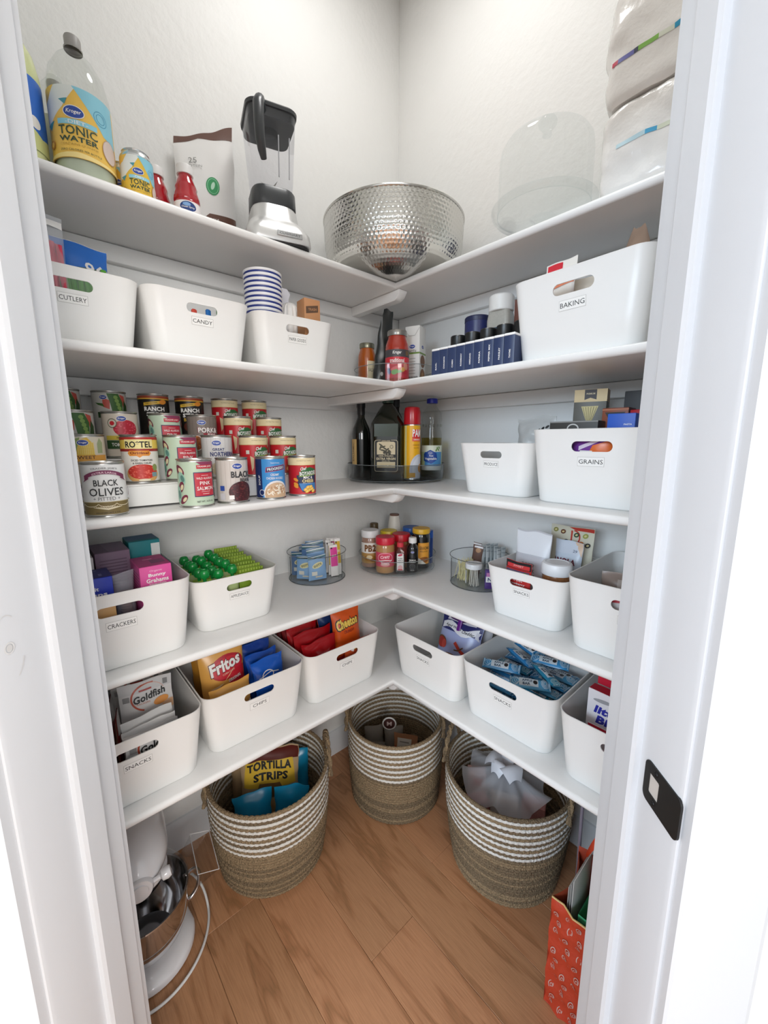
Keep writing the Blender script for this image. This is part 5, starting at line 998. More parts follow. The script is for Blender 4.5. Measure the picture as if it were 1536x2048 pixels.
carton('brown_carton', 'brown and maroon carton right of the gold carton in GRAINS bin', 'box', gx(0.004, -0.028, 0.005), 4, 0.056, 0.060, 0.222, mat('#8a4a32', 0.5), lambda D, w, h: (D.poly([(-0.022, h-0.010), (0.022, h-0.010), (0.012, h-0.028), (-0.012, h-0.028)], mat('#1c1210', 0.5)), D.rect(0, h-0.004, w, 0.003, mat('#b06a48', 0.5))), None, None, lambda D, w, h: (D.rect(0, h/2, w, h, mat('#4d1622', 0.5)), D.ell(0, h-0.03, 0.014, 0.014, mat('#7b4a6a', 0.5))))
carton('blue_carton', 'bright blue carton top at the right front of the GRAINS bin', 'box', gx(0.040, -0.094, 0.005), 2, 0.056, 0.050, 0.205, mat('#2f5fc4', 0.45), lambda D, w, h: D.text('PASTA', 0.014, h-0.024, 0.0035, WHITE, 0.016, 0.02))
carton('grey_carton', 'tall dark grey carton at the back right of the GRAINS bin', 'box', gx(0.028, 0.066, 0.005), 3, 0.078, 0.045, 0.268, mat('#45474a', 0.5), lambda D, w, h: (D.rect(0.014, h*0.85, 0.016, h*0.26, mat('#6b6d70', 0.5)), D.text('CRACKED', 0.014, h*0.85, 0.006, mat('#c9c9c6', 0.5), 0.05, 0.01, 0, 90)))
bag('black_bag', 'black pointed pouch top behind the dark grey carton in GRAINS bin', 'pouch', gx(0.050, 0.120, 0.005), 0, 0.085, 0.300, 0.035, mat('#1b1a1d', 0.3), None, 57, kind='stand', wr=0.004)
carton('red_carton', 'small red carton between the brown and blue cartons', 'box', gx(0.058, -0.040, 0.005), 0, 0.036, 0.050, 0.215, mat('#b51626', 0.45))
bag('purple_bag', 'purple and orange crinkled bag seen through the GRAINS slot', 'bag', gx(-0.010, -0.129, 0.005), 0, 0.096, 0.172, 0.028, mat('#7a3f9a', 0.25), lambda D, w, h: (D.poly([(-w*.2, h*.5), (w/2, h*.55), (w/2, h*.86), (w*.05, h*.80)], mat('#e8702a', 0.3)), D.poly([(-w*.3, h*.72), (w*.3, h*.88), (w*.3, h*.92), (-w*.3, h*.78)], mat('#e7d9ea', 0.3)), D.rect(-0.01, h*0.70, 0.03, 0.008, WHITE)), 61, wr=0.004)
# ------------------------------------------------------------ second shelf from the bottom
cx_ = lambda lx, ly, lz=0.005: inbin('crackers', lx, ly, lz)
def crisps(D, w, h): D.text('biscuit', -0.004, h-0.024, 0.0085, WHITE, 0.034, 0.02); D.text('crisps', 0.004, h-0.038, 0.0110, WHITE, 0.046, 0.03); D.rect(0, h*0.62, w, 0.03, mat('#d8a86c', 0.45))
def crtop(D, w, d):
    D.rect(0, 0, w, d, mat('#34366f', 0.5)); D.rect(0.0, -0.012, 0.008, 0.012, mat('#8f93b5', 0.5)); D.rect(0.020, -0.016, 0.006, 0.018, mat('#6e729e', 0.5)); D.rect(0.008, 0.022, 0.02, 0.004, mat('#6e729e', 0.5))
bz = binrz('crackers')
carton('cracker_carton', 'royal blue crisps carton at the front of the CRACKERS bin', 'box', cx_(-0.044, -0.105), bz, 0.078, 0.075, 0.205, mat('#2438a8', 0.4), crisps, None, crtop)
carton('cracker_carton', 'white topped carton behind the blue crisps carton', 'box', cx_(-0.066, -0.020), bz, 0.080, 0.070, 0.230, mat('#d7d5d2', 0.5), lambda D, w, h: D.text('Everything But', 0.0, h-0.012, 0.006, INK, 0.05, 0.01), None, lambda D, w, d: D.rect(0, 0, w*.9, d*.4, mat('#bfbcb8', 0.5)))
carton('cracker_carton', 'grey printed carton at the back left of the CRACKERS bin', 'box', cx_(-0.078, 0.065), bz, 0.080, 0.070, 0.265, mat('#a9aaa2', 0.5), lambda D, w, h: (D.rect(-0.005, h-0.026, 0.024, 0.020, mat('#6c7474', 0.5)), D.rect(0.022, h-0.026, 0.008, 0.034, mat('#7d827f', 0.5))), None, lambda D, w, d: D.rect(0, 0.02, w*.8, 0.02, mat('#7a4a3c', 0.5)))
def lines(c, n=9):
    def f(D, w, h):
        for k in range(n): D.rect(0.0, h-0.020-0.0075*k, w*0.78, 0.0028, mat(c, 0.5))
    return f
def flaps(c1, c2): return lambda D, w, d: (D.rect(0, 0, w*0.98, d*0.98, mat(c1, 0.5)), D.poly([(-w*.49, -d*.49), (-w*.1, -d*.49), (-w*.18, d*.49), (-w*.49, d*.49)], mat(c2, 0.5)))
carton('cracker_carton', 'mauve grey carton with fine print in the middle of CRACKERS bin', 'box', cx_(0.014, 0.020), bz, 0.070, 0.110, 0.232, mat('#7b6579', 0.5), lines('#5a4658'), None, flaps('#86768a', '#75657a'))
t = thing('cracker_sleeve', 'clear crinkled cracker sleeve beside the pink carton', 'bag', cx_(0.024, -0.085), bz, None, -3); b = pouch_b(0.044, 0.195, 0.030, clr, None, 71, wr=0.004); obj('clear_bag', b.mesh('clear_bag', 70, fix=False), t)
b = B()
for k in range(20): b.lathe([(0.0005, 0.006+0.007*k), (0.0120, 0.006+0.007*k), (0.0125, 0.0115+0.007*k), (0.0005, 0.012+0.007*k)], mat('#7d5a52', 0.7), 14)
o = obj('crackers', b.mesh('crackers', 40), t); o['kind'] = 'stuff'
def bunny(D, w, h): D.text('Organic', 0, h-0.012, 0.0058, mat('#f3c9de', 0.5), 0.026, 0.0, 0.1); D.text('Bunny', 0.002, h-0.0225, 0.0100, WHITE, 0.036, 0.03); D.text('Grahams', 0.002, h-0.034, 0.0100, WHITE, 0.046, 0.03); D.text('Neapolitan', 0.002, h-0.043, 0.005, WHITE, 0.034, 0.01); D.ell(0, h-0.075, 0.02, 0.018, mat('#c98a54', 0.5))
carton('cracker_carton', 'pink bunny graham carton at the right front of CRACKERS bin', 'box', cx_(0.080, -0.085), bz, 0.066, 0.100, 0.208, mat('#e2579f', 0.42), bunny, lines('#a83a72'), lambda D, w, d: (D.rect(0, 0, w*.99, d*.99, mat('#b5497f', 0.5)), D.poly([(-w*.49, d*.2), (-w*.12, d*.3), (-w*.1, d*.49), (-w*.49, d*.49)], mat('#a83f75', 0.5)), D.rect(w*.18, -d*.12, w*.45, d*.34, mat('#8c4a72', 0.5)), D.rect(-w*.05, d*0.15, w*.3, d*.05, mat('#e8a9cb', 0.5))))
carton('cracker_carton', 'teal carton with blue top at the right back of CRACKERS bin', 'box', cx_(0.090, 0.050), bz, 0.070, 0.080, 0.238, mat('#1d7f86', 0.45), lambda D, w, h: D.rect(0.024, h-0.032, 0.02, 0.045, mat('#dfe3e0', 0.5)), None, lambda D, w, d: (D.rect(0, 0, w*.98, d*.98, mat('#2b7a86', 0.5)), D.rect(0, d*0.1, w*.98, d*.7, mat('#4a6d8e', 0.5))))
# applesauce pouches
az = binrz('applesauce'); GC = mat('#0f8a3c', 0.3, coat=0.3)
b = pouch_b(0.033, 0.118, 0.022, mat('#93b04a', 0.3), lambda D, w, h: (D.rect(0, h*0.7, w, h*0.5, mat('#b9c98a', 0.35)),), 81, nu=8, nv=10, kind='stand', wr=0.001); pm = b.mesh('pouch_body', 70, fix=False)
b = B(); b.lathe([(0.0045, 0.112), (0.0045, 0.122), (0.0105, 0.124), (0.0125, 0.130), (0.0128, 0.138), (0.0105, 0.144), (0.0085, 0.1455), (0.0075, 0.143), (0.0005, 0.1425)], GC, 18)
for k in range(8): a = 2*pi*k/8; b.rbox((0.0122*cos(a), 0.0122*sin(a), 0.133), (0.0022, 0.0022, 0.010), GC, 0.0004)
cm = b.mesh('spout_cap', 40)
rr = random.Random(12); n_ = 0
rowsp = ('front', 'second', 'third', 'fourth', 'back')
for j in range(5):
    for i in range(3):
        lx = -0.074+0.036*i+rr.uniform(-.0015, .0015); ly = -0.104+0.045*j+rr.uniform(-.004, .004)
        t = thing('applesauce_pouch', 'applesauce pouch with green spout cap, %s row, %s of three' % (rowsp[j], ('left', 'middle', 'right')[i]), 'pouch', inbin('applesauce', lx, ly, 0.0065+rr.uniform(0, .016)), az+rr.uniform(-4, 4), 'green capped applesauce pouches'); obj('pouch_body', pm, t); obj('spout_cap', cm, t)
gm = [mat('#7d9a2e', 0.28), mat('#8aa63a', 0.28), mat('#6f8c2a', 0.28)]
for k in range(8):
    def crimp(D, w, h):
        for q in range(9): D.rect(-w*.44+w*.11*q, h*0.965, w*0.05, h*0.05, mat('#a9c05a', 0.3))
        D.rect(0.012, h*0.80, 0.018, 0.016, mat('#b9c77e', 0.35))
    bag('applesauce_pouch', 'olive green foil pouch in the right half of APPLESAUCE bin, %s from the front' % ('first', 'second', 'third', 'fourth', 'fifth', 'sixth', 'seventh', 'eighth')[k], 'pouch', inbin('applesauce', 0.052+rr.uniform(-.004, .004), -0.112+0.029*k, 0.006), az+rr.uniform(-2, 2), 0.072, 0.139+0.002*k+rr.uniform(0, .006), 0.016, gm[k % 3], crimp, 90+k, group='upturned applesauce pouches', wr=0.002, nu=12, nv=12, seal=0.12)
# divided round bin with blue snack packets, left of the corner
def round_bin(label, x, y, R, Hh, divs):
    t = thing('round_bin', label, 'round bin', (x, y, T4)); b = B()
    b.lathe([(0.0005, 0.003), (R-0.004, 0.003), (R-0.001, 0.007), (R+0.001, Hh), (R+0.0028, Hh+0.0004), (R+0.003, Hh-0.0012), (R+0.0006, Hh-0.002)], CLEAR, 64, cap0=False, cap1=False); obj('bin_wall', b.mesh('bin_wall', 30), t)
    b = B(); b.lathe([(0.0005, 0), (R-0.006, 0), (R-0.003, 0.0026), (0.0005, 0.0027)], clear('bin_base_plastic', '#eceeef', 0.97), 64); obj('bin_base', b.mesh('bin_base', 30), t)
    b = B(); b.tube([((R+0.002)*cos(2*pi*k/64), (R+0.002)*sin(2*pi*k/64), Hh) for k in range(64)], 0.0012, mat('#5a5f61', 0.25), 6, closed=True); obj('rim_edge', b, t)
    b = B(); b.tube([((R-0.0025)*cos(2*pi*k/64), (R-0.0025)*sin(2*pi*k/64), 0.0018) for k in range(64)], 0.0013, mat('#4a4f51', 0.25), 6, closed=True); obj('base_edge', b, t)
    for a in divs:
        c, s = cos(radians(a)), sin(radians(a)); b = B(); q = R-0.0015
        b.loft([[(c*r-s*e, s*r+c*e, z) for r, z in ((R-0.016, 0.006), (q, 0.008), (q, Hh-0.006), (R-0.016, Hh-0.006))] for e in (-0.0008, 0.0008)], CLEAR); obj('divider', b, t)
        b = B(); b.tube([(c*(q+0.001), s*(q+0.001), 0.008), (c*(q+0.002), s*(q+0.002), Hh-0.006)], 0.0011, mat('#3d4244', 0.25), 6); obj('divider_edge', b, t)
    return t
round_bin('clear divided round bin of blue snack packets left of corner', 0.118, -0.520, 0.104, 0.100, (-95, 25, 145))
LBl = mat('#86add6', 0.28)
def dots(D, w, h):
    D.ell(0, h*0.60, w*0.32, h*0.11, mat('#e6dfb5', 0.4), 18); D.ell(0, h*0.60, w*0.28, h*0.085, mat('#d5cf9c', 0.4), 18); D.text("DOT'S", 0, h*0.60, h*0.085, INK, w*0.44, 0.02, 0, 18)
    for k, c in enumerate(('#23402f', '#2d6b3e', '#ece7cf', '#23402f')): D.poly([(-w*.5, h*(.84+.035*k)), (w*.5, h*(.90+.035*k)), (w*.5, h*(.918+.035*k)), (-w*.5, h*(.858+.035*k))], mat(c, 0.4))
    D.rect(-w*.2, h*0.28, w*0.3, h*0.16, mat('#d9d8cf', 0.4)); D.rect(w*.05, h*0.14, w*0.4, h*0.06, mat('#d9d2bf', 0.4))
ord8 = ('first', 'second', 'third', 'fourth', 'fifth', 'sixth', 'seventh', 'eighth', 'ninth', 'tenth', 'eleventh', 'twelfth')
for k, (dx, dy, rz0, h, ry, tint) in enumerate(((0.048, -0.028, 62, 0.092, -6, LBl), (0.014, -0.058, 32, 0.088, 8, LBl), (0.026, -0.016, 50, 0.112, -10, mat('#7da3cd', 0.28)), (-0.008, -0.026, 40, 0.118, 10, mat('#5b7fae', 0.28)), (-0.034, -0.050, 30, 0.090, 0, mat('#5b7fae', 0.28)), (-0.050, -0.008, 55, 0.100, 4, mat('#4e73a8', 0.28)), (-0.022, 0.008, 50, 0.126, -6, mat('#6f97c4', 0.28)))):
    bag('pretzel_packet', 'light blue pretzel packet in the round bin, %s from the front' % ord8[k], 'packet', (0.118+dx, -0.520+dy, T4+0.0068), rz0+12, 0.066, h, 0.013, tint, dots, 100+k, ry=ry*0.3, group='blue pretzel packets', wr=0.0022, nu=14, nv=14)
def stick(c): return lambda D, w, h: (D.rect(0, h*0.62, w*0.86, h*0.60, mat(c, 0.35)), D.rect(0, h*0.95, w, h*0.05, WHITE), D.rect(-w*.25, h*0.90, w*0.2, h*0.05, INK), D.text('DRINK MIX', 0, h*0.66, h*0.07, WHITE, w*0.6, 0.01, 0, 8))
for k, (dx, dy, c, nm) in enumerate(((0.052, 0.044, '#e0439a', 'pink'), (0.034, 0.040, '#c9a93c', 'gold'), (0.020, 0.052, '#c8527e', 'rose'), (0.048, 0.066, '#d8b23a', 'yellow'), (0.005, 0.048, '#dcdcdc', 'white'), (-0.012, 0.056, '#8d8f93', 'grey'), (0.018, 0.074, '#b9353c', 'red'))):
    bag('drink_packet', '%s drink mix stick packet standing in the left round bin' % nm, 'packet', (0.118+dx, -0.520+dy, T4+0.0055), 70, 0.021 if k else 0.030, 0.118+0.004*(k % 4)+0.008*(k > 1), 0.006, mat('#e9e6e4', 0.35), stick(c), 110+k, ry=3*(k % 3-1), group='drink mix stick packets', wr=0.001, nu=8, nv=12)
# corner turntable of spreads
turntable('clear turntable of nut butters and syrups in the corner', (0.230, -0.219, T4), 0.150, 0.062, CLEAR)
Z4 = T4+0.012
def spread(name, label, x, y, R, Hh, body, lidc, base, art, z0, z1, lidh=0.026, rz=None, neck=0.88):
    prof = [(R*.75, 0.002), (R*.96, 0), (R, 0.005), (R, Hh-lidh-0.016), (R*.95, Hh-lidh-0.006), (R*neck, Hh-lidh)]
    L = [(R*0.96, Hh-lidh-0.001), (R*1.0, Hh-lidh+0.001), (R*1.0, Hh-0.003), (R*0.95, Hh), (0.0005, Hh-0.0005)]
    return jar(name, label, 'jar', (x, y, Z4), prof, mat(body, 0.18, 0, 0, 60, 0.6, coat=0.5), 36, face(x, y, 0) if rz is None else rz, L, mat(lidc, 0.35), None, None, (R, z0, z1, base, art) if art else None)
def art_pb2(D, R, z0, z1): h = z1-z0; D.rect(0, z1-0.25*h, 6.2*R, 0.5*h, mat('#eee9e2', 0.4)); D.text('PB2', 0.0, z1-0.26*h, 0.34*h, mat('#7a4a1e', 0.45), 1.35*R, 0.05); D.ell(0, z0+0.25*h, 0.7*R, 0.16*h, mat('#a8742e', 0.4)); D.ell(-.1*R, z0+0.30*h, 0.35*R, 0.10*h, mat('#e4cfa4', 0.4)); D.ell(0.3*R, z0+0.15*h, 0.3*R, 0.07*h, mat('#7c4f1c', 0.4))
spread('powder_jar', 'powdered peanut butter jar with white lid, left front of the turntable', 0.170, -0.308, 0.034, 0.142, '#a07d6c', '#e9e9ea', mat('#b98f52', 0.4), art_pb2, 0.016, 0.096)
def art_pbj(D, R, z0, z1): h = z1-z0; D.ell(0.0, z0+0.62*h, 0.85*R, 0.36*h, mat('#f0b6c0', 0.4)); D.ell(0.0, z0+0.62*h, 0.78*R, 0.32*h, mat('#d4405c', 0.4)); D.text('Crazy', 0, z0+0.68*h, 0.28*h, mat('#f6d3d6', 0.4), 1.05*R, 0.03, 0.15, 10); D.line([(-0.7*R, z0+0.40*h), (0, z0+0.47*h), (0.75*R, z0+0.42*h)], 0.05*h, WHITE); D.ell(0, z0+0.15*h, 0.5*R, 0.1*h, mat('#e9a9a4', 0.4)); D.text('Richard', 0, z0+0.25*h, 0.12*h, WHITE, 0.8*R, 0.02)
spread('peanut_butter_jar', 'peanut butter jar with red lid and pink label, front of turntable', 0.262, -0.312, 0.0355, 0.132, '#b98a58', '#cf1f38', mat('#d34a63', 0.4), art_pbj, 0.024, 0.078)
spread('spread_jar', 'jar with yellow lid behind the peanut butter jar', 0.178, -0.218, 0.034, 0.128, '#b7924a', '#dcc02c', mat('#d8c04a', 0.4), lambda D, R, a, c: None, 0.02, 0.09)
spread('spread_jar', 'jar with red lid in the middle of the spreads turntable', 0.258, -0.226, 0.035, 0.130, '#8a5a34', '#c01426', mat('#8e3a34', 0.4), lambda D, R, a, c: None, 0.02, 0.09)
spread('spread_jar', 'jar with wide blue lid at the back of the turntable', 0.220, -0.130, 0.036, 0.136, '#7a5836', '#1f58a8', mat('#2b5aa4', 0.4), lambda D, R, a, c: None, 0.02, 0.09)
def art_mol(D, R, z0, z1): h = z1-z0; D.rect(0.15*R, z0+h/2, 1.35*R, h, mat('#e9a23c', 0.4)); D.text("GRANDMA'S", 0.25*R, z1-0.24*h, 0.16*h, mat('#3a2412', 0.5), 1.3*R, 0.01); D.text('MOLASSES', 0.15*R, z1-0.40*h, 0.07*h, mat('#3a2412', 0.5), 0.9*R); D.ell(0.2*R, z0+0.2*h, 0.55*R, 0.14*h, mat('#9a5a22', 0.5)); D.poly([(-0.52*R, z0), (0.4*R, z0), (-0.1*R, z0+0.18*h), (-0.52*R, z0+0.3*h)], mat('#e6e2d8', 0.5))
spread('molasses_jar', 'dark molasses jar with yellow lid and orange label on turntable', 0.314, -0.172, 0.034, 0.152, '#0d0a09', '#dfae2a', mat('#0d0a09', 0.2), art_mol, 0.018, 0.100, 0.018, face(0.314, -0.172, 12))
t = thing('vanilla_bottle', 'small clear vanilla bottle with red cap at the turntable front', 'bottle', (0.314, -0.284, Z4), face(0.314, -0.284, 0))
b = B(); b.loft([[(p[0], p[1], z) for p in rrect(w/2, d/2, r, 4)] for z, w, d, r in ((0, 0.034, 0.024, 0.004), (0.003, 0.037, 0.027, 0.005), (0.080, 0.037, 0.027, 0.005), (0.090, 0.024, 0.020, 0.008), (0.094, 0.019, 0.019, 0.0092), (0.100, 0.019, 0.019, 0.0092))], CLEAR, True, False); obj('glass', b.mesh('glass', 40), t)
b = B(); b.rbox((0, 0, 0.034), (0.033, 0.023, 0.064), mat('#54504c', 0.15), 0.003); obj('extract', b, t)
b = B(); b.rbox((0, -0.0140, 0.043), (0.024, 0.0006, 0.064), mat('#e9e6e4', 0.45), 0.0002); D = Decal(b, face_front(-0.0143, 0)); D.ell(0, 0.069, 0.009, 0.004, mat('#c93a58', 0.5), 15); D.text('PURE', 0, 0.056, 0.0045, INK, 0.016, 0.02); D.text('VANILLA', 0, 0.049, 0.0048, INK, 0.020, 0.02); D.text('EXTRACT', 0, 0.042, 0.0045, INK, 0.020, 0.02); D.ell(0, 0.022, 0.009, 0.009, mat('#e7b3b6', 0.5)); D.rect(0, 0.014, 0.018, 0.004, RED); obj('paper_label', b.mesh('paper_label', fix=False), t)
b = B(); b.lathe([(0.0122, 0.098), (0.0125, 0.100), (0.0122, 0.114), (0.0005, 0.115)], mat('#d43a48', 0.35), 24); obj('cap', b.mesh('cap', 35), t)
t = thing('extract_bottle', 'slim black bottle with white cap and oval logo on turntable', 'bottle', (0.336, -0.242, Z4), face(0.336, -0.242, 0)); R = 0.0215
b = B(); b.lathe([(R*.8, 0), (R, 0.003), (R, 0.088), (R*.9, 0.098), (0.0125, 0.106), (0.0125, 0.112)], mat('#0e0d0e', 0.15, coat=0.5), 30, cap1=False); D = Decal(b, cyl_surf(R), du=0.004); oval_logo(D, 0, 0.078, 0.012, ink=mat('#4b58a8', 0.4)); D.text('VANILLA', 0, 0.048, 0.0052, WHITE, 0.026, 0.02); D.text('EXTRACT', 0, 0.041, 0.0052, WHITE, 0.026, 0.02); D.ring(0, 0.024, 0.010, 0.009, 0.0006, mat('#8d8d92', 0.5)); D.text('NET 4 OZ', 0, 0.010, 0.003, WHITE, 0.014); obj('glass', b.mesh('glass', 45, fix=False), t)
b = B(); b.lathe([(0.0145, 0.110), (0.0148, 0.112), (0.0145, 0.128), (0.0130, 0.130), (0.0005, 0.130)], mat('#ececea', 0.35), 24); obj('cap', b.mesh('cap', 35), t)
t = thing('creamer_bottle', 'tapered white bottle with blue label at the back of the turntable', 'bottle', (0.142, -0.152, Z4), face(0.142, -0.152, 0))
b = B(); b.lathe([(0.024, 0), (0.028, 0.004), (0.0285, 0.10), (0.026, 0.135), (0.021, 0.170), (0.019, 0.176)], mat('#e3ddd2', 0.4), 32); D = Decal(b, cyl_surf(0.0245, 0), du=0.004); D.S = lambda u, v, off: ((0.0272-(max(v-0.12, 0))*0.13+off)*sin(u/0.026), -(0.0272-(max(v-0.12, 0))*0.13+off)*cos(u/0.026), v); D.ell(0, 0.160, 0.007, 0.003, mat('#1b2454', 0.5)); D.rect(0, 0.147, 0.026, 0.013, mat('#2a62b4', 0.45)); D.text('CREAMER', 0, 0.134, 0.006, mat('#8796b5', 0.5), 0.026, 0.02); obj('bottle_body', b.mesh('bottle_body', 45, fix=False), t)
b = B(); b.lathe([(0.0195, 0.175), (0.020, 0.176), (0.0195, 0.181), (0.0005, 0.182)], mat('#7a5a4c', 0.4), 28); obj('cap', b.mesh('cap', 35), t)
t = thing('syrup_bottle', 'small bottle with brown cap at the turntable back left', 'bottle', (0.112, -0.238, Z4), 0); b = B(); b.lathe([(0.015, 0), (0.018, 0.003), (0.018, 0.09), (0.011, 0.115), (0.010, 0.125)], mat('#7a6a4c', 0.2), 24, cap1=False); obj('glass', b.mesh('glass', 45), t); b = B(); b.lathe([(0.0165, 0.122), (0.0175, 0.125), (0.017, 0.147), (0.015, 0.150), (0.0005, 0.150)], mat('#4f3f22', 0.4), 20); obj('cap', b.mesh('cap', 35), t)
t = thing('syrup_bottle', 'dark blue capped bottle behind the molasses jar', 'bottle', (0.303, -0.116, Z4), 0); b = B(); b.lathe([(0.014, 0), (0.017, 0.003), (0.017, 0.105)], mat('#1f3f86', 0.3), 24, cap1=False); obj('bottle_body', b.mesh('bottle_body', 45), t); b = B(); b.lathe([(0.0172, 0.104), (0.0175, 0.106), (0.017, 0.132), (0.0005, 0.133)], mat('#1c56b4', 0.35), 20); obj('cap', b.mesh('cap', 35), t)
t = thing('syrup_bottle', 'slim maroon bottle peeking out behind the powdered peanut butter', 'bottle', (0.132, -0.292, Z4), 0); b = B(); b.lathe([(0.008, 0), (0.010, 0.002), (0.010, 0.105)], mat('#6b1c2a', 0.25), 20, cap1=False); obj('bottle_body', b.mesh('bottle_body', 45), t); b = B(); b.lathe([(0.0102, 0.104), (0.0105, 0.106), (0.010, 0.128), (0.0005, 0.129)], mat('#8d2234', 0.35), 20); obj('cap', b.mesh('cap', 35), t)
# divided round bin with toothpicks and tea, right of the corner
RX, RY = 0.556, -0.130
round_bin('clear divided round bin of toothpicks and tea, right of corner', RX, RY, 0.102, 0.100, (-125, -20, 115))
b = B(); r = random.Random(4); tp = mat('#e6dca8', 0.55)
for k in range(90):
    a = r.uniform(0, 6.28); q = sqrt(r.random())*0.026; x0, y0 = -0.050+q*cos(a), -0.018+q*sin(a)
    b.tube([(x0+r.uniform(-.012, .012), y0+r.uniform(-.012, .012), 0.005), (x0+r.uniform(-.004, .012), y0+r.uniform(-.01, .01), 0.062+r.uniform(0, .02))], 0.0011, tp, 4)
o = solo('toothpicks', b.mesh('toothpicks', 40), 'loose bundle of pale wooden toothpicks in right round bin', 'toothpicks', (RX, RY, T4)); o['kind'] = 'stuff'
for k, (dx, dy, h) in enumerate(((-0.046, 0.030, 0.128), (-0.030, 0.014, 0.122))):
    bag('tea_packet', ('brown coffee packet leaning at the back of right round bin', 'brown coffee packet leaning in front of the other one')[k], 'packet', (RX+dx, RY+dy, T4+0.0055), 10+12*k, 0.032, h, 0.008, mat('#6d5248', 0.3), lambda D, w, h: (D.rect(0, h*0.96, w, h*0.05, mat('#e8e4e4', 0.4)), D.ell(0, h*0.86, w*.3, h*.07, mat('#b5875c', 0.4))), 130+k, ry=6, group='brown coffee packets', wr=0.0015, nu=10, nv=12)
for k in range(10):
    dx, dy = -0.006+0.0155*(k % 5), 0.034+0.022*(k//5)
    if k == 4: dx -= 0.004
    bag('tea_packet', 'pale grey tea packet, %s from the left in the %s row of the round bin' % (ord8[k % 5], ('front', 'back')[k//5]), 'packet', (RX+dx, RY+dy, T4+0.0055), 76+4*(k % 3), 0.020, 0.122+0.003*(k % 4), 0.007, mat(('#b9bfc0', '#c9cdce', '#aab2b4')[k % 3], 0.35), lambda D, w, h: (D.rect(0, h*0.84, w, h*0.012, mat('#6f7880', 0.5)), D.rect(0, h*0.5, w*.5, h*0.3, mat('#8d969a', 0.5)), D.rect(0, h*0.95, w*.8, h*.03, mat('#8d969a', 0.5))), 140+k, group='grey tea packets', wr=0.0012, nu=8, nv=12)
t = thing('toothpick_jar', 'small clear jar of toothpicks with white lid in the round bin', 'jar', (RX+0.012, RY-0.052, T4+0.0032), 0); R = 0.0265
b = B(); b.lathe([(R*.9, 0.0005), (R, 0.003), (R, 0.062), (R*.95, 0.066)], CLEAR, 32, cap1=False); obj('jar_wall', b.mesh('jar_wall', 40), t)
b = B(); b.lathe([(R*1.06, 0.064), (R*1.08, 0.066), (R*1.08, 0.078), (R*1.02, 0.081), (0.0005, 0.081)], mat('#eeeef0', 0.35), 32); obj('lid', b.mesh('lid', 30), t)
b = B()
for k in range(36):
    a = r.uniform(0, 6.28); q = sqrt(r.random())*0.019; b.tube([(q*cos(a), q*sin(a), 0.003), (q*cos(a)*0.7+r.uniform(-.006, .006), q*sin(a)*0.7+r.uniform(-.006, .006), 0.058)], 0.0010, mat('#d9d2c6', 0.55), 4)
o = obj('toothpick', b.mesh('toothpick', 40), t); o['kind'] = 'stuff'
b = B(); D = Decal(b, cyl_surf(R), du=0.004, off=0.0005); D.rect(-0.018, 0.034, 0.014, 0.046, mat('#e6e6e8', 0.5)); obj('paper_label', b.mesh('paper_label', fix=False), t)
carton('mint_tin', 'small purple and white packet at the right of the round bin', 'packet', (RX+0.066, RY-0.038, T4+0.0045), 40, 0.030, 0.012, 0.066, mat('#4b2a7a', 0.35), lambda D, w, h: (D.rect(0, h*.5, w*.8, h*.3, WHITE), D.text('N', 0, h*.5, .012, NAVY, .012, .03), D.rect(0, h*.75, w*.7, h*.2, mat('#c47ab0', 0.4))))
# snacks bin A
sx_ = lambda lx, ly, lz=0.005: inbin('snacks_a', lx, ly, lz)
def zip_art(D, w, h):
    D.rect(0, h*0.83, w*.99, h*0.30, mat('#eceef2', 0.35)); D.rect(0, h*0.685, w, 0.0012, mat('#b9bac0', 0.4)); D.text('DRIED', -0.002, h*0.56, 0.010, mat('#77787c', 0.5), 0.040, 0.02); D.text('SNACK', 0.0, h*0.49, 0.010, mat('#77787c', 0.5), 0.044, 0.02)
    for k in range(8): D.ell(-0.02+0.006*k, h*0.43+0.002*(k % 3), 0.003, 0.002, mat('#8d8e92', 0.5), 30*k)
bag('zip_pouch', 'white topped translucent zip pouch at the left of the snacks bin', 'pouch', sx_(-0.040, -0.025), -3, 0.112, 0.232, 0.05, mat('#c9c9ce', 0.28), zip_art, 151, rx=-3, kind='stand', wr=0.0025)
def la_art(D, w, h): D.rect(0, h*0.90, w*.99, h*0.18, mat('#d5dbe6', 0.4)); D.poly([(w*.2, h), (w/2, h), (w/2, h*.78)], mat('#e2c3a8', 0.4)); D.text('GRANOLA', -0.022, h*0.70, 0.017, mat('#6d1f34', 0.45), 0.098, 0.04); D.text('29', 0.020, h*0.86, 0.008, mat('#6a7287', 0.5), 0.012, 0.02)
bag('granola_pouch', 'pale blue granola pouch behind the white lidded jar', 'pouch', sx_(0.040, 0.030, 0.007), -2, 0.080, 0.205, 0.045, mat('#cfd8e4', 0.35), la_art, 153, rx=-4, kind='stand')
def tort_art(D, w, h):
    D.poly([(-w*.1, h), (w/2, h), (w/2, h*.95), (w*.1, h*.955)], mat('#c23a2c', 0.4)); D.poly([(-w*.02, h*.95), (w*.02, h*.95), (w*.03, h*.78), (0, h*.74)], mat('#c23a2c', 0.4)); D.ring(w*.05, h*.86, w*.16, h*.10, 0.004, mat('#c23a2c', 0.4), 20, -90, 90)
    for x, z, c in ((-.38, .93, '#8d8a4a'), (-.2, .92, '#6b3a22'), (.32, .90, '#9aa04a'), (.12, .90, '#2f4a33'), (-.1, .80, '#2f3a4a'), (.4, .79, '#33302c'), (.25, .80, '#c9743a')): D.ell(w*x, h*z, 0.008, 0.007, mat(c, 0.5), 30); D.ell(w*x, h*z, 0.004, 0.003, mat('#d8c890', 0.5), 30)
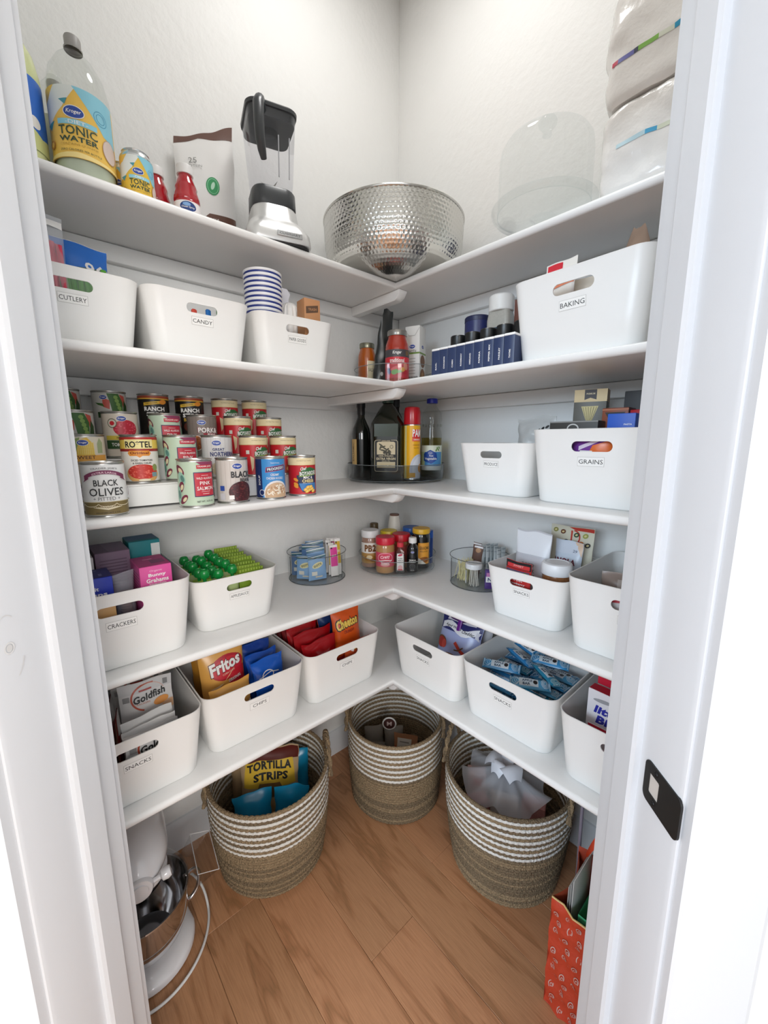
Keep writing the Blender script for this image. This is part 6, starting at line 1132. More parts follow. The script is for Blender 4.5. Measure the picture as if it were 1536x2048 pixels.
bag('tortilla_pouch', 'cream tortilla pouch with red fold and vegetable drawings at the back', 'pouch', sx_(0.025, 0.090), -4, 0.130, 0.240, 0.035, mat('#d9d3be', 0.4), tort_art, 155, kind='stand')
jar('nut_jar', 'round clear jar of brown nuts with wide white lid', 'jar', sx_(0.058, -0.068), [(0.030, 0.002), (0.035, 0), (0.036, 0.006), (0.036, 0.130), (0.033, 0.140)], mat('#8a5a34', 0.2, 0, 0, 120, 0.5, var=0.45, coat=0.7), 36, 0, [(0.0385, 0.136), (0.0395, 0.138), (0.0395, 0.160), (0.037, 0.166), (0.030, 0.168), (0.028, 0.1665), (0.0005, 0.1665)], mat('#edeef0', 0.35))
def redbox(D, w, h): D.rect(0, h*.93, w*.99, h*.13, INK); D.rect(0, h*.91, w*.88, h*.07, mat('#d23a3c', 0.4)); D.text('SWEET', 0, h*.92, h*.035, mat('#e9b9b6', 0.4), w*.4, .01); D.rect(0, h*.80, w*.9, h*.08, mat('#7a6a8c', 0.4)); D.ell(w*.3, h*.79, .006, .006, mat('#6d9a4a', 0.4)); D.text('Sweet', 0, h*.68, h*.07, mat('#f0c9c6', 0.4), w*.5, .02, .2); D.text('Strawberry', 0, h*.60, h*.05, WHITE, w*.7, .01, .2)
bag('dried_fruit_bag', 'red dried fruit pouch leaning at the front left of the bin', 'pouch', sx_(-0.030, -0.108), -6, 0.082, 0.158, 0.024, mat('#c9302e', 0.35), redbox, 157, kind='stand', wr=0.0015)
# half hidden bin by the right jamb
ix = lambda lx, ly, lz=0.006: inbin('instant', lx, ly, lz)
bag('beige_packet', 'wrinkled beige packet lying in the half hidden bin', 'packet', ix(-0.068, -0.03), 12, 0.090, 0.165, 0.045, mat('#9c8a80', 0.3), lambda D, w, h: D.rect(0.01, h*.8, w*.4, h*.2, mat('#c2b4aa', 0.4)), 161, wr=0.006, rx=-6)
bag('beige_packet', 'cream packet behind the beige one in the half hidden bin', 'packet', ix(-0.05, 0.045), -10, 0.095, 0.180, 0.05, mat('#b9a690', 0.3), None, 163, wr=0.006, rx=-4)
bag('purple_packet', 'dark purple packet at the right in the half hidden bin', 'packet', ix(0.03, -0.005), 8, 0.060, 0.185, 0.04, mat('#2c2470', 0.3), None, 165, wr=0.004)
bag('red_packet', 'red and white packet seen through the half hidden slot', 'packet', ix(-0.03, -0.125), 4, 0.12, 0.150, 0.02, mat('#d9cfcb', 0.35), lambda D, w, h: D.poly([(-w/2, h*.80), (w/2, h*.92), (w/2, h*.99), (-w/2, h*.87)], mat('#b3202c', 0.4)), 167)
# ------------------------------------------------------------ lowest shelf: chips and snacks
def inb(key): return (lambda lx, ly, lz=0.006: inbin(key, lx, ly, lz)), binrz(key)
p, rz0 = inb('snacks_left')
def fish(D, w, h):
    t = h-0.042
    D.rect(0, h-0.010, w, 0.036, mat('#c9c7c6', 0.4)); D.ring(0.004, t, w*.34, 0.036, 0.0042, mat('#b5492f', 0.4), 26, 70, 250); D.ring(0.006, t, w*.31, 0.033, 0.0012, mat('#d9a08c', 0.4), 26, 20, 120)
    D.rect(-0.002, t+0.019, w*.24, 0.0045, mat('#a8352c', 0.45)); D.text('Goldfish', 0.006, t+0.001, 0.019, INK, w*.62, 0.03, 0.18, 7); D.text('CRACKERS', -0.012, t-0.014, 0.0042, mat('#c97a5a', 0.5), w*.3); D.ell(w*.26, t-0.020, w*.15, 0.010, mat('#e0964e', 0.4), 10); D.rect(w*.37, t+0.026, w*.09, 0.014, mat('#7d7c7c', 0.5)); D.rect(-w*.38, t+0.004, w*.12, 0.013, mat('#8f8d8c', 0.5)); D.ell(w*.42, t-0.036, w*.16, 0.012, mat('#e3b48c', 0.4))
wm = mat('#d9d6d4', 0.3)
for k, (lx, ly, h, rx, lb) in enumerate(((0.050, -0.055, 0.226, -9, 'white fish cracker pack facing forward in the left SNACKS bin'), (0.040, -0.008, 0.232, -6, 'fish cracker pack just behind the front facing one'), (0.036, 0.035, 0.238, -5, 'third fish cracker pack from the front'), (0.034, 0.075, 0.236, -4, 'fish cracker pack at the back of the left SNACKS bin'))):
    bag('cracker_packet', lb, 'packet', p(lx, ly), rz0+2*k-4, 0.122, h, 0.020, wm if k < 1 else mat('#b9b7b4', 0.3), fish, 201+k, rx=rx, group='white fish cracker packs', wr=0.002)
for k, (ly, h) in enumerate(((-0.098, 0.172), (-0.120, 0.162), (-0.138, 0.156))):
    bag('cracker_packet', 'white fish cracker pack tucked low at the front, %s from the rim' % ('third', 'second', 'nearest')[k], 'packet', p(0.040, ly), rz0+(8, 4, 2)[k], 0.118, h, 0.014, mat('#dedcda', 0.25), fish if k == 2 else None, 205+k, rx=-4, group='white fish cracker packs', wr=0.003)
def tan(D, w, h): D.rect(-0.005, h*0.74, w*.55, h*0.15, mat('#3a3f78', 0.4)); D.line([(-0.02, h*.70), (0.012, h*.79)], 0.003, mat('#c9c6c9', 0.5)); D.rect(0.0, h*.95, w*.8, h*.02, mat('#8c815f', 0.5))
for k, (ly, h) in enumerate(((-0.100, 0.190), (-0.060, 0.206))): bag('cracker_packet', 'tan packet with navy patch by the left jamb, %s one' % ('front', 'rear')[k], 'packet', p(-0.066, ly), rz0+4, 0.072, h, 0.018, mat('#a99c78', 0.4), tan, 211+k, rx=-5, group='tan packets in the left snacks bin', wr=0.002)
bag('cracker_packet', 'olive tan packet at the back left of the left SNACKS bin', 'packet', p(-0.066, 0.02), rz0, 0.060, 0.235, 0.018, mat('#8e8a5e', 0.4), lambda D, w, h: D.ell(0, h*.86, w*.25, h*.05, mat('#7a8a3a', 0.5)), 213, rx=-4)
for k in range(3): bag('cracker_packet', 'maroon and grey packet standing edgewise, %s of three' % ('front', 'middle', 'rear')[k], 'packet', p(-0.022-0.004*k, -0.085+0.052*k), rz0+78, 0.048, 0.200+0.012*k, 0.012, mat('#5e1616', 0.3), lambda D, w, h: D.rect(0, h*.88, w, h*.24, mat('#8d8c89', 0.35)), 215+k, group='maroon packets on edge', wr=0.002)
# corn chips and blue bags
p, rz0 = inb('chips_one'); YB = mat('#dba24f', 0.28)
def frit(D, w, h):
    t = h-0.068
    D.ell(0.010, t-0.008, w*.40, 0.036, mat('#b3202e', 0.35), 12); D.ell(0.012, t-0.010, w*.36, 0.030, mat('#c92b38', 0.35), 12); D.poly([(w*.05, t-0.060), (w*.48, t-0.064), (w*.48, t-0.016), (w*.24, t-0.022)], mat('#c5232f', 0.35)); D.poly([(-w*.35, t-0.062), (-w*.05, t-0.050), (w*.25, t-0.012), (w*.1, t-0.034), (-w*.2, t-0.066)], mat('#eccf9a', 0.4))
    D.text('Fritos', 0.004, t, 0.036, WHITE, w*.74, 0.04, 0.2, 13, 0, mat('#5c1a1c', 0.4), 0.02); D.text('CORN CHIPS', 0.012, t-0.024, 0.0055, mat('#f0c9b0', 0.4), w*.3, 0.01, 0.1, 13); D.text('ORIGINAL', w*.22, t-0.046, 0.009, WHITE, w*.32, 0.02, 0.1, 10)
bag('chip_bag', 'yellow corn chip bag standing tall at the left of its bin', 'bag', p(-0.052, -0.055), rz0-3, 0.134, 0.252, 0.048, YB, frit, 221, rx=-11, wr=0.003, nu=24, nv=28)
bag('chip_bag', 'yellow corn chip bag slumped low in front of the tall one', 'bag', p(-0.060, -0.122), rz0+2, 0.116, 0.166, 0.032, YB, lambda D, w, h: (D.text('Fritos', 0.02, h*.5, h*.2, WHITE, w*.7, 0.04, 0.2, 10), D.rect(-w*.4, h*.2, w*.2, h*.3, RED)), 223, rx=-6, wr=0.004)
bag('chip_bag', 'yellow brown chip bag at the back left of the corn chip bin', 'bag', p(-0.066, 0.045), rz0, 0.100, 0.225, 0.040, mat('#a97426', 0.3), None, 225, rx=-5, wr=0.004)
BLU = [mat('#0f4bab', 0.22), mat('#0a3a93', 0.22), mat('#1357bb', 0.22)]
for k, (lx, ly, h, a, lb) in enumerate(((0.066, -0.116, 0.192, 8, 'bright blue chip bag at the front right of the corn chip bin'), (0.068, -0.070, 0.190, 6, 'blue chip bag second from the front'), (0.066, -0.024, 0.200, 4, 'deep blue chip bag third from the front'), (0.062, 0.024, 0.210, 0, 'blue chip bag fourth from the front, half shaded'))):
    bag('chip_bag', lb, 'bag', p(lx, ly), rz0+a*.6, 0.104, h, 0.030, BLU[(k+2) % 3], (lambda D, w, h: (D.ring(-0.01, h*.72, .02, .016, .003, WHITE, 16), D.line([(-.04, h*.7), (0, h*.76), (.03, h*.72)], .003, WHITE))) if k == 0 else None, 227+k, rx=-11, group='blue chip bags', wr=0.0045, nu=24, nv=26)
bag('chip_bag', 'dark brown chip bag at the back of the corn chip bin', 'bag', p(0.040, 0.080), rz0, 0.14, 0.222, 0.035, mat('#3a241c', 0.3), None, 233, rx=-3, wr=0.005)
# red and orange bags
p, rz0 = inb('chips_two'); RB = mat('#a80f18', 0.22); OR = mat('#d9581c', 0.26)
def cheet(D, w, h):
    D.text('Cheetos', 0.0, h*.78, h*.14, mat('#f2cf5e', 0.4), w*.80, 0.05, 0.1, 12, 0.004, INK, 0.035); D.text('CRUNCHY', 0.004, h*.67, h*.04, mat('#7a1512', 0.4), w*.4, 0.02, 0.1, 8)
    D.poly([(-w/2, 0), (w/2, 0), (w/2, h*.52), (w*.1, h*.44), (-w/2, h*.28)], mat('#b3201f', 0.3))
    r = random.Random(6)
    for k in range(7): D.ell(r.uniform(-w*.2, w*.42), h*r.uniform(.30, .48), w*.10, h*.022, mat(('#e8923a', '#8d1414', '#d8c0b0')[k % 3], 0.4), r.uniform(-40, 60))
bag('chip_bag', 'orange cheese puff bag facing forward at the right of its bin', 'bag', p(0.062, -0.092), rz0-10, 0.112, 0.248, 0.038, OR, cheet, 241, rx=-9, wr=0.003, nu=24, nv=28)
bag('chip_bag', 'orange bag behind the front cheese puff bag', 'bag', p(0.050, -0.022), rz0-6, 0.120, 0.242, 0.035, mat('#c2481a', 0.26), lambda D, w, h: D.poly([(-w*.5, h*.5), (w*.1, h*.55), (-w*.1, h*.9), (-w*.5, h*.86)], mat('#15356b', 0.3)), 243, rx=-8, wr=0.005)
for k, (lx, ly, h, a, w, lb) in enumerate(((-0.056, -0.108, 0.180, 2, 0.134, 'shiny red chip bag nearest the rim'), (-0.050, -0.062, 0.196, 2, 0.150, 'red chip bag second from the rim'), (-0.066, -0.018, 0.205, -1, 0.118, 'red chip bag third from the rim'), (-0.050, 0.034, 0.212, 2, 0.140, 'red chip bag near the back of its bin'), (-0.020, 0.080, 0.218, 0, 0.20, 'dark red chip bag at the very back of its bin'))):
    bag('chip_bag', lb, 'bag', p(lx, ly), rz0+a, w, h, 0.032, RB if k < 3 else mat('#7d0c12', 0.25), (lambda D, w, h: D.poly([(-w*.1, h*.6), (w*.3, h*.62), (w*.4, h*.98), (w*.1, h*.98)], mat('#17356e', 0.3))) if k == 3 else None, 245+k, rx=-10, group='red chip bags', wr=0.0048, nu=24, nv=26)
bag('chip_bag', 'red and yellow bag pressed against the slot of the red chip bin', 'bag', p(0.068, -0.128), rz0, 0.11, 0.150, 0.014, mat('#c4502a', 0.28), lambda D, w, h: (D.text('Cheetos', 0.01, h*.88, h*.12, mat('#f2cf5e', 0.4), w*.6, 0.05, 0.1, 6, 0, INK, 0.03), D.poly([(-w*.3, h*.8), (-w*.1, h*.9), (-w*.2, h*.76)], WHITE)), 251, wr=0.001)
# cheddar snack bag
p, rz0 = inb('snacks_b')
def ched(D, w, h):
    D.rect(0, h*.87, w, h*.26, mat('#2b2f6d', 0.4)); D.rect(0, h*.95, w*.7, h*.08, mat('#e9e6ee', 0.4)); D.ell(-w*.1, h*.95, w*.2, h*.03, mat('#5b2f6d', 0.4))
    pts = [(-w*.44+w*.11*k, h*.80+0.010*sin(k*.9)) for k in range(9)]; D.poly([(x, z+h*.055) for x, z in pts]+[(x, z-h*.055) for x, z in pts[::-1]], mat('#efeef2', 0.4)); D.poly([(w*.40, h*.74), (w*.49, h*.70), (w*.46, h*.78), (w*.49, h*.84), (w*.40, h*.84)], mat('#dcdbe4', 0.4))
    D.text('Aged White', -w*.14, h*.81, h*.055, INK, w*.42, 0.02, 0.2, -3); D.text('Cheddar', w*.24, h*.785, h*.055, INK, w*.28, 0.02, 0.2, -4)
    D.ell(-w*.36, h*.52, w*.15, h*.10, mat('#7a4a24', 0.4)); D.ell(-w*.36, h*.51, w*.13, h*.085, mat('#c93328', 0.35)); D.ell(-w*.27, h*.50, w*.07, h*.07, mat('#e0574a', 0.35)); D.line([(0.0, h*.58), (w*.16, h*.48), (w*.26, h*.44)], h*.055, mat('#c8402f', 0.4)); D.line([(w*.02, h*.46), (w*.12, h*.47), (w*.22, h*.54)], h*.02, mat('#6b4a24', 0.4)); D.ell(-w*.05, h*.33, w*.2, h*.06, mat('#8d5a2c', 0.4)); D.ell(w*.2, h*.3, w*.12, h*.06, mat('#c93328', 0.4))
t = thing('snack_bag', 'lavender cheddar snack bag folded over, closed with a purple clip', 'bag', p(0.030, -0.040), rz0+4, None, -20); b = pouch_b(0.175, 0.215, 0.06, mat('#a9b2dc', 0.28), ched, 261, 26, 30, wr=0.003); obj('bag_body', b.mesh('bag_body', 70, fix=False), t)
b = B(); PU = mat('#6b1f86', 0.3); b.rbox((0.0, -0.022, 0.190), (0.016, 0.010, 0.075), PU, 0.003, 0.003); b.rbox((0.0, 0.014, 0.195), (0.016, 0.008, 0.065), PU, 0.003, 0.003); b.M = Matrix.Translation((0, -0.004, 0.225)) @ Matrix.Rotation(radians(90), 4, 'Y'); b.lathe([(0.0005, -0.008), (0.010, -0.008), (0.010, 0.008), (0.0005, 0.008)], PU, 16); obj('bag_clip', b.mesh('bag_clip', 40), t, 'purple plastic bag clip')
bag('snack_bag', 'white snack pouch behind the lavender cheddar bag', 'bag', p(0.072, 0.060), rz0-4, 0.090, 0.215, 0.05, mat('#cfcdd0', 0.3), None, 263, rx=-8, wr=0.004)
bag('snack_bag', 'green topped snack pouch at the back of the cheddar snack bin', 'bag', p(-0.010, 0.080), rz0, 0.10, 0.240, 0.04, mat('#2f8a3c', 0.3), lambda D, w, h: (D.rect(0, h*.6, w, h*.5, mat('#d5d9de', 0.3)), D.ell(0.02, h*.75, .02, .014, mat('#3f9a6a', 0.4))), 265, rx=-6, wr=0.005)
# blue wrapped bars
p, rz0 = inb('snacks_c')
def barmesh(seed, c1, c2):
    b = B(); F, K = pouch_fn(0.112, 0.036, 0.017, seed, 0.0012); nz = noise2(seed, 6, 40, 160)
    def S(s):
        def f(u, v, off=0):
            U = 2*u/0.112; V = 2*v/0.036-1; g = (max(0, 1-abs(U/0.86)**6)**.6 if abs(U) < .86 else 0)*max(0, 1-abs(V)**3)**.6
            return (u, v-0.018, s*(0.0085*g+0.0007+off)+0.0011*nz(u, v)*(.3+g)+0.0095)
        return f
    m = mat(c1, 0.2); nu, nv = 20, 8
    for s in (1, -1): b.grid(lambda i, j: S(s)(((i-.5) if s > 0 else (.5-i))*0.112, j*0.036), nu, nv, m)
    D = Decal(b, S(1), du=0.112/nu, dv=0.036/nv, off=0.0006, step=0.0002); D.clipbox = (-.0545, .0545, .001, .035)
    D.rect(-.004, .018, .052, .026, mat('#d9e4ea', 0.3)); D.text('APPLE', -.008, .022, .008, mat('#1d3a58', .4), .028, .03); D.text('BAR', -.010, .011, .008, mat('#1d3a58', .4), .020, .03); D.ell(.014, .018, .006, .007, mat('#2a2422', .4))
    for q in range(4): D.ring(-.042+.003*q, .018, .012-.0025*q, .015-.003*q, .0012, mat(c2, .3), 14)
    for q in range(4): D.ring(.040, .018, .011-.0025*q, .015-.003*q, .0012, mat(c2, .3), 14)
    for e in (-.053, .053): D.rect(e, .018, .004, .034, mat('#9fc4dc', .25))
    return b.mesh('wrapped_bar', 70, fix=False)
bars = [barmesh(271, '#3f93c8', '#bfe0ef'), barmesh(272, '#2f7fb8', '#a9d3e8'), barmesh(273, '#55a5d0', '#d5ecf5'), barmesh(274, '#2b86a8', '#b5dce0')]
r = random.Random(21); n = 0
for L in range(6):
    for j in range(5):
        for i in range(2):
            if L == 5 and j in (0, 4): continue
            z = 0.006+0.0215*L; wide = 0.018*(1-z/0.178)
            lx = (-0.058 if i == 0 else 0.058)+r.uniform(-.0015, .0015)-(0.001 if i == 0 else -0.001)*0; ly = -0.100+0.050*j+r.uniform(-.002, .002); a = r.uniform(-5, 5)+(2 if L % 2 else -2)
            if abs(lx) > 0.060: lx = 0.06*(1 if lx > 0 else -1)
            solo('wrapped_bar', bars[(L*3+j*2+i) % 4], 'blue wrapped snack bar in the heap of the blue bar bin', 'snack bar', p(lx, ly, z), rz0+a, 'blue wrapped bars', 0, 0); n += 1
for k, (lx, ly, z, a, rx, ry) in enumerate(((-0.062, -0.070, 0.136, 24, 16, 0), (-0.045, 0.010, 0.140, -22, -14, 6), (0.040, -0.085, 0.132, 32, 18, 0), (0.055, -0.020, 0.137, -30, -12, 4), (0.030, 0.055, 0.140, 18, 14, 0), (-0.050, 0.085, 0.138, -16, 12, 5))):
    solo('wrapped_bar', bars[k % 4], 'blue wrapped bar lying tilted on top of the heap, %s from the front' % ord8[k], 'snack bar', p(lx, ly, z+0.006), rz0+a, 'blue wrapped bars', rx, ry)
# little muffin boxes
p, rz0 = inb('bites')
def lit(D, w, h):
    D.poly([(-w*.1, h), (w/2, h), (w/2, h*.72), (w*.15, h*.80), (-w*.1, h*.90)], mat('#c81f3a', 0.4)); D.ell(-w*.25, h*.90, w*.16, h*.022, mat('#9a9a9e', 0.4), 6); D.text('little', -w*.16, h*.79, h*.095, mat('#2b2f9a', 0.4), w*.46, 0.05, 0.2, 2); D.text('Bites', -w*.10, h*.675, h*.10, mat('#2b2f9a', 0.4), w*.50, 0.05, 0.2, 2); D.ell(w*.2, h*.5, w*.2, h*.1, mat('#c98a54', 0.4)); D.ell(w*.34, h*.71, w*.05, h*.03, mat('#a83a2c', 0.4))
for k, (lx, ly, h, lb) in enumerate(((-0.030, -0.082, 0.222, 'white muffin box with blue lettering, front of the row by the jamb'), (-0.024, -0.040, 0.240, 'red and white muffin box second in the row'), (-0.008, 0.000, 0.250, 'red and white muffin box third in the row'), (-0.006, 0.038, 0.256, 'red and white muffin box fourth in the row'), (0.000, 0.078, 0.276, 'red topped muffin box at the back of the row'))):
    carton('muffin_box', lb, 'box', p(lx, ly), rz0-3, 0.150, 0.030, h, mat('#e3dfe2', 0.4), lit if k == 0 else (lambda D, w, h: (D.rect(0, h*.955, w, h*.09, mat('#c21a34', 0.4)), D.rect(0, h*.86, w*.9, h*.03, mat('#d98a98', 0.4)))), None, lambda D, w, d: D.rect(0, 0, w*.98, d*.98, mat('#b51730', 0.4)), group='muffin boxes')
bag('muffin_packet', 'red and white packet seen through the slot beside the jamb', 'packet', p(-0.03, -0.122), rz0, 0.12, 0.150, 0.014, mat('#e0d6d6', 0.35), lambda D, w, h: D.rect(0, h*.95, w, h*.12, mat('#b8182f', 0.35)), 281, wr=0.001)
# ------------------------------------------------------------ on the floor: rope baskets
J1 = mat('#a08a6c', 0.85, 0, 1.0, 230, 0.2, var=0.75, name='jute_rope'); J2 = mat('#86745c', 0.85, 0, 1.0, 230, 0.2, var=0.75, name='jute_rope_dark'); WR_ = mat('#e4e1da', 0.8, 0, 0.7, 160, 0.2, var=0.08, name='white_cotton_rope')
def basket(label, x, y, Rb, Rt, Hh, ha, seed):
    t = thing('rope_basket', label, 'basket', (x, y, 0), 0, 'striped rope baskets'); N = round(Hh/0.0102); dz = Hh/N; r = random.Random(seed)
    rad = lambda z: Rb+(Rt-Rb)*(1-(1-min(1, z/Hh))**1.6)+0.004*sin(3.1*z/Hh)
    nb = 78; per = 3; nt = nb*per
    def course(b, k, m):
        z = dz*(k+0.5); R = rad(z); w = 0.0014*sin(k*1.7+seed); ph = r.random()
        ring = []; 
        for i in range(nt+1):
            a = 2*pi*i/nt; rr = R+0.0016*sin(2*a+seed+k*.05)+w*0.4; q = (i/per+ph) % 1.0
            lump = 0.82+0.30*sin(pi*q); sl = 0.0020*(q-0.5)
            ring.append([((rr+0.0062*lump*cos(u))*cos(a), (rr+0.0062*lump*cos(u))*sin(a), z+0.5*dz*1.16*lump*sin(u)+sl) for u in [2*pi*j/6 for j in range(6)]])
        b.loft(ring, m, False, False)
    whites = set(N-2-2*j for j in range(8)[:7] if True)
    bl_ = B(); bu = B()
    for k in range(N):
        if k in whites: b = B(); course(b, k, WR_); obj('white_rope_course', b.mesh('white_rope_course', 80, fix=False), t)
        elif k > N-15: course(bu, k, J1 if k % 4 else J2)
        else: course(bl_, k, J1 if r.random() < .6 else J2)
    obj('lower_wall', bl_.mesh('lower_wall', 80, fix=False), t); obj('upper_jute_courses', bu.mesh('upper_jute_courses', 80, fix=False), t)
    b = B(); b.lathe([(0.0005, 0.0), (Rb-0.004, 0.0), (Rb-0.002, 0.004), (Rb-0.004, 0.008), (0.0005, 0.008)], J2, 60); obj('basket_floor', b, t)
    for s in (0, 1):
        a0 = radians(ha+180*s); b = B(); R = rad(Hh)
        for strand in range(2):
            P = []; n = 60
            for i in range(n+1):
                u = i/n; a = a0+(u-0.5)*0.62; zz = Hh-0.045+0.115*max(0.0, sin(pi*u))**0.8; tw = u*34+strand*pi; P.append(((R-0.012*sin(pi*u)+0.004*cos(tw)+(0.0145))*cos(a), (R-0.012*sin(pi*u)+0.004*cos(tw)+0.0145)*sin(a), zz+0.004*sin(tw)))
            b.tube(P, 0.0052, J1 if strand else J2, 7)
        obj('handle', b.mesh('handle', 80, fix=False), t)
    return t
basket('striped rope basket on the left, holding tortilla chip bags', 0.212, -0.790, 0.166, 0.190, 0.318, 66, 1)
basket('striped rope basket in the corner with small packets inside', 0.314, -0.306, 0.170, 0.180, 0.325, 42, 2)
basket('striped rope basket on the right, holding a knotted plastic bag', 0.757, -0.217, 0.168, 0.196, 0.335, 12, 3)
# left basket contents
def tort(D, w, h):
    D.rect(0, h*.92, w, h*.13, mat('#5a1f16', 0.35)); D.poly([(-w*.46, h*.60), (w*.46, h*.60), (w*.40, h*.86), (-w*.40, h*.86)], mat('#d8b23c', 0.35)); D.text('TORTILLA', 0, h*.795, h*.085, INK, w*.76, 0.045, 0, 0, 0.008); D.text('STRIPS', 0.004, h*.695, h*.08, INK, w*.60, 0.045, 0, 0, 0.006)
    D.poly([(-w*.28, h*.50), (w*.3, h*.5), (w*.18, h*.64), (-w*.18, h*.64)], mat('#7a5a34', 0.4)); D.ell(0, h*.4, w*.34, h*.09, mat('#c9a872', 0.4))
bag('tortilla_bag', 'tan tortilla strip bag standing tall in the left basket', 'bag', (0.195, -0.782, 0.012), 58, 0.200, 0.345, 0.07, mat('#b59a78', 0.3), tort, 301, rx=-4, wr=0.004, nu=26, nv=32, kind='stand')
bag('tortilla_bag', 'second tan chip bag leaning behind at the left', 'bag', (0.108, -0.828, 0.012), 58, 0.105, 0.310, 0.03, mat('#a98e6c', 0.3), lambda D, w, h: (D.rect(0, h*.86, w, h*.16, mat('#c9a83c', 0.35)), D.text('ST', 0.0, h*.86, h*.07, INK, w*.2, .03)), 303, rx=-4, wr=0.006)
def tropic(D, w, h):
    D.ell(-w*.05, h*.36, w*.24, h*.34, mat('#e0b23a', 0.35)); D.ell(-w*.05, h*.35, w*.19, h*.28, mat('#c99a2c', 0.35)); D.ell(-w*.05, h*.34, w*.16, h*.24, mat('#e9d9b0', 0.35)); D.ell(-w*.05, h*.32, w*.06, h*.15, mat('#b3262c', 0.35)); D.poly([(w*.28, 0), (w*.5, 0), (w*.5, h*.55), (w*.34, h*.4)], mat('#cfc6b4', 0.4)); D.ell(w*.45, h*.3, w*.1, h*.2, mat('#8d2a1c', 0.4))
TQ = mat('#1585b0', 0.25)
bag('blue_chip_bag', 'turquoise chip bag with yellow arch badge, front left of basket', 'bag', (0.262, -0.872, 0.012), 68, 0.122, 0.258, 0.050, TQ, tropic, 305, rx=-10, wr=0.006, nu=22, nv=24)
bag('blue_chip_bag', 'turquoise chip bag in the right of the left basket', 'bag', (0.302, -0.772, 0.012), 56, 0.112, 0.272, 0.045, TQ, tropic, 307, rx=-3, ry=3, wr=0.007, nu=22, nv=24)
bag('blue_chip_bag', 'turquoise chip bag near the rim behind the right one', 'bag', (0.190, -0.682, 0.012), 58, 0.095, 0.272, 0.04, mat('#1a8fba', 0.25), None, 309, rx=-8, wr=0.006)
# middle basket contents
GP = mat('#8b8378', 0.5)
for k, (dx, dy, a, z, h) in enumerate(((-0.088, -0.030, 60, 0, 0.215), (-0.030, -0.082, 40, 0, 0.205), (-0.030, 0.022, 50, 0, 0.220))):
    bag('paper_packet', 'grey wrapped packet in the corner basket, %s' % ('leftmost', 'nearest the front', 'behind the others')[k], 'packet', (0.314+dx, -0.306+dy, 0.010), a, 0.080, h, 0.034, GP, None, 321+k, rx=-6, wr=0.004)
bag('kraft_packet', 'tan coffee packet with white label in the corner basket', 'packet', (0.366, -0.306, 0.0145), 34, 0.095, 0.232, 0.045, mat('#a3714e', 0.5), lambda D, w, h: (D.rect(-w*.05, h*.82, w*.6, h*.2, mat('#cfc8bc', 0.5)), D.rect(-w*.4, h*.72, w*.12, h*.1, mat('#b3402c', 0.5)), D.rect(-w*.05, h*.86, w*.4, h*.02, mat('#8d8478', 0.5))), 325, rx=-7, kind='stand')
b = B(); b.tube([(0.026*cos(2*pi*k/32), 0.0, 0.026*sin(2*pi*k/32)+0.0) for k in range(32)], 0.0032, mat('#d8d5d0', 0.4), 8, closed=True); t = solo('paper_tag', b.mesh('paper_tag', 60), 'round white ring tag standing among grey packets in corner basket', 'tag', (0.268, -0.296, 0.247), 45)
b = B(); b.M = Matrix.Rotation(radians(90), 4, 'X'); b.lathe([(0.0005, -0.001), (0.0235, -0.001), (0.0235, 0.001), (0.0005, 0.001)], mat('#4a2a26', 0.5), 28); D = Decal(b, face_front(-0.0012, 0)); b.M = None; D.text('M', 0, 0, 0.018, mat('#c9b4ae', 0.5), 0.02, 0.03); obj('tag_disc', b.mesh('tag_disc', fix=False), t)
# right basket contents: cartons inside a knotted translucent bag
PK = [mat('#c98a84', 0.5), mat('#d9b0aa', 0.5), mat('#b5605a', 0.5), mat('#d4cdc9', 0.5)]
for k, (dx, dy, a, h, w, c, lb) in enumerate(((-0.105, -0.020, 40, 0.245, 0.060, 1, 'pink and white carton at the left of the right basket'), (-0.052, -0.094, 62, 0.225, 0.070, 2, 'salmon pink carton at the front of the right basket'), (0.012, -0.034, 30, 0.232, 0.085, 3, 'pale grey carton in the middle of the right basket'), (0.085, 0.020, 20, 0.240, 0.070, 0, 'dusty pink carton at the right of the right basket'), (0.080, -0.090, 55, 0.215, 0.055, 0, 'small dusty pink carton at the front right of the right basket'))):
    carton('pink_carton', lb, 'box', (0.757+dx, -0.217+dy, 0.0095), a, w, 0.045, h, PK[c], (lambda D, w, h: (D.rect(0, h*.9, w*.5, h*.12, mat('#d8431f', 0.5)), D.rect(0, h*.6, w, h*.3, mat('#ddd6d2', 0.5)))) if k == 0 else (lambda D, w, h: D.rect(0, h*.5, w*.9, h*.5, mat('#e0dad6', 0.5))), group='pink cartons in the right basket')
bagm = clear('grocery_bag_plastic', '#f1f1f3', 0.9, 0.25, 0.6)
t = thing('plastic_bag', 'white knotted plastic grocery bag in the right basket', 'bag', (0.762, -0.222, 0.0095)); b = B(); nz = noise2(331, 8, 3, 9)
WB = mat('#d9dbe2', 0.35)
def drape(i, j):
    a = 2*pi*i; R = 0.020+0.115*(1-j)**0.8; z = 0.262+0.055*j**1.5+0.012*(1-j)*sin(5*a+1)+0.010*sin(9*a)*(1-j); return (R*cos(a)*(1+0.10*sin(7*a)*(1-j))-0.012, R*sin(a)*(1+0.10*sin(6*a+1)*(1-j)), z)
b.grid(drape, 90, 12, film('thin_bag_plastic', '#e3e5ec', 0.42, 0.3)); obj('bag_body', b.mesh('bag_body', 80, fix=False), t)
